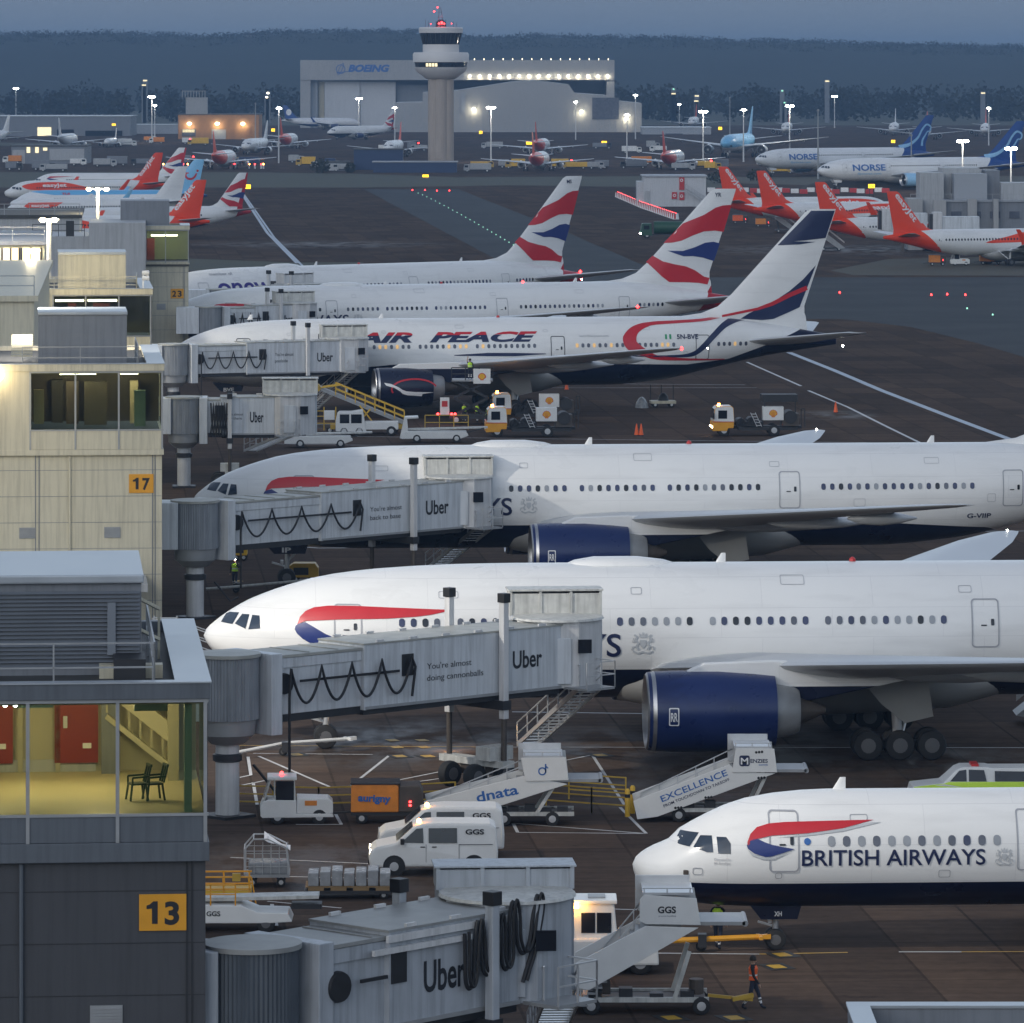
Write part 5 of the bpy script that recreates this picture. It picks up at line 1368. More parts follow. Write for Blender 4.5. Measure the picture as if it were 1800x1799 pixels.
# ---------------------------------------------------------------- pier buildings with glazed gate rooms
def node(label, d, px_r, yf, ys, yw, yp, yb, pxs, px_l, dep, wall_m, sign, rz=5, lit=1., lower_in=.1, sign_px=None, plain_l=None, fin='frame_green', low_m=None):
    """yf roof edge, ys window head, yw window foot, yp panel foot, yb underside (photo rows); pxs window posts (photo columns)"""
    s = F / d
    ox = XD(px_r, d)
    z = lambda y: H - (y - YH) / s
    X = lambda px: XD(px, d) - ox
    t = thing('gate_building', label, 'building', (ox, d, 0), RZ(rz))
    xl = X(px_l)
    zf, zs, zw, zp, zb = map(z, (yf, ys, yw, yp, yb))
    MB().b2(xl, -lower_in, .25, dep, 0, zb).build('lower_wall', low_m or wall_m, t)
    mb = MB()                                                     # cladding joints and pilaster on the lower wall
    for k in range(1, 8):
        zz = zb - k * 1.45 + .6
        if zz > 0: mb.b2(xl, -lower_in - .01, .238, .252, zz, zz + .025)
    mb.build('cladding_joint', 'dark_metal' if low_m else 'clad_dark', t)
    mb = MB()
    for px in (-.62, -.48, -6.9, -7.1): mb.b2(px - .025, px + .025, .215, .25, 0, zb)
    mb.build('cladding_rib', 'dark_metal' if low_m else 'clad_dark', t)
    MB().b2(xl, 0, -.02, dep, zb, zp).build('ledge', wall_m, t, bevel=.02)
    mb = MB()
    for k, xx in enumerate((-5.2, -9.4)):
        if xx > xl: mb.cyl((xx, .14, 0), (xx, .14, zb - .05), .06, n=8)
    mb.build('downpipe', wall_m, t, True)
    for xx in (-3.3, -8.0):
        if xx > xl + 1:
            v_ = MB().b2(xx, xx + .9, .2, .25, zb - 4.6, zb - 4.0)
            for k in range(6): v_.b2(xx + .04, xx + .86, .17, .2, zb - 4.56 + k * .09, zb - 4.51 + k * .09)
            v_.build('vent', 'grey_metal', t)
    wl = X(pxs[0])
    if wl > xl + .2: MB().b2(xl, wl, .0, dep, zp, zs).build('side_wall', wall_m, t)
    mb = MB()
    for a, b in zip(pxs, pxs[1:]): mb.b2(X(a) + .03, X(b) - .03, .02, .1, zp + .01, zw)
    mb.build('spandrel', wall_m, t, bevel=.01)
    MB().b2(wl, -.05, .12, dep, zp, zw - .5).build('floor', 'floor_inside', t)
    mb = MB()
    for px in pxs: mb.b2(X(px) - .05, X(px) + .05, -.03, .12, zp, zs)
    mb.b2(wl, -.02, -.02, .1, zw, zw + .08); mb.b2(wl, -.02, -.02, .1, zs - .1, zs)
    mb.build('window_frame', fin if False else 'grey_metal', t)
    for a, b in zip(pxs, pxs[1:]):
        MB().b2(X(a) + .05, X(b) - .05, .03, .045, zw + .08, zs - .1).build('window', 'pane_green', t)
    MB().b2(-.06, -.045, .15, dep * .45, zw, zs - .1).build('window', 'pane_green', t)
    MB().b2(xl, .02, -.08, dep + .1, zs, zf).build('parapet', wall_m, t, bevel=.02) if False else None
    mb = MB()
    mb.b2(xl, .03, -.1, .35, zs, zf); mb.b2(-.9, .03, .35, dep, zs, zf); mb.b2(xl, -.9, dep - .4, dep, zs, zf)
    mb.build('parapet', wall_m, t, bevel=.015)
    mb = MB()
    mb.b2(xl, .06, -.14, .4, zf, zf + .04); mb.b2(-.95, .06, .4, dep + .02, zf, zf + .04)
    mb.build('coping', 'roof_sheet', t)
    MB().b2(xl, -.9, .35, dep - .4, zs, zs + .12).build('roof', 'roof_dark', t)
    MB().b2(wl, -.05, .13, dep * .55, zs - .16, zs - .08).build('ceiling', 'wall_inside', t)
    return t, X, z, (zf, zs, zw, zp, zb, wl, xl)
def sign_panel(t, X, z, px0, px1, y0, y1, txt, label, d, y_local=.25):
    """gate number board fixed on the wall"""
    x0, x1, z0, z1 = X(px0), X(px1), z(y1), z(y0)
    MB().b2(x0, x1, y_local - .07, y_local - .005, z0, z1).build('number_board', 'amber_paint', t, bevel=.006)
    mb = MB()
    h = (z1 - z0) * .62
    bw = (x1 - x0) * .36
    def digit(c, xx):
        if c == '1':
            a, q = bw * .30, h
            put_flat(mb, shape2([[(a + .12 * bw, 0), (a + .46 * bw, 0), (a + .46 * bw, q), (a + .2 * bw, q), (a - .02 * bw, q * .86), (a - .2 * bw, q * .82), (a - .2 * bw, q * .66), (a + .12 * bw, q * .68)]]), (xx, y_local - .07, z0 + (z1 - z0) * .19), (1, 0, 0), (0, 0, 1), .008)
        else: put_flat(mb, text2(c, bw * .86, h, bold=.035), (xx, y_local - .07, z0 + (z1 - z0) * .19), (1, 0, 0), (0, 0, 1), .008)
    digit(txt[0], x0 + (x1 - x0) * .12); digit(txt[1], x0 + (x1 - x0) * .54)
    mb.build('lettering', 'letter_black', t)
def railing(mb, pts, h=1.1, post=2.0, r=.03):
    for a, b in zip(pts, pts[1:]):
        a, b = Vector(a), Vector(b)
        n = max(1, int((b - a).length / post))
        for k in range(n + 1):
            p = a.lerp(b, k / n)
            mb.bar(p, p + Vector((0, 0, h)), r * 1.6)
        for f in (.5, 1): mb.bar(a + Vector((0, 0, h * f)), b + Vector((0, 0, h * f)), r * 1.6)
# --- building 13 (front)
t, X, z, (zf, zs, zw, zp, zb, wl, xl) = node('nearest grey gate building with lit yellow room and board numbered 13', 150, 368, 1200, 1228, 1434, 1480, 1514, [-105, 50, 207, 361], -260, 17, 'clad_shaded', '13', low_m='clad_shaded_low')
sign_panel(t, X, z, 245, 328, 1573, 1637, '13', '', 150)
n13 = t
fl = zw - .5 + .5 - .15
MB().b2(wl, -.1, .2, 9.4, zw - .05, zw + .05).build('floor', 'wood_yellow', t)
MB().b2(wl, -.1, 9.4, 9.6, zw, zs).build('rear_wall', 'wall_inside', t)
MB().b2(wl, X(175), 9.3, 9.42, zw + .02, zw + .4).build('skirting', 'clad_grey', t)
for a, b in ((-60, 17), (97, 180)):
    o = MB().b2(X(a) * .97 - .1, X(b) * .97 - .1, 9.2, 9.38, zw + .32, zs - .75).build('door', 'door_red', t)
    MB().b2(X(a) * .97 + .15, X(a) * .97 + .27, 9.14, 9.21, zw + 1.35, zw + 1.7).build('handle', 'light_metal', o)
    MB().b2(X(b) * .97 - .55, X(b) * .97 - .3, 9.15, 9.21, zw + .75, zw + .9).build('sign', 'letter_white', o)
for px in (20, 92): MB().b2(X(px) * .97, X(px) * .97 + .14, 9.2, 9.45, zw, zs).build('pillar', 'wall_inside', t)
mb = MB()
a, b = Vector((X(195), 8.6, zs - .5)), Vector((X(318), 7.6, zw + 1.3))
mb.bar(a, b, .14, .5)
for k in range(7):
    p = a.lerp(b, k / 6); mb.bar(p, p - Vector((0, 0, .9)), .06)
mb.bar(a - Vector((0, 0, 1)), b - Vector((0, 0, 1)), .1, .16)
mb.build('stair_rail', 'wall_inside', t)
MB().b2(X(185), X(212), 8.7, 9.2, zw, zs - 1.0).build('cabinet', 'clad_dark', t)
MB().b2(X(306), X(326), 7, 9.3, zw, zs - .9).build('cabinet', 'wall_inside', t)
for a, b, y in ((30, 95, 4.5), (240, 300, 3.5)):
    MB().b2(X(a), X(b), y, y + .5, zs - .75, zs - .45).build('hanging_sign', 'frame_green', t); MB().b2(X(a) + .1, X(b) - .1, y, y + .5, zs - .45, zs - .15).build('duct', 'black', t)
MB().b2(X(325), X(338), .4, 1.1, zw, zs).build('pillar', 'frame_green', t)
mb = MB()
for px, y in ((10, 1.5), (28, 1.5), (68, 2.2), (72, 2.5)): mb.lathe([(-.06, .02), (0, .1), (.06, .02)], (X(px), y, zs - .3), 'z', 8)
mb.build('flood_glint', 'glint_blue_white', t)  # floodlight reflections in the glazing, built as small glowing beads
for x, y in ((-2.2, 5), (-5.5, 5.5), (-8.5, 5)):
    MB().b2(x - .6, x + .6, y, y + .15, zs - .2, zs - .17).build('tube_lamp', 'tube_light', t)
for x, y in ((-3, 5.2), (-6.5, 5.2)):
    v = n13.matrix_basis @ Vector((x, y, zs - .5)); bulb(v.x, v.y, v.z, 125, (1, .82, .52), .3)
# two green chairs by the window
def chair(x, y, z, rz, label):
    c = thing('green_chair', label, 'chair', (x, y, z), rz, 'green chairs in the glazed room')
    mb = MB()
    mb.box(0, 0, .44, .46, .46, .05); mb.build('seat', 'chair_green', c, bevel=.015)
    mb = MB()
    for k in range(3): mb.bar((-.2 + k * .2, .24 + .0, .5), (-.2 + k * .2, .36, .98), .06, .04)
    mb.bar((-.23, .36, .98), (.23, .36, .98), .06); mb.build('backrest', 'chair_green', c)
    for sx in (-1, 1):
        for sy in (-1, 1):
            MB().bar((sx * .2, sy * .2, .44), (sx * .24, sy * .26, 0), .05).build('leg', 'chair_green', c)
        MB().bar((sx * .25, .3, .68), (sx * .25, -.2, .66), .05).bar((sx * .25, -.2, .66), (sx * .24, -.2, .44), .04).build('armrest', 'chair_green', c)
for px, py, lab in ((247, 1411, 'left green metal chair in the lit room'), (276, 1411, 'right green metal chair in the lit room')):
    y = 3.0
    v = n13.matrix_basis @ Vector((X(px) * (150 + y) / 150, y, zw + .05)); chair(v.x, v.y, v.z, radians(-70), lab)
# roof plant
pb = MB().b2(xl, X(237) * 155 / 150 + .35, 5.0, 12.5, zs + .1, zs + 2.75).build('plant_room', 'clad_dark', t)
mb = MB()
k = zs + .45
while k < zs + 2.6:
    mb.add([(xl, 4.98, k), (X(237) * 155 / 150 + .3, 4.98, k), (X(237) * 155 / 150 + .3, 4.88, k - .07), (xl, 4.88, k - .07)], [(0, 1, 2, 3)])
    mb.add([(xl, 4.88, k - .07), (X(237) * 155 / 150 + .3, 4.88, k - .07), (X(237) * 155 / 150 + .3, 4.98, k - .085), (xl, 4.98, k - .085)], [(0, 1, 2, 3)])
    k += .115
mb.build('louvre', 'louvre', pb)
MB().b2(xl, X(237) * 155 / 150 + .42, 4.8, 12.6, zs + 2.75, zs + 3.0).build('roof', 'roof_sheet', pb, bevel=.05)
MB().b2(X(193), X(208), 4.84, 4.9, zs + .7, zs + 2.2).build('hatch', 'louvre', pb)
mb = MB(); railing(mb, [(xl, 1.0, zs + .1), (-1.5, 1.0, zs + .1), (-1.5, 12, zs + .1)], 1.35, 2.2); mb.build('roof_railing', 'grey_metal', t)
mb = MB(); a = Vector((-2.9, 5.5, zs + 2.4)); b = Vector((-1.2, 9, zs + 1.2))
for dz in (0, .9): mb.bar(a + Vector((0, 0, dz - .5)), b + Vector((0, 0, dz - .5)), .09)
for k in range(4): p = a.lerp(b, k / 3); mb.bar(p - Vector((0, 0, 1.4)), p + Vector((0, 0, .4)), .07)
mb.b2(-3.0, -1.2, 4.0, 4.6, zs + .1, zs + .5)
mb.build('roof_steps', 'clad_cream', t)
mb = MB().b2(-2.6, -1.7, 3.2, 5.4, zs + .1, zs + .75); mb.b2(-2.4, -1.9, 6, 9, zs + .1, zs + .5); mb.build('roof_duct', 'dark_metal', t)
# --- building 17
t, X, z, (zf, zs, zw, zp, zb, wl, xl) = node('cream gate building with three dark windows and board numbered 17', 300, 288, 640, 652, 757, 790, 800, [54, 133, 209, 285], -180, 20, 'clad_cream', '17')
sign_panel(t, X, z, 227, 270, 834, 867, '17', '', 300)
MB().b2(wl, -.1, 8, 8.2, zw, zs).build('rear_wall', 'floor_inside', t)
for a, b, m in ((92, 112, 'roof_dark'), (118, 140, 'steel_brown'), (150, 190, 'floor_inside'), (232, 246, 'wall_inside')):
    MB().b2(X(a), X(b), 5 + a % 3, 6 + a % 3, zw, zs - .9).build('counter', m, t)
MB().b2(X(238), X(258), 3.5, 4, zw, zs - 1.3).build('display_board', 'frame_green', t)
MB().b2(X(60), X(78), 3, 3.4, zw + .2, zs - 1.2).build('display_board', 'wall_inside', t)
mb = MB()
for px in (122, 155, 230): mb.b2(X(px) - .5, X(px) + .5, 4.6, 4.75, zs - .45, zs - .35)
mb.build('tube_lamp', 'tube_light', t)
for x in (-5.5, -2):
    v = t.matrix_basis @ Vector((x, 4.5, zs - .6)); bulb(v.x, v.y, v.z, 70, (1, .8, .5), .3)
pb = MB().b2(X(68), X(225), 3.4, 9, zs + .1, zs + 2.95).build('plant_room', 'clad_dark', t)
MB().b2(X(67), X(226), 3.3, 9.1, zs + 2.95, zs + 3.15).build('roof', 'roof_sheet', pb, bevel=.05)
mb = MB(); railing(mb, [(X(40), .8, zs + .1), (-1.4, .8, zs + .1), (-1.4, 11, zs + .1)], 1.2, 2.2); mb.build('roof_railing', 'grey_metal', t)
mb = MB()
for k in range(9): mb.b2(X(20), X(58), 4 + k * .8, 4.45 + k * .8, zs + .6 + .1 * k, zs + .7 + .1 * k)
mb.build('roof_duct', 'clad_cream', t)
mb = MB(); railing(mb, [(xl, -5.2, 3.2), (-1.9, -5.2, 3.2), (-1.9, 0, 3.2)], 1.15, 5, .04); mb.b2(xl, -1.0, -5.5, .2, 2.7, 3.1); mb.build('terrace', 'clad_grey', t)
mb = MB().use('letter_white').lathe([(0, .12), (.35, .16), (.4, .1)], (X(197), -5.0, 4.4), 'x', 10).use('grey_metal').bar((X(197) + .2, -5.2, 4.1), (X(197) + .2, -5.0, 4.4), .08)
mb.build('camera', None, t)
MB().lathe([(0, .1), (.4, .35), (.5, .3)], (X(-3), -1.2, z(657)), 'y', 12).build('wall_lamp', 'lamp_warm', t)
# --- building 20
t, X, z, (zf, zs, zw, zp, zb, wl, xl) = node('bright cream floodlit gate building with plant box behind the one numbered 17', 404, 268, 508, 518, 592, 612, 622, [94, 151, 209, 265], -120, 20, 'clad_cream', '')
MB().b2(wl, -.1, 6, 6.2, zw, zs).build('rear_wall', 'floor_inside', t)
for a, b in ((120, 135), (165, 195)): MB().b2(X(a), X(b), 4, 5, zw, zs - .8).build('counter', 'door_red', t)
mb = MB()
for a, b in ((98, 148), (155, 206)): mb.b2(X(a), X(b), 1.0, 1.1, zs - .55, zs - .4)
mb.b2(X(142), X(162), 2, 2.1, zs - 1.5, zs - 1.2)
mb.build('tube_lamp', 'tube_light', t)
pb = MB().b2(X(103), X(222), 2.5, 8.5, zs + .1, zs + 2.9).build('plant_room', 'clad_cream', t)
MB().b2(X(102.5), X(223), 2.4, 8.6, zs + 2.9, zs + 3.1).build('roof', 'roof_sheet', pb)
mb = MB(); railing(mb, [(xl, .7, zs + .1), (-1.2, .7, zs + .1), (-1.0, 9, zs + .1)], 1.2, 2.6, .035); mb.build('roof_railing', 'clad_cream', t)
mb = MB().lathe([(0, .16), (.5, .2), (.55, .1)], (X(250), .6, zs + 1.6), 'x', 10).lathe([(0, .16), (.5, .2), (.55, .1)], (X(250), .6, zs + 1.2), 'x', 10).bar((X(252), .6, zs + .1), (X(252), .6, zs + 1.6), .1); mb.build('camera', 'letter_white', t)
# --- building 23
t, X, z, (zf, zs, zw, zp, zb, wl, xl) = node('pale gate building with glazed corner room and board numbered 23', 547, 333, 397, 404, 460, 463, 465, [257, 291, 331], 212, 8, 'clad_cream', '23', rz=4)
sign_panel(t, X, z, 300, 323, 508, 525, '23', '', 547)
MB().b2(wl, -.1, 6, 6.2, zw, zs).build('rear_wall', 'wall_inside', t)
MB().b2(X(258), X(272), 4, 5, zw, zs - 1).build('counter', 'door_red', t)
MB().b2(X(266), X(312), 1.5, 1.6, zs - .7, zs - .55).build('tube_lamp', 'tube_light', t)
v = t.matrix_basis @ Vector((-2.3, 3, zs - .6)); bulb(v.x, v.y, v.z, 60, (.8, 1, .7), .3)
MB().b2(X(212), X(298), 2, 8, zs, z(354)).build('plant_room', 'clad_dark', t)
MB().b2(X(82), X(256), -6, 8, 0, z(412)).build('stair_block', 'clad_grey', t)
MB().b2(X(158), X(256), -7, 6, 0, z(388)).build('stair_block', 'clad_grey', t)
mb = MB(); railing(mb, [(X(60), -6, z(412)), (X(150), -6, z(412))], 1.2, 2.5, .04); mb.b2(X(118), X(132), -6, -5, z(412), z(385)); mb.build('roof_railing', 'dark_metal', t)
# --- the long pier behind them, cut by the left edge
def pier(label, d, px0, px1, yt, yb_, m, roofm='roof_sheet', lit=None, dep=30):
    ox = XD(px1, d)
    t = thing('pier_building', label, 'building', (ox, d, 0), RZ(4))
    zt = ZD(yt, d)
    X = lambda px: XD(px, d) - ox
    MB().b2(X(px0), 0, 0, dep, 0, zt - .35).build('wall', m, t)
    MB().b2(X(px0), .25, -.25, dep, zt - .35, zt).build('roof', roofm, t)
    mb = MB(); railing(mb, [(X(px0), .2, zt), (0, .2, zt)], 1.2, 2.4, .04); mb.build('roof_railing', 'grey_metal', t)
    if lit:
        for a, b, y0, y1 in lit:
            f = MB().b2(X(a), X(b), -.06, .01, ZD(y1, d), ZD(y0, d)).build('window', 'window_lit', t)
            mb = MB()
            for k in range(3): mb.b2(X(a + (b - a) * k / 2) - .08, X(a + (b - a) * k / 2) + .08, -.1, -.055, ZD(y1, d), ZD(y0, d))
            mb.build('frame', 'dark_metal', f)
    return t
pier('grey flat roofed pier with lit windows at left edge', 470, -90, 78, 424, 560, 'clad_cream', 'clad_dark', ((4, 34, 436, 472), (38, 72, 436, 472)))
pier('low grey pier roof with railings below the white jets at left', 600, -80, 140, 378, 430, 'clad_grey', 'roof_dark')
pier('cream pier wall below the floodlit gate building at left', 330, -70, 60, 520, 640, 'clad_cream', 'clad_cream', None, 60)
pier('long grey pier wall running behind the nearest gate building', 190, -300, -90, 930, 1100, 'clad_cream')
# lamp posts standing on the pier roofs
def roof_mast(px, yh, yb, d, label, heads=2, power=0, tgt=None):
    z0, z1 = ZD(yb, d), ZD(yh, d)
    t = thing('lamp_post', label, 'lamp post', (XD(px, d), d, 0), 0, 'lit lamp posts on the pier')
    MB().cyl((0, 0, 0), (0, 0, z1), .26, .2, 12).build('pole', 'column_white', t, True)
    w_ = .45
    for k in range(heads):
        x = (k - (heads - 1) / 2) * 1.0
        MB().lathe([(-.12, .16), (0, .28), (.18, .24), (.25, .1)], (x, -.3, z1), 'z', 12).build('lamp_head', 'lamp_warm', t, True)
    MB().bar((-w_ * heads, 0, z1 + .1), (w_ * heads, 0, z1 + .1), .14).build('crossbar', 'grey_metal', t)
    if power: bulb(XD(px, d), d - 2.6, z1 - .1, power, (1, .84, .5), .35)
roof_mast(60, 443, 620, 396, 'lamp post in front of the floodlit cream plant box', 1, 1700)
roof_mast(38, 498, 640, 388, 'lower lamp post left of the floodlit cream building', 1, 900)
roof_mast(86, 388, 480, 466, 'lamp post with twin heads beside grey stair block', 2, 700)
roof_mast(172, 334, 390, 610, 'farthest lamp post rising before the white and blue jets', 3, 1200)
bulb(XD(-8, 292), 289, ZD(662, 290), 350, (1, .84, .52), .3)
v = Vector((-26.5, 283, 11)); bulb(v.x, v.y, v.z, 380, (1, .87, .55), .4)
# apron floodlights on the pier wall to the left of the frame, aimed at the noses
FL = (1, .93, .82)
spot(-27, 224, 22, -6, 249, 6, 21000, FL, 70, .8, .5)
spot(-33, 304, 22, -10, 326, 6, 17000, FL, 70, .8, .5)
spot(-52, 462, 24, -18, 486, 5, 15000, FL, 80, .8, .5)
spot(-9.5, 174, 24, 15, 191, 5, 13000, FL, 48, .8, .5)
spot(-17, 214, 20, 2, 212, 0, 4500, (1, .8, .55), 75, .9, .5)
# ---------------------------------------------------------------- passenger boarding bridges
def bridge(label, x, y, ang, zf, L1, L2, cols, hi=True, texts=(), reel=True, loops=4, stairs=None, cab_rot=0., wide=2.9, cable_end=None, bunch=False, hgt=2.5, col_r=.5, colh=2.55, hoodh=1., side='bridge_side', roofm='bridge_roof', colm='column_white', hang=None):
    t = thing('boarding_bridge', label, 'boarding bridge', (x, y, 0), ang, 'boarding bridges')
    co = MB().cyl((0, 0, 0), (0, 0, zf - 1.1), col_r, col_r, 24).build('support_column', 'column_white', t, True)
    MB().lathe([(zf - 1.9, col_r + .02), (zf - 1.85, col_r + .12), (zf - 1.6, col_r + .12), (zf - 1.55, col_r + .02)], ax='z', n=24).build('collar', 'dark_metal', co, True)
    MB().box(0, 0, 0, 1.7, 1.7, .12).build('base_plate', 'dark_metal', co)
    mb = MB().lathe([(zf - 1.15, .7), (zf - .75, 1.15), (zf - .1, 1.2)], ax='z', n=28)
    mb.build('drum_base', 'dark_metal' if side == 'bridge_shaded' else 'grey_metal', t, True)
    vs = []; n = 120
    mb = MB()
    for zz in (zf - .1, zf + hgt):
        for i in range(n):
            r = 1.28 + (.035 if i % 2 else 0)
            mb.v.append((r * cos(2 * pi * i / n), r * sin(2 * pi * i / n), zz))
    for i in range(n): mb.f.append((i, (i + 1) % n, n + (i + 1) % n, n + i)); mb.m.append(0)
    ro = mb.build('rotunda', 'drum_shaded' if side == 'bridge_shaded' else 'drum', t)
    MB().lathe([(zf + hgt, 1.4), (zf + hgt + .14, 1.4), (zf + hgt + .2, .1)], ax='z', n=32).build('roof', roofm, ro, True)
    MB().b2(-3.2, -.9, -1.2, 1.2, zf - .1, zf + hgt + .05).map(lambda v: (v.x * cos(ang) + v.y * sin(ang), -v.x * sin(ang) + v.y * cos(ang), v.z)).build('link_corridor', side, t, bevel=.03)
    MB().b2(1.15, 1.75, -1.5, 1.5, zf - .8, zf + hgt + .1).build('portal_frame', side, t, bevel=.03)
    wi, wo = wide / 2 - .18, wide / 2
    it = MB().b2(1.75, L1 + 1.0, -wi, wi, zf, zf + hgt - .12).build('inner_tunnel', side, t, bevel=.03)
    mb = MB().b2(1.75, L1, -wi - .1, wi + .1, zf + hgt - .12, zf + hgt); 
    for k in range(int((L1 - 1.75) / 1.6) + 1): mb.b2(1.8 + k * 1.6, 1.86 + k * 1.6, -wi, wi, zf + hgt, zf + hgt + .04)
    mb.build('roof', roofm, it, bevel=.01)
    MB().b2(1.75, L1, -wi - .06, -wi, zf + hgt - .55, zf + hgt - .14).build('fascia', side, it, bevel=.02)
    MB().b2(1.8, L1 + .5, -wi + .05, wi - .05, zf - .32, zf).build('floor_beam', 'dark_metal', it)
    ot = MB().b2(L1, L2, -wo, wo, zf - .1, zf + hgt + .1).build('outer_tunnel', side, t, bevel=.03)
    mb = MB().b2(L1 - .1, L2 + .1, -wo - .04, wo + .04, zf + hgt + .1, zf + hgt + .17)
    mb.build('roof', roofm, ot)
    k = L1 + .9
    while k < L2:
        for sg in (-1, 1): MB().box(k, sg * (wo - .05), zf + hgt + .17, .42, .1, .1).build('roof_bracket', 'column_white', ot)
        k += 1.9
    MB().b2(L1 - .06, L1 + .06, -wo - .03, wo + .03, zf - .16, zf + hgt + .14).build('joint_frame', side, ot)
    MB().b2(L1, L2, -wo + .1, wo - .1, zf - .38, zf - .1).build('floor_beam', 'dark_metal', ot)
    MB().b2(L1, L2, -wo - .05, -wo, zf - .14, zf - .02).build('bottom_rail', 'grey_metal', ot)
    # cab with hood, turned to face the aircraft
    c, e = cos(cab_rot), sin(cab_rot)
    tr = lambda v: (L2 + 1.2 + v.x * c - v.y * e, v.x * e + v.y * c, v.z)
    cb = MB().lathe([(zf - .15, 2.0), (zf + hgt + .25, 2.0)], ax='z', n=8, a0=pi / 8).map(tr).build('cab', colm, t, bevel=.03)
    MB().lathe([(zf + hgt + .25, 2.05), (zf + hgt + .34, 2.0), (zf + hgt + .4, .3)], ax='z', n=28).map(tr).build('cab_roof', 'dirty_white', cb, True)
    MB().b2(-2.0, 2.0, .2, 2.7, zf - .12, zf + hgt + .3).map(tr).build('cab_front', side, cb, bevel=.03)
    MB().b2(-1.95, 1.95, 2.7, 3.5, zf + .1, zf + hgt + .5).map(tr).build('weather_bellows', 'dark_metal', cb)
    mb = MB().b2(-2.05, 2.05, 2.1, 2.25, zf + hgt + .3, zf + hgt + .3 + 1.05 * hoodh).b2(-2.05, 2.05, .9, 1.0, zf + hgt + .3, zf + hgt + .3 + .95 * hoodh)
    for k in (-2, -.68, .68, 2): mb.b2(k - .06, k + .06, .85, 2.3, zf + hgt + .28, zf + hgt + .3 + 1.1 * hoodh)
    mb.b2(-2.12, 2.12, .8, 2.35, zf + hgt + .3 + 1.06 * hoodh, zf + hgt + .3 + 1.14 * hoodh)
    mb.map(tr).build('hood', 'dirty_white' if hi and colm == 'column_white' else colm, cb)
    MB().b2(.7, 1.3, -2.02, -1.9, zf + 1.4, zf + 2.0).map(tr).build('window', 'window_dark', cb)
    MB().b2(-.5, .4, -2.0, -1.9, zf + .05, zf + 2.05).map(tr).build('door', side, cb, bevel=.02)
    # lift columns and wheels
    if cols:
        xc = cols
        for sg in (-1, 1):
            lc = MB().box(xc, sg * (wo + .3), zf - 1.15, .3, .32, hgt + colh).build('lift_column', colm, t, bevel=.03)
            MB().box(xc, sg * (wo + .3), zf + hgt + colh - 1.15, .4, .42, .4).build('cap', 'black', lc, bevel=.02)
            MB().cyl((xc, sg * (wo + .3), .9), (xc, sg * (wo + .3), zf - 1.1), .13, n=12).build('lift_leg', 'steel_brown', lc, True)
        MB().box(xc, 0, zf - .75, .5, wide + 1.0, .4).build('cross_beam', 'dark_metal', t)
        bo = MB().use('dirty_white').box(xc, 0, .95, .7, wide + 1.2, .3).box(xc, -wo + .3, 1.25, 1.4, .9, .6).use('steel_brown').box(xc, 0, .5, .5, 1.6, .5).build('bogie', None, t, bevel=.02)
        for dx in (-.85, .85):
            mb = MB(); wheel(mb, 0, 0, 0, .55, .5); mb.map(lambda v: (xc + v.x + dx, v.y - .8, v.z + .55)).build('wheel', None, bo, True)
            mb = MB(); wheel(mb, 0, 0, 0, .55, .5); mb.map(lambda v: (xc + v.x + dx, v.y + .8, v.z + .55)).build('wheel', None, bo, True)
    # cable loops along the side we see
    ys = -wo - .1
    if reel:
        MB().lathe([(-.1, .42), (0, .45), (.08, .45)], (1.95, -wi - .12, zf + hgt * .52), 'y', 20).build('cable_reel', 'black', t, True)
    if cable_end:
        xa, xb = 2.0, cable_end
        MB().bar((xa + .7, ys + .02, zf + hgt * .55), (xb - .3, ys + .02, zf + hgt * .55), .06, .1).build('cable_rail', 'black', t)
        MB().b2(xb - .1, xb + .55, -wo - .05, -wo - .01, zf + hgt * .45, zf + hgt * .82).build('panel', 'black', t)
        pts = []
        if not bunch:
            pts = [(xa, ys - .1, zf - 2.4), (xa, ys - .1, zf + hgt * .3)]
            for k in range(loops * 16 + 1):
                u = k / (loops * 16)
                ph = (u * loops) % 1
                zz = zf + hgt * (.78 - .60 * sin(pi * ph) ** .8)
                pts.append((xa + .1 + (xb - xa + .2) * u, ys - .1, zz))
            pts += [(xb + .5, ys - .12, zf + hgt * .6), (xb + .3, ys - .12, zf + hgt * .1)]
            pts = [tuple(p) for p in pts]
            MB().tube([(xa - .3, ys - .2, zf - 2.9), (xa - .8, ys - .1, zf - 3.1), (xa - 1.4, ys + .6, zf - 2.0)], .06).build('cable', 'black', t, True)
        else:
            n = loops
            for k in range(n * 18 + 1):
                u = k / (n * 18); ph = (u * n) % 1
                zz = zf + hgt * (.9 - 1.0 * sin(pi * ph) ** .4)
                pts.append((bunch[0] + (bunch[1] - bunch[0]) * u + .15 * sin(2 * pi * ph), ys - .12 - .05 * (k % 3), zz))
        if hang:
            iv = t.matrix_basis.inverted(); pts = []
            p0, p1 = t.matrix_basis @ Vector((L1, ys - .12, 0)), t.matrix_basis @ Vector((L2, ys - .12, 0))
            for px, py in spline(hang, 6, False):
                k_ = (px - CX) / F; dv = p1 - p0
                u = (k_ * p0.y - p0.x) / (dv.x - k_ * dv.y)
                q = p0 + dv * u; q.z = H - (py - YH) / F * q.y
                pts.append(iv @ q)
            MB().tube([p + Vector((.12, -.06, .05)) for p in pts], .05, 8).build('cable', 'black', t, True)
        MB().tube(pts, .06, 8).build('cable', 'black', t, True)
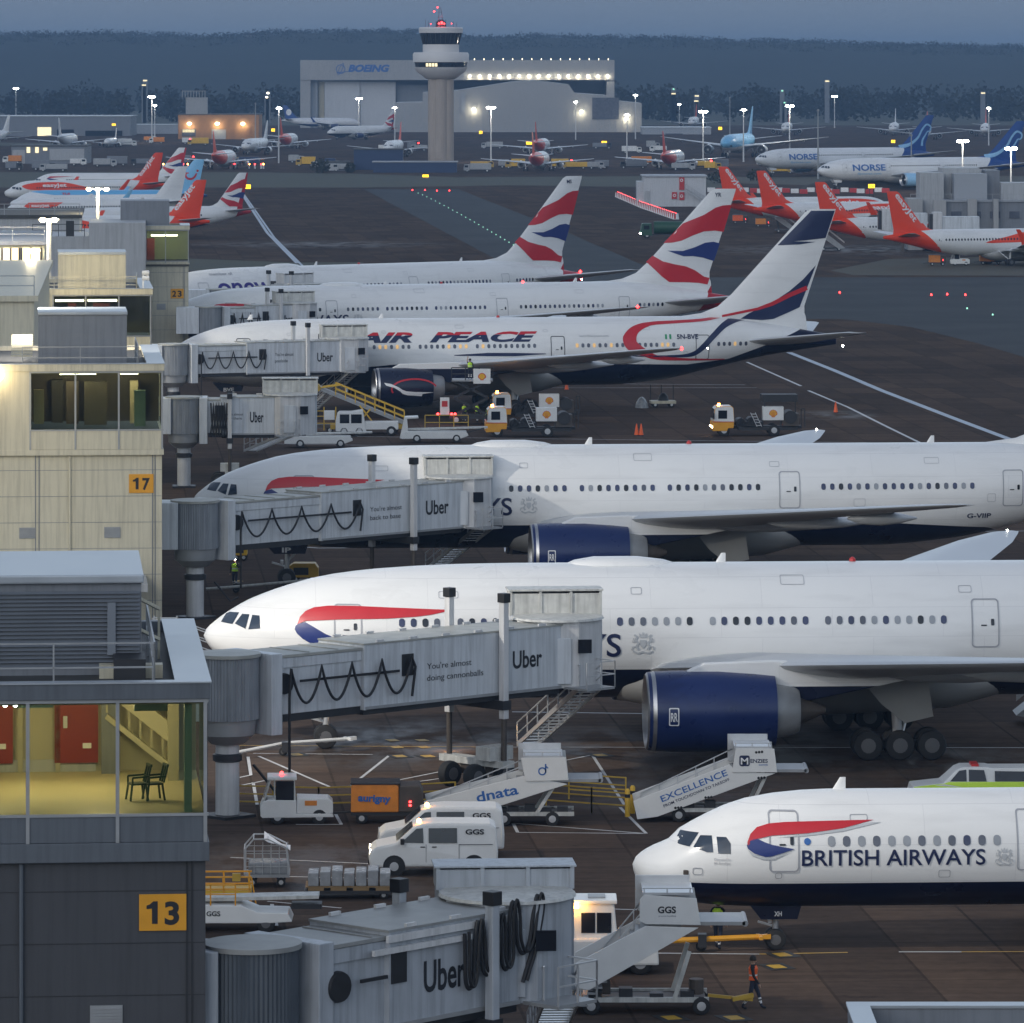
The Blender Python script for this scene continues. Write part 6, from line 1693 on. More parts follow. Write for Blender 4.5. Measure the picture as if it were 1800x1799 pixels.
    if side == 'bridge_shaded':
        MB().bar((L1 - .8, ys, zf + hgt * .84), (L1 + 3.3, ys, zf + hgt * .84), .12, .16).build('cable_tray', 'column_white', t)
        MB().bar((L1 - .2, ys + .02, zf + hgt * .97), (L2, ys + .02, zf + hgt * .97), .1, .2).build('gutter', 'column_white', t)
    for body, x0, z0, wd, ht, bd in texts:
        mb = MB(); put_flat(mb, text2(body, wd, ht, bold=bd), (x0, -wo, zf + z0), (1, 0, 0), (0, 0, 1), .015)
        mb.build('lettering', 'letter_black', ot)
    if stairs:
        iv = t.matrix_basis.inverted()
        b = iv @ Vector((*G(*stairs), 0.25)); b.z = .25
        a = Vector((L2 + 1.0, -2.3, zf - .1))
        st = MB().box(a.x, a.y + .1, zf - .18, 1.7, 1.5, .1).build('stair_landing', 'grey_metal', t)
        mb = MB()
        d_ = (b - a); hd = Vector((d_.x, d_.y, 0)).normalized(); sd = Vector((-hd.y, hd.x, 0)) * .5
        for sg in (-1, 1):
            mb.bar(a + sd * sg, b + sd * sg, .07, .2)
            mb.bar(a + sd * sg + Vector((0, 0, 1)), b + sd * sg + Vector((0, 0, 1)), .055)
            mb.bar(a + sd * sg + Vector((0, 0, .5)), b + sd * sg + Vector((0, 0, .5)), .045)
            for k in range(7):
                p = a.lerp(b, k / 6) + sd * sg; mb.bar(p, p + Vector((0, 0, 1)), .045)
        for k in range(18):
            p = a.lerp(b, (k + .5) / 18); mb.bar(p - sd, p + sd, .22, .04)
        mb.build('service_stairs', 'light_metal', t)
        mb = MB(); railing(mb, [(a.x + .85, a.y + .8, zf - .1), (a.x + .85, a.y - .65, zf - .1), (a.x - .85, a.y - .65, zf - .1)], 1.15, .8, .028)
        mb.build('landing_rail', 'light_metal', t)
    return t
ub = .02
bridge('boarding bridge reaching the second white jet, longest slogan on its side', -11.9, 226, radians(43.2), 4.22, 6.4, 17.9, 14.2, True,
       (('Uber', 15.0, .95, 1.75, .78, ub), ("You're almost", 9.95, 1.3, 2.6, .27, 0), ('doing cannonballs', 9.95, .8, 3.3, .27, 0)), True, 4, (928, 1318), radians(-38), cable_end=8.6)
bridge('boarding bridge at the third white jet with two line slogan', -18.0, 307, radians(46), 4.08, 8.6, 20.2, 15.8, True,
       (('Uber', 17.1, .85, 1.9, .85, ub), ("You're almost", 12.5, 1.3, 2.6, .28, 0), ('back to base', 12.5, .8, 2.5, .28, 0)), True, 4, (762, 1008), radians(-42), cable_end=11.2)
bridge('boarding bridge at the navy and white jet', -29.7, 474, radians(24), 4.3, 6.4, 15.2, 12.0, True,
       (('Uber', 13.0, .85, 1.5, .8, ub), ("You're almost", 9.0, 1.4, 1.75, .3, 0), ('poolside', 9.0, .85, 1.2, .3, 0)), True, 4, (545, 728), radians(-12), cable_end=7.6)
bridge('drawn back boarding bridge standing before the navy and white jet', -24.4, 402, radians(3), 4.1, 2.8, 6.7, 3.4, True,
       (('Uber', 4.9, .8, 1.0, .8, ub), ("You're almost", 2.9, 1.3, 1.5, .2, 0), ('nearly there', 2.9, 1.0, 1.4, .2, 0)), False, 6, (440, 798), radians(0), cable_end=2.4, bunch=(2.0, 3.2), colh=1.2)
bridge('boarding bridge mostly hidden behind the navy and white jet', -30.6, 545, radians(26), 4.4, 4.6, 8.6, 7.2, True,
       (('Uber', 7.4, .85, 1.2, .8, ub),), True, 4, None, radians(-8), cable_end=5.4)
bridge('pale boarding bridge head seen over the striped tailed jet', XD(384, 585), 585, radians(48), 4.5, 7, 12.0, 9.5, False, (), False, 3, None, radians(-8))
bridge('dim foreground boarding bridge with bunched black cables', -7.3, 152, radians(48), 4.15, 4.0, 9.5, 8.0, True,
       (('Uber', 5.4, .72, 1.75, .92, ub),), True, 5, (955, 1850), radians(-44), cable_end=4.1, bunch=(7.0, 9.5), wide=3.1, colh=1.6, hoodh=.6, side='bridge_shaded', roofm='bridge_shaded_roof', colm='bridge_shaded', hang=[(816.9, 1641.7), (818.0, 1684.2), (818.6, 1723.9), (824.3, 1738.7), (831.1, 1723.9), (834.5, 1667.2), (839.6, 1619.5), (844.7, 1650.2), (848.1, 1701.2), (857.2, 1713.7), (867.4, 1695.5), (871.9, 1638.8), (877.6, 1609.3), (881.6, 1644.5), (882.1, 1689.9), (888.9, 1704.6), (895.2, 1684.2), (895.7, 1616.1), (901.4, 1585.5), (906.5, 1610.5), (908.8, 1655.8), (918.4, 1676.3), (930.9, 1655.8), (937.7, 1604.8), (944.5, 1574.2), (947.9, 1599.1), (936.0, 1667.2), (924.7, 1706.9), (919.0, 1727.3)])

x, y = G(790, 1318)
t = thing('added_lamp', 'small warm work lamp on the apron below the second boarding bridge', 'lamp', (x, y, 0))  # unseen source, added to give the warm glow on the apron
MB().box(0, 0, 0, .25, .2, .5).build('stand', 'dark_metal', t); MB().b2(-.1, .1, -.12, -.1, .32, .46).build('lens', 'lamp_amber', t)
bulb(x, y - .3, .6, 25, (1, .55, .2), .08)
# ---------------------------------------------------------------- vehicles and ground equipment
def shell(prof, wd, z_t=None, k=.14, z0=1.0, round_=.05):
    """body panel work: side profile drawn out to a width, drawn in above the waist"""
    mb = MB().prism(prof, -wd / 2, wd / 2)
    top = max(z for _, z in prof)
    return mb.map(lambda v: (v.x, v.y * (1 - k * max(0, v.z - z0) / max(.1, top - z0)), v.z))
def side_y(wd, z, z0, top, k): return wd / 2 * (1 - k * max(0, z - z0) / max(.1, top - z0))
def side_panel(name, m, pts, wd, z0, top, k, parent, off=.012):
    for sg in (-1, 1):
        mb = MB(); sh = shape2([pts])
        mb.add([(x, sg * (side_y(wd, z, z0, top, k) + off), z) for x, z in sh[0]], sh[1]); mb.build(name, m, parent)
def put_text(name, parent, body, x, y, z, wd, ht, m, ang=0., bold=.02, shear=0.):
    mb = MB(); put_flat(mb, text2(body, wd, ht, bold, shear), (x, y, z), (cos(ang), 0, sin(ang)), (-sin(ang), 0, cos(ang)), .012)
    return mb.build(name, m, parent)
def wheels(t, xs, ys, r, wd=.24):
    for x in xs:
        for y in ys:
            mb = MB(); wheel(mb, x, y, r, r, wd, True, 'light_metal'); mb.build('wheel', None, t, True)
def gloc(px, py): return (*G(px, py), 0)
# vans
def van(label, px, py, lit=True):
    t = thing('van', label, 'van', gloc(px, py), radians(2), 'white vans')
    prof = [(.05, .32), (0, .6), (.05, .95), (.3, 1.13), (1.05, 1.28), (1.72, 1.86), (2.0, 1.97), (2.6, 2.02), (4.7, 2.0), (4.95, 1.85), (5.02, .9), (5.0, .34)]
    b = shell(prof, 1.98, k=.13, z0=1.15).build('body', 'vehicle_white', t, bevel=.1)
    a = (1.98, 1.15, 2.02, .13)
    side_panel('side_window', 'window_dark', [(1.25, 1.27), (1.85, 1.8), (2.1, 1.82), (2.12, 1.25)], *a, b)
    side_panel('side_window', 'window_dark', [(2.32, 1.25), (2.32, 1.82), (3.42, 1.82), (3.42, 1.25)], *a, b)
    mb = MB().add([(1.1, -.84, 1.32), (1.72, -.75, 1.84), (1.72, .75, 1.84), (1.1, .84, 1.32)], [(0, 1, 2, 3)]); mb.map(lambda v: v + Vector((-.03, 0, .03))).build('windscreen', 'window_dark', b)
    mb = MB()
    for sg in (-1, 1):
        for x, z0, z1 in ((2.22, .5, 1.9), (3.5, .5, 1.9)): mb.b2(x - .008, x + .008, sg * side_y(1.98, 1.15, 1.15, 2, .13) - .004, sg * side_y(1.98, 1.15, 1.15, 2, .13) + .004, z0, 1.2)
        for x in (2.0, 2.45): mb.b2(x, x + .18, sg * .985, sg * 1.0, 1.08, 1.12)
        mb.b2(3.5, 4.8, sg * .985, sg * .998, 1.18, 1.2)
    mb.build('door_trim', 'black', b)
    for sg in (-1, 1):
        MB().lathe([(-.02, .43), (.01, .43)], (.98, sg * .985, .36), 'y', 20).build('wheel_arch', 'black', b)
        MB().lathe([(-.02, .43), (.01, .43)], (4.08, sg * .985, .36), 'y', 20).build('wheel_arch', 'black', b)
        MB().lathe([(0, .14), (.06, .1)], (.06, sg * .72, .9), 'x', 10, True, 0, 1.3, .8).map(lambda v: (.02 + (v.x - .06) + .1 * abs(v.z - .8), v.y, v.z)).build('headlamp', 'lamp_dim' if lit else 'light_metal', b)
        MB().box(1.3, sg * 1.1, 1.22, .16, .2, .22).build('mirror', 'black', b, bevel=.03)
    MB().b2(-.03, .05, -.7, .7, .42, .62).build('grille', 'black', b)
    put_text('lettering', b, 'GGS', 3.75, -.935, 1.58, .72, .2, 'letter_black', bold=.03)
    wheels(t, (.98, 4.08), (-.9, .9), .35)
    MB().lathe([(0, .09), (.1, .09), (.16, .05)], (1.95, -.5, 1.98), 'z', 10).build('beacon', 'lamp_amber', t)
    return t
van('white crew van in front with side windows and amber beacon', 648, 1533)
van('white van half hidden behind the front van', 664, 1503, False)
# pickup
t = thing('pickup_truck', 'white and lime pickup truck with canopy beyond the front jet', 'pickup truck', gloc(1598, 1419), radians(1))
prof = [(.05, .4), (0, .7), (.08, .98), (1.35, 1.12), (1.95, 1.68), (2.2, 1.78), (3.25, 1.78), (3.4, 1.74), (5.2, 1.74), (5.35, 1.1), (5.35, .45)]
b = shell(prof, 1.85, k=.2, z0=1.08).build('body', 'vehicle_white', t, bevel=.05)
a = (1.85, 1.08, 1.78, .2)
side_panel('livery_panel', 'lime_paint', [(.1, .66), (.12, .98), (1.38, 1.11), (1.6, 1.18), (5.2, 1.18), (5.2, .7), (1.4, .6)], *a, b, .006)
for p in ([(1.65, 1.2), (2.05, 1.64), (2.35, 1.68), (2.35, 1.2)], [(2.45, 1.2), (2.45, 1.68), (3.1, 1.66), (3.2, 1.2)], [(3.55, 1.2), (3.55, 1.62), (4.95, 1.6), (5.0, 1.2)]): side_panel('side_window', 'window_dark', p, *a, b)
wheels(t, (1.0, 4.3), (-.8, .8), .38)
MB().box(2.75, 0, 1.78, .3, 1.0, .1).build('beacon', 'red_paint', t)
# baggage tractor and orange trailer
def tractor(label, px, py, rz=0., grp=None):
    t = thing('baggage_tractor', label, 'tractor', gloc(px, py), rz, grp)
    b = shell([(.02, .35), (0, .7), (.12, .95), (.3, 1.02), (1.5, 1.0), (1.5, .45), (2.95, .45), (3.0, .42), (3.05, .3), (.1, .28)], 1.5, k=0).build('chassis', 'vehicle_white', t, bevel=.03)
    MB().prism([(1.5, .45), (1.52, 1.1), (2.85, 1.06), (3.02, .9), (3.02, .45)], -.7, .7).build('bonnet', 'vehicle_white', t, bevel=.05)
    MB().b2(1.85, 2.35, -.715, -.69, .78, .98).build('side_plate', 'orange_tarp', t)
    c = MB()
    for sg in (-1, 1):
        c.bar((.15, sg * .66, .95), (.42, sg * .62, 1.85), .07); c.bar((1.45, sg * .66, .95), (1.4, sg * .62, 1.85), .07); c.bar((.6, sg * .66, .4), (.6, sg * .62, 1.85), .05)
    c = c.build('cab_frame', 'dirty_white', t)
    MB().b2(.3, 1.52, -.72, .72, 1.83, 1.97).build('roof', 'vehicle_white', t, bevel=.04)
    MB().add([(.14, -.6, 1.0), (.4, -.58, 1.82), (.4, .58, 1.82), (.14, .6, 1.0)], [(0, 1, 2, 3)]).build('windscreen', 'window_dark', c)
    MB().b2(.65, 1.4, -.69, -.66, .42, 1.8).build('door', 'window_dark', c)
    MB().b2(.9, 1.3, -.4, .4, .5, 1.3).build('seat', 'black', t, bevel=.04)
    wheels(t, (.72, 2.45), (-.62, .62), .31)
    MB().lathe([(0, .07), (.14, .06)], (.9, 0, 1.97), 'z', 8).build('beacon', 'lamp_red', t)
    return t
t = tractor('white baggage tractor parked left of the orange covered trailer', 457, 1446, radians(3))
put_text('lettering', t, 'TD', 1.1, -.7, .62, .18, .09, 'letter_white')
def trailer(label, px, py, ln=3.0, text=None, m='orange_tarp', grp=None, s=1.):
    t = thing('baggage_trailer', label, 'trailer', gloc(px, py), radians(1), grp)
    MB().prism([(0, .5), (.02, 1.6), (.1, 1.68), (ln * .62, 1.66), (ln * .66, 1.55), (ln * .66, .5)], -.8, .8).build('cover', m, t, bevel=.06)
    MB().prism([(ln * .66, .5), (ln * .67, 1.6), (ln * .95, 1.62), (ln, 1.3), (ln, .5)], -.78, .78).build('rear_cover', 'steel_brown', t, bevel=.05)
    MB().b2(-.02, ln * .68, -.83, .83, 1.64, 1.72).build('roof', 'dark_metal', t, bevel=.03)
    MB().b2(0, ln, -.75, .75, .36, .5).bar((-.9, 0, .35), (0, 0, .42), .08).build('chassis', 'dark_metal', t)
    wheels(t, (.45, ln - .5), (-.62, .62), .24, .18)
    if text: put_text('lettering', t, text, .3, -.82, .98, 1.35, .3, 'blue_letter', -.04, .04)
    for dz in (.75, .9): MB().box(ln * .82, -.8, dz, .1, .03, .07).build('tail_lamp', 'lamp_red', t)
    return t
trailer('orange tarpaulin baggage trailer with blue lettering beside yellow railing', 617, 1445, 3.0, 'aurigny')
# passenger steps
def steps(label, px, py, panel, can, plat, strut, ch, whl, wid=2.2, logo=None, back=True, rz=0.):
    t = thing('passenger_steps', label, 'passenger steps', gloc(px, py), rz, 'mobile passenger steps')
    h = wid / 2
    for sg in (-1, 1):
        MB().prism(panel, sg * h - .03, sg * h + .03).build('side_panel', 'vehicle_white', t, bevel=.015)
    (xa, za), (xb, zb) = plat[0], plat[1]
    lo = min(panel, key=lambda p: p[0] + p[1] * .3); hi_ = max(panel, key=lambda p: p[0])
    mb = MB(); n = 15
    for k in range(n):
        u = k / (n - 1)
        x = lo[0] + .25 + (xa - lo[0] - .25) * u; z = .35 + (za - .35) * u
        mb.b2(x - .12, x + .2, -h + .04, h - .04, z - .05, z)
    mb.build('tread', 'grey_metal', t)
    for sg in (-1, 1):
        mb = MB()
        for k in range(6):
            u = k / 5; x = lo[0] + .2 + (xa - lo[0] - .2) * u
            zt = .35 + (za - .35) * u
            mb.bar((x, sg * (h - .08), zt), (x, sg * (h - .08), zt + .6), .035)
        mb.bar((lo[0] + .2, sg * (h - .08), .95), (xa, sg * (h - .08), za + .6), .04)
        mb.build('handrail', 'light_metal', t)
    for sg in (-1, 1):
        MB().prism(can, sg * (h + .06) - .02, sg * (h + .06) + .02).build('canopy_panel', 'vehicle_white', t, bevel=.01)
    if back:
        x0, x1 = min(p[0] for p in can), max(p[0] for p in can); z1 = max(p[1] for p in can)
        mb = MB().b2(x0 + .1, x1 - .25, -h, h, z1 - .02, z1 + .06)
        for k in range(3):
            xx = x0 + .15 + k * (x1 - x0 - .5) / 2
            mb.bar((xx, -h, z1), (xx, -h, z1 + .22), .04); mb.bar((xx, h, z1), (xx, h, z1 + .3), .05)
        mb.bar((x0 + .1, -h, z1 + .2), (x1 - .3, -h, z1 + .2), .035)
        mb.b2(x0 - .1, x1 - .3, h - .1, h - .04, z1 - .8, z1 + .32)
        mb.build('canopy_frame', 'light_metal', t)
    mb = MB().b2(xa, xb, -h + .1, h - .1, za - .12, za)
    mb.cyl((xb, -h + .1, za - .06), (xb, h - .1, za - .06), .1, n=10)
    mb.build('platform', 'grey_metal', t)
    for sg in (-1, 1): MB().bar((strut[0][0], sg * (h - .2), strut[0][1]), (strut[1][0], sg * (h - .2), strut[1][1]), .14).build('lift_strut', 'dirty_white', t)
    mb = MB().use('dirty_white').b2(ch[0], ch[1], -h + .15, -h + .3, .42, .58).b2(ch[0], ch[1], h - .3, h - .15, .42, .58).use('steel_brown').b2(ch[0] + .1, ch[1] - .1, -h + .3, h - .3, .38, .5)
    for k in range(5): mb.use('dark_metal').box(ch[0] + (ch[1] - ch[0]) * (k + .6) / 5.3, -h + .5, .5, .45, .5, .2 + .08 * (k % 3))
    mb.build('chassis', None, t)
    wheels(t, whl, (-h + .2, h - .2), .3, .22)
    return t
t = steps('white passenger steps with blue lettering beside orange trailer', 746, 1447, [(0, 1.05), (4.1, 2.1), (5.93, 1.76), (2.76, .74), (.1, .62)], [(4.0, 2.85), (5.85, 2.87), (5.97, 1.93), (4.2, 1.88)], [(4.2, 1.95), (7.3, 2.1)], ((4.6, .45), (5.4, 1.7)), (2.6, 6.2), (3.3, 5.3))
put_text('lettering', t, 'dnata', 2.2, -1.13, 1.02, 1.75, .42, 'blue_letter', .2, .02)
mb = MB(); put_flat(mb, ring2(disc2(0, 0, .17, 20), disc2(0, 0, .115, 20)), (4.88, -1.18, 2.3), (1, 0, 0), (0, 0, 1), .014); put_flat(mb, stroke2([(.14, -.05), (.14, .3)], .06), (4.88, -1.18, 2.3), (1, 0, 0), (0, 0, 1), .014); put_flat(mb, stroke2([(.14, .22), (.24, .12)], .05), (4.88, -1.18, 2.3), (1, 0, 0), (0, 0, 1), .014)
mb.build('emblem', 'blue_letter', t)
t = steps('white passenger steps with dark blue square emblem near blue engine', 1112, 1440, [(0, .9), (4.0, 2.42), (4.3, 2.1), (5.9, 2.05), (1.0, .25), (.17, .14)], [(4.25, 3.1), (5.85, 3.08), (5.97, 2.1), (4.1, 2.1)], [(4.2, 2.2), (7.2, 2.4)], ((4.8, .45), (5.5, 1.9)), (.9, 5.6), (1.9, 4.6))
put_text('lettering', t, 'EXCELLENCE', 1.2, -1.13, .86, 2.95, .27, 'blue_letter', .39, .01)
put_text('lettering', t, 'FROM TOUCHDOWN TO TAKEOFF', 1.28, -1.13, .64, 2.95, .12, 'letter_navy', .39, .01)
mb = MB(); put_flat(mb, shape2([rrect(4.4, 2.36, 4.83, 2.8, .08)]), (0, -1.18, 0), (1, 0, 0), (0, 0, 1), .014); mb.build('emblem', 'letter_navy', t)
put_text('lettering', t, 'M', 4.46, -1.2, 2.44, .31, .28, 'letter_white', 0, .02); put_text('lettering', t, 'ENZIES', 4.86, -1.18, 2.5, .72, .16, 'letter_navy', 0, .02); put_text('lettering', t, 'AVIATION', 5.2, -1.18, 2.38, .38, .06, 'blue_letter')
mb = MB()
for x, z in ((1.75, .62), (3.0, 1.05), (5.2, 1.86), (5.1, 2.93)):
    for k in range(3): put_flat(mb, shape2([disc2(x + k * .12, z + .01 * k, .055, 10)]), (0, -1.18 if z > 2.5 else -1.13, 0), (1, 0, 0), (0, 0, 1), .016)
mb.build('reflector', 'black', t)
t = steps('large white passenger steps at the nose of the front jet', 1012, 1776, [(0, 1.75), (2.3, 2.98), (4.05, 2.92), (.42, .85), (-.05, .95)], [(2.1, 3.85), (2.25, 4.02), (3.98, 3.9), (4.12, 3.02), (2.3, 3.05), (2.1, 3.15)], [(2.4, 3.1), (5.6, 3.15)], ((3.25, .5), (3.75, 2.1)), (-1.0, 4.4), (.5, 4.15))
put_text('lettering', t, 'GGS', 2.7, -1.18, 3.42, .6, .22, 'letter_black', 0, .03); put_text('lettering', t, 'ground handling', 2.72, -1.18, 3.3, .58, .05, 'letter_grey')
MB().box(.9, -.2, .6, .5, .5, .45).lathe([(0, .25), (.5, .25)], (4.0, -.3, .6), 'z', 14).build('equipment', 'steel_brown', t, bevel=.03)
MB().bar((4.4, 0, .5), (5.9, 0, .35), .1).bar((5.2, -.2, .4), (5.9, 0, .5), .14).build('tow_arm', 'yellow_dirty', t)
# pushback tug with amber lamp
t = thing('pushback_tug', 'white aircraft tug with amber lamp behind the large passenger steps', 'tug', gloc(1003, 1706), 0)
MB().prism([(-.3, .35), (-.25, 1.0), (.1, 1.25), (1.7, 1.25), (3.0, 1.0), (3.05, .35)], -1.1, 1.1).build('body', 'vehicle_white', t, bevel=.08)
c = MB().prism([(.12, 1.2), (.05, 2.3), (.15, 2.45), (1.45, 2.45), (1.52, 2.3), (1.62, 1.2)], -.75, .75).build('cab', 'vehicle_white', t, bevel=.05)
for x0, x1 in ((.36, .84), (.9, 1.4)): MB().b2(x0, x1, -.775, -.745, 1.42, 2.12).build('window', 'window_dark', c)
MB().b2(.0, 1.6, -.82, .82, 2.42, 2.56).build('roof', 'vehicle_white', c, bevel=.04)
MB().b2(.6, 1.2, -.4, .3, 2.56, 2.62).build('hatch', 'grey_metal', c)
MB().lathe([(0, .09), (.14, .08), (.2, .03)], (.2, -.86, 2.28), 'z', 10).build('beacon', 'lamp_amber', t)
x, y = G(1003, 1706); bulb(x + .2, y - 1.15, 2.4, 14, (1, .5, .1), .05)
wheels(t, (.5, 2.4), (-.85, .85), .42, .35)
def towbar(label, pts, m, r=.07, wh=None, name='tow_bar'):
    P = [Vector((*G(a, b), z)) for a, b, z in pts]
    t = thing(name, label, 'tow bar', (P[0].x, P[0].y, 0))
    o = Vector((P[0].x, P[0].y, 0))
    MB().tube([p - o for p in P], r, 8).build('bar', m, t, True)
    d = (P[-1] - P[0]).normalized(); n = Vector((-d.y, d.x, 0))
    MB().bar(P[-1] - o - n * .35, P[-1] - o + n * .35, .12).bar(P[-1] - o, P[-1] - o + d * .4, .16).build('head', m, t)
    for k, f in enumerate(wh or ()):
        p = P[0].lerp(P[-1], f) - o
        mb = MB(); wheel(mb, 0, 0, 0, .2, .14); mb.map(lambda v: v + Vector((p.x, p.y, .2)) + n * .2).build('wheel', None, t, True)
        MB().box(p.x, p.y, .2, .3, .4, p.z - .1 + .1).build('bracket', 'dark_metal', t)
towbar('yellow tow bar between the tug and nose wheel of front jet', [(1180, 1676, .45), (1335, 1672, .5)], 'amber_paint', .1, (.35,))
towbar('white tow bar lying below nose gear of the second jet', [(420, 1336, .35), (500, 1328, .55), (612, 1322, .6)], 'vehicle_white', .08, (.42,))
towbar('white tow bar lying before nose gear of the third jet', [(362, 1046, .35), (420, 1046, .5), (545, 1036, .55)], 'dirty_white', .08, (.3,))
# railing and bollards
def rail(label, pts, m='yellow_dirty'):
    P = [Vector((*G(a, b), 0)) for a, b in pts]
    t = thing('safety_railing', label, 'railing', P[0])
    o = P[0]; k = 0
    mb = MB()
    for a, b in zip(P, P[1:]):
        n = max(1, int((b - a).length / 1.9))
        for i in range(n + 1):
            p = a.lerp(b, i / n) - o; MB().bar(p, p + Vector((0, 0, 1.1)), .07).build('post', m, t)
        for z in (.42, .75, 1.08): mb.bar(a - o + Vector((0, 0, z)), b - o + Vector((0, 0, z)), .055)
    mb.build('rail', m, t)
rail('long yellow safety railing running behind the tractor and steps', [(400, 1426), (560, 1430), (700, 1426), (800, 1420)])
rail('yellow safety railing between the two sets of boarding steps', [(960, 1424), (1040, 1430), (1102, 1434)])
rail('second yellow safety railing row behind the boarding steps', [(1000, 1405), (1100, 1412)])
for px, py, l in ((1103, 1436, 'left yellow bollard at end of the railing'), (1112, 1430, 'right yellow bollard at end of the railing')):
    t = thing('bollard', l, 'bollard', gloc(px, py), 0, 'yellow bollards')
    MB().lathe([(0, .11), (1.1, .11), (1.17, .06)], ax='z', n=12).build('post', 'yellow_paint', t, True); MB().lathe([(.8, .115), (.95, .115)], ax='z', n=12).build('band', 'black', t, True)
# cage cart, wrapped dolly, orange platform, belt loader (lower left)
t = thing('cage_trolley', 'wire cage trolley with torn white plastic on top', 'trolley', gloc(430, 1556), radians(2))
mb = MB()
pr = [(0, .5), (0, 1.45), (.35, 1.85), (.9, 1.85), (1.6, 1.5), (1.72, .5)]
for y in (-.7, .7):
    for a, b in zip(pr, pr[1:]): mb.bar((a[0], y, a[1]), (b[0], y, b[1]), .05)
    for k in range(6): mb.bar((.05 + k * .32, y, .5), (.05 + k * .32, y, 1.55), .018)
    for z in (.8, 1.1, 1.4): mb.bar((0, y, z), (1.65, y, z), .018)
for p in pr: mb.bar((p[0], -.7, p[1]), (p[0], .7, p[1]), .04)
mb.build('cage', 'light_metal', t)
mb = MB()
for k in range(7):
    u = k / 6; mb.v += [(.75 + u * 1.0, y, 1.9 - .5 * u + .08 * sin(5 * u + y * 3)) for y in (-.75, -.35, .1, .6)]
for k in range(6):
    for j in range(3): mb.f.append((k * 4 + j, k * 4 + j + 1, k * 4 + j + 5, k * 4 + j + 4)); mb.m.append(0)
mb.build('plastic_sheet', 'letter_white', t, True)
MB().b2(0, 1.72, -.7, .7, .38, .5).build('deck', 'grey_metal', t); MB().box(.9, 0, .5, 1.5, 1.2, .45).build('parcel', 'plastic_wrap', t, bevel=.06)
wheels(t, (.3, 1.4), (-.55, .55), .18, .12)
t = thing('cargo_dolly', 'low dolly carrying plastic wrapped boxes on wooden pallet', 'dolly', gloc(535, 1577), radians(1))
MB().b2(0, 3.4, -.75, .75, .22, .34).build('deck', 'dark_metal', t)
mb = MB()
for k in range(4): mb.b2(.15 + k * .85, .75 + k * .85, -.72, .72, .34, .46)
mb.b2(.05, 3.3, -.74, .74, .46, .5); mb.build('pallet', 'wood_pallet', t)
for k in range(7): MB().box(.35 + k * .45, 0, .5, .4, 1.3, .5 + .05 * (k % 3)).build('wrapped_box', 'plastic_wrap', t, bevel=.04)
wheels(t, (.4, 3.0), (-.6, .6), .16, .12)
t = thing('access_platform', 'orange railed work platform beside nearest gate building', 'platform', gloc(352, 1606), radians(2))
mb = MB()
for z in (.5, 1.0, 1.45): mb.bar((0, -.7, z), (1.9, -.7, z), .06); mb.bar((0, .7, z), (1.9, .7, z), .06)
for x in (0, .95, 1.9):
    for y in (-.7, .7): mb.bar((x, y, 0), (x - .1, y, 1.45), .06)
mb.bar((1.9, -.7, 1.45), (2.15, -.7, 0), .05); mb.build('rail', 'amber_paint', t)
MB().b2(0, 1.9, -.7, .7, .72, .95).build('deck', 'yellow_paint', t); MB().box(1.35, -.7, 1.3, .3, .2, .28).build('control_box', 'yellow_dirty', t)
def belt_loader(label, px, py, text=None, rz=0., rails=True, grp='belt loaders', flip=False):
    t = thing('belt_loader', label, 'belt loader', gloc(px, py), rz, grp)
    f = (lambda v: (4.6 - v.x, v.y, v.z)) if flip else (lambda v: v)
    MB().prism([(0, .4), (.05, .95), (.3, 1.02), (2.6, 1.0), (3.2, .75), (4.3, .72), (4.45, .4), (3.6, .35), (.8, .35)], -.85, .85).map(f).build('chassis', 'vehicle_white', t, bevel=.04)
    MB().bar((-.4, 0, 1.12), (5.4, 0, 1.25), 1.0, .12).map(f).build('belt', 'dirty_white', t)
    MB().b2(4.4, 5.5, -.4, .4, .8, .98).map(f).build('boom_end', 'dark_metal', t)
    if rails:
        mb = MB()
        for x in (.6, 1.5, 2.4): mb.bar((x, -.85, 1.0), (x, -.85, 1.75), .05)
        mb.bar((.6, -.85, 1.75), (2.4, -.85, 1.75), .05); mb.bar((.6, -.85, 1.4), (2.4, -.85, 1.4), .04); mb.map(f).build('side_rail', 'amber_paint', t)
    for x in (.9, 3.5):
        for y in (-.72, .72):
            mb = MB(); wheel(mb, x, y, .34, .34, .24); mb.map(f).build('wheel', None, t, True)
    if text: put_text('lettering', t, text, 1.35, -.86, .62, .5, .18, 'letter_black')
    return t
belt_loader('white belt loader partly behind nearest gate building', 300, 1634, 'GGS')
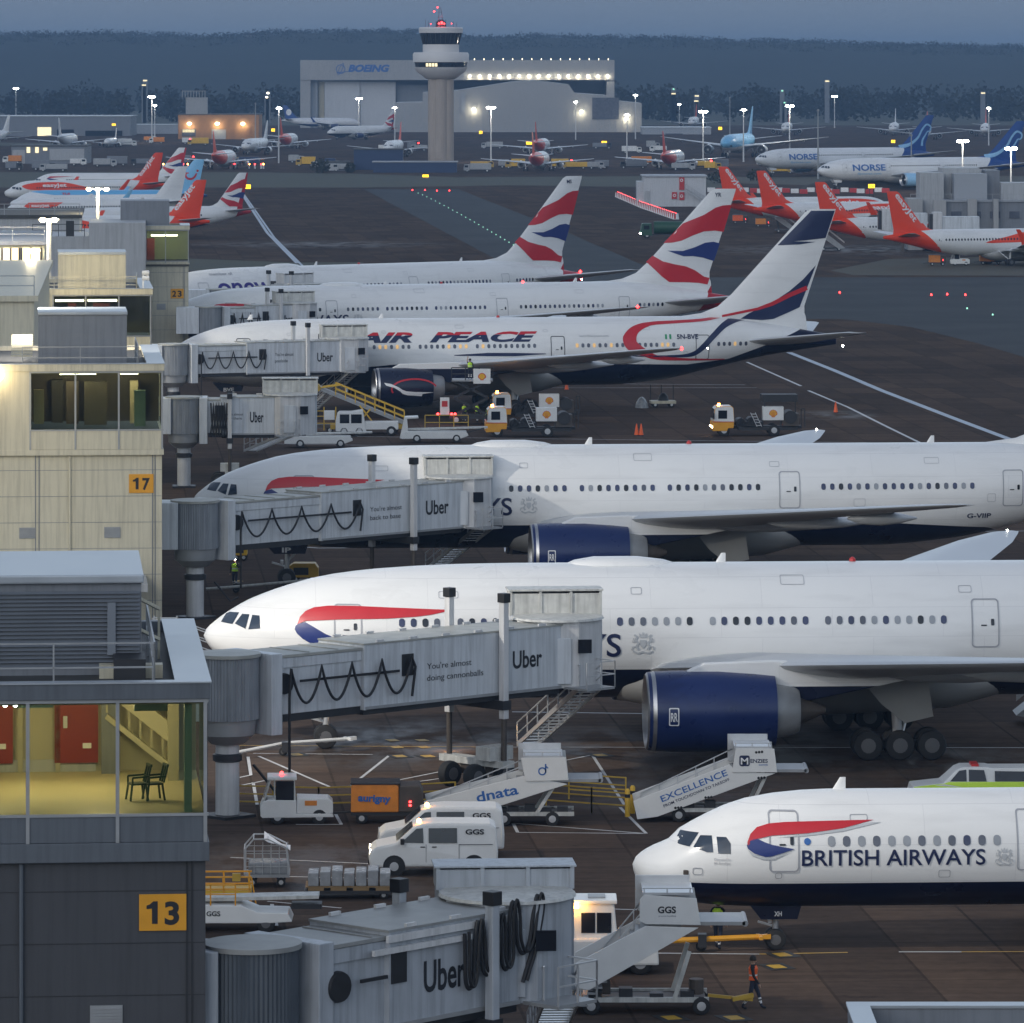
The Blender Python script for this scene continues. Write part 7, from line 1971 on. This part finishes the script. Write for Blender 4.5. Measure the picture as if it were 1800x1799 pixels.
# person figures
def person(label, px, py, z=0., facing=0., step=.0, vest='hivis_orange', arm=None, sit=False, loc=None, lamp=False, helm=False):
    x, y = G(px, py) if loc is None else loc[:2]
    root = thing('person', label, 'person', (x, y, z), facing)
    V = []; E = []; R = []
    def v(p, r, par=None):
        V.append(p); R.append(r)
        if par is not None: E.append((par, len(V) - 1))
        return len(V) - 1
    pel = v((0, 0, .95), .135); wst = v((0, .01, 1.12), .125, pel); ch = v((0, 0, 1.32), .16, wst); sh = v((0, 0, 1.43), .11, ch); nk = v((0, .0, 1.5), .055, sh); hd0 = v((0, -.01, 1.58), .085, nk); hd1 = v((0, -.01, 1.67), .098, hd0); v((0, 0, 1.73), .07, hd1)
    for sg in (-1, 1):
        st = step * sg
        hp = v((sg * .1, 0, .9), .105, pel)
        kn = v((sg * .11, -.04 - st * .5, .5), .07, hp); an = v((sg * .11, -st + (.1 if st < 0 else .0), .09), .05, kn); v((sg * .12, -st - .1 + (.1 if st < 0 else 0), .045), .045, an); v((sg * .12, -st - .17 + (.1 if st < 0 else 0), .035), .035, len(V) - 1)
        sd = v((sg * .2, 0, 1.4), .075, sh)
        el = (sg * .27, .03 + st * .3, 1.14); ha = (sg * .26, -.08 + st * .5, .9)
        if arm and sg in arm: el, ha = arm[sg]
        e = v(el, .052, sd); h_ = v(ha, .036, e)
        d = (Vector(ha) - Vector(el)).normalized(); up = Vector((0, 1, 0)) if abs(d.y) < .9 else Vector((0, 0, 1)); a = d.cross(up).normalized()
        pm = v(tuple(Vector(ha) + d * .07), .034, h_)
        for k in range(4):
            q = v(tuple(Vector(ha) + d * .12 + a * (.03 - .02 * k)), .0095, pm); v(tuple(Vector(ha) + d * (.17 + (.01 if k in (1, 2) else -.008)) + a * (.032 - .021 * k) + up * .02), .008, q)
        q = v(tuple(Vector(ha) + d * .05 + a * .055), .011, h_); v(tuple(Vector(ha) + d * .1 + a * .075), .009, q)
    me = bpy.data.meshes.new('body'); me.from_pydata(V, E, [])
    ob = bpy.data.objects.new('body', me); COL.objects.link(ob)
    ob.modifiers.new('skin', 'SKIN'); sv = me.skin_vertices[0].data
    for k, r in enumerate(R): sv[k].radius = (r, r * (.8 if k in (0, 1, 2) else 1))
    sv[0].use_root = True
    ob.modifiers.new('sub', 'SUBSURF').levels = 1
    dg = bpy.context.evaluated_depsgraph_get()
    m2 = bpy.data.meshes.new_from_object(ob.evaluated_get(dg))
    bpy.data.objects.remove(ob); bpy.data.meshes.remove(me)
    ms = ['cloth_dark', 'cloth_navy', 'skin', 'reflective']
    m2.materials.clear()
    for k in ms: m2.materials.append(M[k])
    for p in m2.polygons:
        c = p.center; p.use_smooth = True
        if c.z > 1.5 or (abs(c.x) > .2 and c.z < .87 and c.z > .6): p.material_index = 2
        elif c.z > .92: p.material_index = 0
        else: p.material_index = 3 if (.2 < c.z < .27 or .33 < c.z < .39) else 1
        if c.z < .08: p.material_index = 0
    m2.name = 'body'
    ob = bpy.data.objects.new('body', m2); COL.objects.link(ob); ob.parent = root
    mb = MB().use(vest)
    n = 20
    for z0, z1, rx0, rx1 in ((.98, 1.12, .20, .185), (1.17, 1.36, .19, .215), (1.36, 1.46, .215, .15)):
        vs = [(rx0 * cos(2 * pi * i / n), rx0 * .74 * sin(2 * pi * i / n) + .003, z0) for i in range(n)] + [(rx1 * cos(2 * pi * i / n), rx1 * .74 * sin(2 * pi * i / n), z1) for i in range(n)]
        mb.add(vs, [(i, (i + 1) % n, n + (i + 1) % n, n + i) for i in range(n)])
    mb.use('reflective')
    vs = [(.187 * cos(2 * pi * i / n), .138 * sin(2 * pi * i / n), z) for z in (1.12, 1.17) for i in range(n)]
    mb.add(vs, [(i, (i + 1) % n, n + (i + 1) % n, n + i) for i in range(n)])
    mb.build('safety_vest', None, root, True)
    MB().lathe([(1.62, .112), (1.68, .118), (1.75, .1), (1.79, .05)], (0, .008, 0), 'z', 16).build('hat' if not helm else 'helmet', 'hair' if not helm else 'letter_white', root, True)
    mb = MB().use('hair')
    for sg in (-1, 1): mb.lathe([(-.004, .012), (.004, .012)], (sg * .035, -.103, 1.62), 'y', 8)
    mb.b2(-.03, .03, -.1, -.094, 1.545, 1.553).use('skin').lathe([(0, .018), (.05, .008)], (0, -.1, 1.575), 'z', 6)
    mb.build('face', None, root)
    if lamp: MB().lathe([(-.02, .05), (.03, .04)], (.06, -.13, 1.7), 'y', 10).build('head_lamp', 'lamp_white', root)
    return root
person('person in orange vest and dark hat walking beside the large steps', 1324, 1774, 0, radians(80), .26)
person('person in yellow vest with bright head lamp near third jet nose', 413, 1033, 0, radians(-20), .06, 'hivis_yellow', {1: ((.3, -.05, 1.2), (.16, -.25, 1.45))}, lamp=True)
person('person in yellow vest at tow bar behind the large steps', 1262, 1668, 0, radians(160), .15, 'hivis_yellow')
person('person in yellow vest standing left by rear of fuel hoist', 816, 743, 0, 0, .08, 'hivis_yellow')
person('person in yellow vest standing right by rear of fuel hoist', 839, 743, 0, radians(150), .1, 'hivis_yellow')
person('person in yellow vest under nose of the navy and white jet', 416, 738, 0, 0, .05, 'hivis_yellow', loc=(XD(416, 478), 478))
# ---------------------------------------------------------------- fuel trucks and loaders by the navy and white jet
def pecten(cx, cz, r):
    pts = []
    for k in range(15):
        a = pi * (-.08 + 1.16 * k / 14)
        rr = r * (1.0 + .035 * (1 if k % 2 else -1))
        pts.append((cx + rr * cos(a) * 1.02, cz - .15 * r + rr * sin(a)))
    pts += [(cx - .45 * r, cz - .75 * r), (cx - .4 * r, cz - r), (cx + .4 * r, cz - r), (cx + .45 * r, cz - .75 * r)]
    return pts
def fuel_truck(label, px, py, lit=True, sc=1.):
    t = thing('fuel_truck', label, 'fuel truck', gloc(px, py), radians(3), 'aircraft fuelling trucks')
    c = MB().use('amber_paint').prism([(0, .45), (-.03, 1.15), (.02, 1.25), (1.75, 1.25), (1.75, .7), (1.3, .7), (1.2, .45)], -1.2, 1.2).use('vehicle_white').prism([(.0, 1.25), (.15, 2.3), (.35, 2.52), (1.6, 2.55), (1.75, 2.4), (1.75, 1.25)], -1.2, 1.2).build('cab', None, t, bevel=.05)
    MB().b2(-.02, 1.76, -1.215, -1.195, 1.2, 1.26).build('stripe', 'red_paint', c)
    MB().b2(.45, 1.2, -1.22, -1.19, 1.5, 2.2).build('side_window', 'window_dark', c)
    MB().add([(-.02, -1.05, 1.5), (.13, -1.05, 2.3), (.13, 1.05, 2.3), (-.02, 1.05, 1.5)], [(0, 1, 2, 3)]).build('windscreen', 'window_dark', c)
    MB().box(.05, -1.35, 1.5, .12, .2, .5).build('mirror', 'black', c)
    MB().b2(1.75, 7.6, -.5, .5, .6, .85).b2(2.2, 7.2, -1.1, 1.1, .5, .75).build('chassis', 'dark_metal', t)
    mb = MB().use('dark_metal')
    mb.cyl((2.4, -.9, 1.1), (2.4, .9, 1.1), .42, n=14).cyl((3.3, -.8, 1.25), (3.3, .8, 1.25), .36, n=14).b2(2.0, 4.3, -.9, .9, .85, 1.2)
    for k in range(5): mb.tube([(2.2 + k * .4, -1, 1.0), (2.4 + k * .4, -1.05, 1.6 - .1 * (k % 2)), (2.7 + k * .4, -1, 1.1)], .06)
    mb.use('steel_brown').b2(5.9, 7.3, -1.0, 1.0, .85, 1.9).use('dark_metal').cyl((6.6, -1.15, 1.6), (6.6, 1.15, 1.6), .55, n=16)
    mb.bar((7.5, -1, .8), (7.5, -1, 2.3), .08).bar((7.8, -1, .8), (7.8, -1, 2.3), .08).bar((7.5, -1, 2.3), (7.8, -1, 2.3), .08)
    mb.build('pump_gear', None, t)
    p = MB().b2(4.25, 6.0, -1.15, -.2, 1.35, 2.5).build('control_cabinet', 'vehicle_white', t, bevel=.03)
    mb = MB().use('shell_red'); put_flat(mb, shape2([pecten(5.12, 1.95, .34)]), (0, -1.15, 0), (1, 0, 0), (0, 0, 1), .012)
    mb.use('shell_yellow'); put_flat(mb, shape2([pecten(5.12, 1.95, .29)]), (0, -1.15, 0), (1, 0, 0), (0, 0, 1), .018)
    mb.use('shell_red')
    for k in (-2, -1, 0, 1, 2): put_flat(mb, stroke2([(5.12 + .03 * k, 1.7), (5.12 + .1 * k, 2.12 - .03 * abs(k))], .022), (0, -1.15, 0), (1, 0, 0), (0, 0, 1), .022)
    mb.build('fuel_emblem', None, p)
    mb = MB()
    a, b = Vector((3.75, -1.1, .8)), Vector((3.2, -1.1, 2.0))
    for dx in (0, .4): mb.bar(a + Vector((dx, 0, 0)), b + Vector((dx, 0, 0)), .05)
    for k in range(5): q = a.lerp(b, (k + .5) / 5); mb.bar(q, q + Vector((.4, 0, 0)), .05)
    mb.build('ladder', 'light_metal', t)
    wheels(t, (.95, 5.2), (-1.0, 1.0), .5, .34)
    MB().lathe([(0, .12), (.18, .1)], (.6, 0, 2.55), 'z', 8).build('beacon', 'lamp_amber', t)
    for y in (-.9, .9): MB().b2(-.06, 0, y - .15, y + .15, .7, .85).build('headlamp', 'lamp_warm' if lit else 'light_metal', t)
    return t
fuel_truck('white and yellow fuelling truck nearest the navy engine', 853, 768, False)
t = fuel_truck('white and yellow fuelling truck alone on the right with lit beacon', 1251, 766)
MB().b2(4.2, 7.2, -1.0, 1.0, 2.9, 3.5).bar((4.4, -1, 2.4), (4.4, -1, 3.0), .1).bar((7, -1, 2.0), (7, -1, 3.0), .1).build('lift_basket', 'dark_metal', t)
t = fuel_truck('white and yellow fuelling truck half hidden behind the nearest one', 862, 742, False)
# scissor hoist under the wing
t = thing('fuel_hoist', 'raised scissor hoist with fuelling panel under the wing', 'hoist', gloc(790, 746), 0)
mb = MB()
for y in (-.8, .8):
    for z0, z1 in ((.8, 2.3), (2.3, 3.8)): mb.bar((.4, y, z0), (3.4, y, z1), .14).bar((3.4, y, z0), (.4, y, z1), .14)
mb.build('scissor_arm', 'dark_metal', t)
MB().b2(0, 4, -1, 1, .5, .85).build('chassis', 'dark_metal', t)
MB().b2(.2, 3.8, -1.1, 1.1, 3.8, 3.95).build('deck', 'grey_metal', t)
mb = MB(); railing(mb, [(.2, -1.1, 3.9), (3.8, -1.1, 3.9)], 1.1, .9, .05); mb.build('rail', 'dark_metal', t)
p = MB().b2(2.1, 3.6, -1.2, -1.0, 3.6, 4.9).build('control_cabinet', 'vehicle_white', t, bevel=.02)
mb = MB().use('shell_red'); put_flat(mb, shape2([pecten(2.85, 4.25, .34)]), (0, -1.2, 0), (1, 0, 0), (0, 0, 1), .012); mb.use('shell_yellow'); put_flat(mb, shape2([pecten(2.85, 4.25, .27)]), (0, -1.2, 0), (1, 0, 0), (0, 0, 1), .018); mb.build('fuel_emblem', None, p)
MB().use('vehicle_white').b2(-.8, .0, -1.1, -1.0, .9, 2.4).use('red_paint').b2(-.65, -.15, -1.13, -1.09, 1.6, 2.1).build('rear_panel', None, t)
for x in (-1.0, .2, .5): MB().lathe([(-.1, .1), (.02, .12)], (x, -1.15, .95), 'y', 8).build('tail_lamp', 'lamp_red', t)
wheels(t, (.6, 3.3), (-.9, .9), .45, .3)
x, y = G(790, 746); person('person in yellow vest on raised hoist reaching the wing', 0, 0, 3.95, radians(180), .03, 'hivis_yellow', {1: ((.25, -.05, 1.6), (.2, -.08, 1.85))}, loc=(x + 1.8, y))
# yellow conveyor ramp, tractor, flat transporters
t = thing('conveyor_ramp', 'yellow railed conveyor ramp rising left beside the navy engine', 'conveyor', gloc(560, 762), radians(2))
a, b = Vector((7.3, 0, .9)), Vector((0.0, 0, 3.9))
MB().bar(a, b, 1.3, .3).build('belt', 'grey_metal', t)
mb = MB()
for y in (-.75, .75):
    for h in (.5, 1.0): mb.bar(a + Vector((0, y, h)), a.lerp(b, .8) + Vector((0, y, h)), .08)
    for k in range(8): q = a.lerp(b, k / 8.75) + Vector((0, y, 0)); mb.bar(q, q + Vector((0, 0, 1)), .08)
    mb.bar(b + Vector((0, y, 0)), a.lerp(b, .75) + Vector((0, y, 1)), .1)
mb.bar((5, -.75, .5), (3.5, -.75, 2.4), .12).bar((3, -.75, .5), (4.4, -.75, 2.1), .12).build('side_rail', 'yellow_paint', t)
MB().cyl((-.1, -.8, 3.9), (-.1, .8, 3.9), .3, n=12).build('end_roller', 'yellow_dirty', t)
MB().b2(1.0, 7.2, -.9, .9, .4, .8).build('chassis', 'yellow_dirty', t)
wheels(t, (1.8, 6.4), (-.8, .8), .42, .3)
t = thing('cargo_tractor', 'white loader cab with dark windows under the yellow ramp', 'loader', gloc(590, 766), radians(2), 'white apron loaders')
MB().prism([(0, .4), (0, 1.2), (.15, 1.9), (.3, 2.05), (1.3, 2.05), (2.3, 2.2), (2.5, 1.0), (2.6, .4)], -.9, .9).build('cab', 'vehicle_white', t, bevel=.06)
for a, b in ((.35, 1.15), (1.3, 2.2)): MB().b2(a, b, -.92, -.88, 1.1, 1.85).build('window', 'window_dark', t)
MB().b2(2.5, 5.3, -.8, .8, .55, 1.2).build('rear_body', 'vehicle_white', t, bevel=.04); wheels(t, (.7, 2.0, 4.7), (-.75, .75), .42, .3)
t = thing('service_platform', 'low yellow framed service platform left of the loader cab', 'platform', gloc(520, 762), radians(2))
mb = MB()
for x in (0, 1.2, 2.4, 3.4):
    mb.bar((x, -.8, .3), (x, -.8, 2.0 + .3 * (x > 2)), .09); mb.bar((x, .8, .3), (x, .8, 2.0), .09)
for z in (.9, 1.5, 1.95): mb.bar((0, -.8, z), (3.4, -.8, z), .08)
mb.build('rail', 'yellow_dirty', t); MB().b2(-.1, 3.5, -.8, .8, .5, .75).build('deck', 'steel_brown', t); MB().b2(2.4, 3.3, -.85, -.75, 1.2, 2.0).build('control_box', 'vehicle_white', t); wheels(t, (.5, 2.9), (-.7, .7), .3, .2)
t = thing('apron_van', 'white van front seen at the end of drawn back bridge', 'van', gloc(500, 752), radians(90))
MB().prism([(0, .4), (0, 1.1), (.5, 1.3), (.9, 2.1), (4.5, 2.2), (4.6, .4)], -.95, .95).build('body', 'vehicle_white', t, bevel=.06); MB().b2(1.0, 2.2, -.97, .97, 1.35, 1.95).build('side_window', 'window_dark', t); wheels(t, (.9, 3.7), (-.8, .8), .36)
def transporter(label, px, py, cab=False):
    t = thing('belt_loader', label, 'belt loader', gloc(px, py), radians(1.5), 'belt loaders')
    MB().prism([(0, .35), (0, .8), (.3, 1.0), (5.4, .95), (5.6, .6), (4.9, .35)], -.9, .9).build('chassis', 'vehicle_white', t, bevel=.05)
    MB().bar((.6, 0, 1.1), (7.2, 0, 1.25), .9, .12).build('belt', 'dirty_white', t)
    if cab: MB().prism([(-.1, .35), (.3, 2.15), (1.4, 2.2), (1.45, 2.05), (.5, 2.0), (.6, .9)], -.85, .85).build('cab', 'vehicle_white', t, bevel=.04)
    else:
        mb = MB()
        for k in range(3): mb.box(.6 + k * .5, -.2, .98, .35, .5, .25)
        mb.build('motor_unit', 'dark_metal', t, bevel=.04)
    mb = MB(); mb.bar((5.2, -.4, .8), (6.9, -.4, 1.2), .1); mb.build('boom_end', 'dark_metal', t)
    if cab:
        mb = MB()
        for k in range(4): mb.bar((2 + k * 1.2, .85, 1.0), (2 + k * 1.2, .85, 2.2), .07)
        mb.bar((2, .85, 2.2), (5.6, .85, 2.2), .07).bar((2, .85, 1.6), (5.6, .85, 1.6), .06).build('side_rail', 'yellow_dirty', t)
    wheels(t, (1.3, 4.6), (-.78, .78), .38, .26)
transporter('flat white belt loader with motor units at end of drawn back bridge', 500, 787)
transporter('white belt loader with open cab beside the fuel truck', 705, 778, True)
t = thing('baggage_dolly', 'white dolly loaded with dark net and grey bundle', 'dolly', gloc(1143, 716), radians(5))
MB().b2(0, 2.3, -.8, .8, .35, .6).build('deck', 'clad_cream', t, bevel=.03)
mb = MB()
for x in (.1, 2.2, 1.1): mb.bar((x, .7, .6), (x, .7, 2.0), .07)
mb.build('stanchion', 'dark_metal', t); MB().lathe([(0, .5), (.4, .42), (.7, .15)], (1.2, 0, .6), 'z', 10).build('net_bundle', 'dark_metal', t, True); wheels(t, (.4, 1.9), (-.6, .6), .25, .16)
tag(MB().lathe([(0, .9), (.35, .8), (.8, .45), (1.0, .1)], (*G(1128, 717), 0), 'z', 12, True, 0, .7, 1).build('canvas_bundle', 'plastic_wrap', None, True), 'grey canvas bundle lying left of the loaded white dolly', 'bundle')
def cone(px, py, label):
    t = thing('traffic_cone', label, 'traffic cone', gloc(px, py), 0, 'orange traffic cones')
    MB().box(0, 0, 0, .5, .5, .06).build('base', 'black', t); MB().cyl((0, 0, .06), (0, 0, 1.0), .2, .04, 12).build('cone', 'hivis_orange', t, True)
for px, py, l in ((1119, 766, 'amber cone left of the lone fuel truck'), (1127, 766, 'second amber cone left of the lone fuel truck'), (996, 686, 'cone behind belly of the navy and white jet'), (1469, 726, 'cone on the apron right of the lone fuel truck')): cone(px, py, l)
t = thing('ground_power_unit', 'yellow power unit by nose gear of third jet', 'power unit', gloc(508, 1024), 0)
MB().prism([(0, .35), (0, 1.0), (.3, 1.2), (1.6, 1.2), (1.8, .9), (1.8, .35)], -.6, .6).build('body', 'yellow_paint', t, bevel=.05); wheels(t, (.4, 1.4), (-.5, .5), .25, .15); MB().b2(.3, 1.2, -.62, -.58, .5, .95).build('grille', 'dark_metal', t)
t = thing('ground_power_unit', 'yellow power unit near person with head lamp', 'power unit', gloc(407, 985), 0)
MB().prism([(0, .35), (0, 1.0), (.3, 1.2), (.9, 1.2), (1.0, .9), (1.0, .35)], -.6, .6).build('body', 'yellow_paint', t, bevel=.05); wheels(t, (.3, .8), (-.5, .5), .22, .15); MB().b2(.2, .8, -.62, -.58, .5, .95).build('grille', 'dark_metal', t)
# scaffold stair by nearest gate building
t = thing('access_stairs', 'grey metal access stairs behind nearest gate building roof', 'stairs', gloc(330, 1165), radians(0))
mb = MB()
for y in (-.5, .5):
    for k in range(3): mb.bar((-.6, y, 1.2 + k * .5), (1.8, y, -.0 + .35 + k * .5), .05)
    mb.bar((-.6, y, 0), (-.6, y, 2.4), .06); mb.bar((-1.8, y, 0), (-1.8, y, 2.4), .06); mb.bar((-1.8, y, 2.3), (-.6, y, 2.3), .05)
mb.build('frame', 'light_metal', t)
mb = MB()
for k in range(7): mb.b2(-.6 + k * .34, -.3 + k * .34, -.5, .5, 1.15 - k * .16, 1.2 - k * .16)
mb.b2(-1.8, -.6, -.5, .5, 1.2, 1.26); mb.build('tread', 'grey_metal', t)
# parapet of the roof at the lower right corner
px0, d0 = 1492, 128
t = thing('roof_parapet', 'pale roof parapet corner at the lower right edge', 'parapet', (XD(1492, d0), d0, 0), 0)
z0 = ZD(1772, d0)
MB().b2(0, 9, -.05, .4, 0, z0).b2(0, .45, -6, -.05, 0, z0).build('wall', 'clad_dark', t); MB().b2(-.04, 9, -.1, .45, z0, z0 + .07).b2(-.04, .5, -6, -.1, z0, z0 + .07).build('coping', 'roof_sheet', t, bevel=.01); MB().b2(.45, 9, -6, -.1, z0 - 1.0, z0 - .8).build('roof', 'roof_dark', t)
# ---------------------------------------------------------------- right side: barrier row, tanker, carts
P0, P1, P2 = Vector((*G(1086, 347), 0)), Vector((*G(1130, 366), 0)), Vector((*G(1188, 386), 0))
for k in range(34):
    u = k / 33
    p = P0.lerp(P1, u / .45) if u < .45 else P1.lerp(P2, (u - .45) / .55)
    t = thing('barrier_block', 'red and white barrier block with red lamp in row by white block', 'barrier', p, radians(-25), 'lit barrier row')
    MB().use('letter_white').prism([(-.55, 0), (-.35, 1.2), (.35, 1.2), (.55, 0)], -.45, .45).use('red_paint').b2(-.2, .2, -.47, .47, .1, 1.22).build('block', None, t)
    MB().lathe([(1.2, .06), (1.34, .05)], ax='z', n=8).build('lamp', 'lamp_red', t)
for k in range(22):
    px = 1250 + k * 14.6 + (k % 3)
    x, y = G(px, 338 + (k % 4))
    o = MB().b2(-.95, .95, -.3, .3, 0, 1.1).build('barrier_block', 'red_paint' if k % 2 else 'letter_white', None, bevel=.08, loc=(x, y, 0))
    tag(o, ('red' if k % 2 else 'white') + ' plastic barrier in the line behind the orange tails', 'barrier', 'plastic barriers behind tails ' + ('red' if k % 2 else 'white'))
def tanker(label, px, py, m, cabm=None, ln=9., rz=0., grp=None, lit=True):
    t = thing('tanker_truck', label, 'truck', gloc(px, py), rz, grp)
    c = MB().prism([(0, .5), (0, 1.6), (.2, 2.6), (.4, 2.7), (1.9, 2.7), (2.0, .5)], -1.2, 1.2).build('cab', cabm or m, t, bevel=.08)
    MB().b2(.5, 1.5, -1.22, -1.18, 1.6, 2.3).build('window', 'window_dark', c)
    MB().cyl((2.4, 0, 1.9), (ln, 0, 1.9), 1.15, n=18).build('tank', m, t, True)
    MB().b2(.5, ln, -.9, .9, .55, .8).build('chassis', 'dark_metal', t)
    wheels(t, (1.1, ln - 2.6, ln - 1.2), (-1, 1), .5, .35)
    if lit:
        for y in (-.9, .9): MB().lathe([(-.08, .15), (.05, .1)], (-.02, y, .9), 'x', 8).build('headlamp', 'lamp_white', t)
    return t
tanker('dark green tanker truck with lit headlamps on the apron', 1126, 419, 'green_truck', ln=9.5, rz=radians(3))
gc = 'orange baggage trailers at the right jets'
trailer('orange baggage trailer left of white tractor under nearest orange tail', 1633, 467, 2.6, None, 'orange_tarp', gc)
trailer('orange baggage trailer right of white tractor under the wing', 1722, 465, 3.4, None, 'orange_tarp', gc)
trailer('orange trailer under the second orange tailed jet', 1328, 399, 3.0, None, 'orange_tarp', gc)
trailer('orange trailer among barriers under first orange tail', 1288, 393, 3.0, None, 'hivis_orange', gc)
tractor('white baggage tractor between two orange trailers', 1670, 467, 0)
def small_steps(label, px, py, flip=False):
    t = thing('passenger_steps', label, 'passenger steps', gloc(px, py), radians(180) if flip else 0, 'mobile passenger steps')
    MB().prism([(0, .5), (3.2, 3.0), (4.2, 3.0), (4.2, 2.5), (1.0, .3)], -1.0, 1.0).build('stair_flight', 'grey_metal', t)
    MB().prism([(0, 1.5), (3.2, 4.0), (3.2, 3.7), (0, 1.2)], -1.05, -.98).build('handrail', 'vehicle_white', t)
    MB().b2(.5, 4.2, -.9, .9, .35, .6).bar((3.5, 0, .5), (3.9, 0, 2.7), .3).build('chassis', 'dark_metal', t); wheels(t, (1, 3.6), (-.8, .8), .3, .2)
small_steps('passenger steps under tail of the second orange tailed jet', 1402, 409, True)
small_steps('passenger steps under tail of the third orange tailed jet', 1485, 441, True)
small_steps('passenger steps at the door of farther white and blue jet', 1378, 304, True)
def airbridge_far(px, py, label, d):
    x = XD(px, d)
    t = thing('boarding_bridge', label, 'boarding bridge', (x, d, 0), 0, 'distant boarding bridges')
    MB().b2(0, 6, -1.4, 1.4, 4.2, 6.9).build('tunnel', 'bridge_side', t, bevel=.05); MB().b2(-1.5, 0, -1.7, 1.7, 4.0, 7.6).build('cab', 'column_white', t, bevel=.05); MB().box(2, 0, 0, .5, .5, 4.2).build('support_column', 'steel_brown', t); MB().b2(-2.0, -1.5, -1.5, 1.5, 4.2, 7.3).build('weather_bellows', 'dark_metal', t)
airbridge_far(1565, 380, 'far boarding bridge left of the stepped grey pier blocks', 890)
airbridge_far(1655, 380, 'far boarding bridge before the stepped grey pier blocks', 870)
# rows of parked service vehicles far across the apron
def lorry(label, px, py, bm, cm, ln=6., h=2.6, flip=False, grp='distant service vehicles', lit=None):
    t = thing('service_truck', label, 'truck', gloc(px, py), pi if flip else 0, grp)
    MB().prism([(0, .5), (0, 1.4), (.2, 2.2), (1.7, 2.3), (1.7, .5)], -1.1, 1.1).build('cab', cm, t, bevel=.05)
    MB().b2(.3, 1.3, -1.12, 1.12, 1.4, 2.0).build('window', 'window_dark', t)
    MB().b2(1.8, ln, -1.15, 1.15, .8, h).build('cargo_body', bm, t, bevel=.04)
    MB().b2(.4, ln, -.8, .8, .45, .75).build('chassis', 'dark_metal', t); wheels(t, (1, ln - 1.2), (-.95, .95), .45, .3)
    if lit: MB().lathe([(0, .3), (.4, .25)], (.9, 0, 2.3), 'z', 8).build('beacon', lit, t)
far_rows = [('white', 'vehicle_white', 'vehicle_white'), ('yellow', 'yellow_paint', 'yellow_dirty'), ('dark', 'clad_dark', 'dark_metal'), ('grey', 'grey_metal', 'clad_grey'), ('orange', 'orange_tarp', 'vehicle_white'), ('blue', 'dark_blue', 'clad_dark')]
spots = [(152, 292, 0), (178, 292, 2), (205, 294, 3), (230, 292, 2), (345, 290, 2), (410, 291, 5), (437, 290, 1), (520, 293, 1), (535, 287, 3), (548, 297, 3), (240, 258, 0), (262, 253, 4), (275, 250, 4), (330, 256, 1), (352, 254, 0), (585, 302, 3), (600, 296, 5), (815, 303, 3), (868, 297, 1), (888, 297, 1), (905, 296, 3), (985, 298, 1), (1010, 297, 1), (1035, 297, 2), (1062, 298, 3), (1090, 297, 2), (1128, 270, 0), (1142, 268, 0), (1160, 262, 3), (1100, 290, 4), (1222, 300, 3), (1245, 298, 2), (1268, 300, 1), (1205, 296, 1), (1395, 306, 1), (1420, 300, 3), (1545, 303, 2), (1590, 306, 2), (700, 268, 0), (722, 266, 3), (740, 264, 2), (846, 262, 3), (1075, 262, 2), (1330, 292, 3), (40, 300, 2), (70, 302, 3), (98, 300, 2), (5, 288, 4)]
near_word = [(300, 'on the far left apron'), (620, 'between brown building and tower'), (860, 'near the tower foot'), (1120, 'before the gabled hangar'), (1400, 'behind the white block'), (1900, 'beside the blue tailed jets')]
for i, (px, py, k) in enumerate(spots):
    nm, bm, cm = far_rows[k]
    lorry('tiny ' + nm + ' service truck ' + next(w_ for lim, w_ in near_word if px < lim), px, py, bm, cm, 5 + (i * 7 % 4), 2.2 + (i * 5 % 3) * .4, i % 2 == 0, nm + ' distant service trucks', 'lamp_red' if i % 9 == 4 else None)
for k, px in enumerate((287, 300, 322, 330, 405, 412, 438, 448, 459, 463)):
    x, y = G(px, 297)
    t = thing('hazard_lamp', 'small red hazard lamp on the apron by the striped tails', 'lamp', (x, y, 0), 0, 'red hazard lamps at left')
    MB().box(0, 0, 0, .5, .3, 1.2).build('stand', 'letter_white', t); MB().lathe([(1.2, .2), (1.6, .18)], ax='z', n=8).build('lens', 'lamp_red' if k % 3 else 'lamp_amber', t)
# shrubs by the tower
def shrub(label, px, py, r, h, cat='shrub'):
    x, y = G(px, py)
    t = thing('shrub', label, cat, (x, y, 0), 0, 'dark shrubs by the tower')
    mb = MB(); random.seed(px)
    crown(mb, 0, 0, 0, r, h, 160, .42); mb.build('crown', 'shrub_leaf', t)
    MB().cyl((0, 0, 0), (0, 0, h * .5), .15, .06, 6).build('stem', 'bark', t)
for px, py, r, h, l in ((560, 305, 2.4, 4, 'dark shrub left of the grey store'), (568, 304, 2, 4.5, 'second dark shrub left of the grey store'), (615, 304, 1.6, 3, 'dark shrub right of the grey store'), (1262, 322, 3.2, 3, 'dark shrub behind first orange tail'), (1330, 318, 3, 3.2, 'dark shrub behind second orange tail')): shrub(l, px, py, r, h)

small_steps('grey passenger steps standing at right edge beyond the second jet', 1783, 1272)
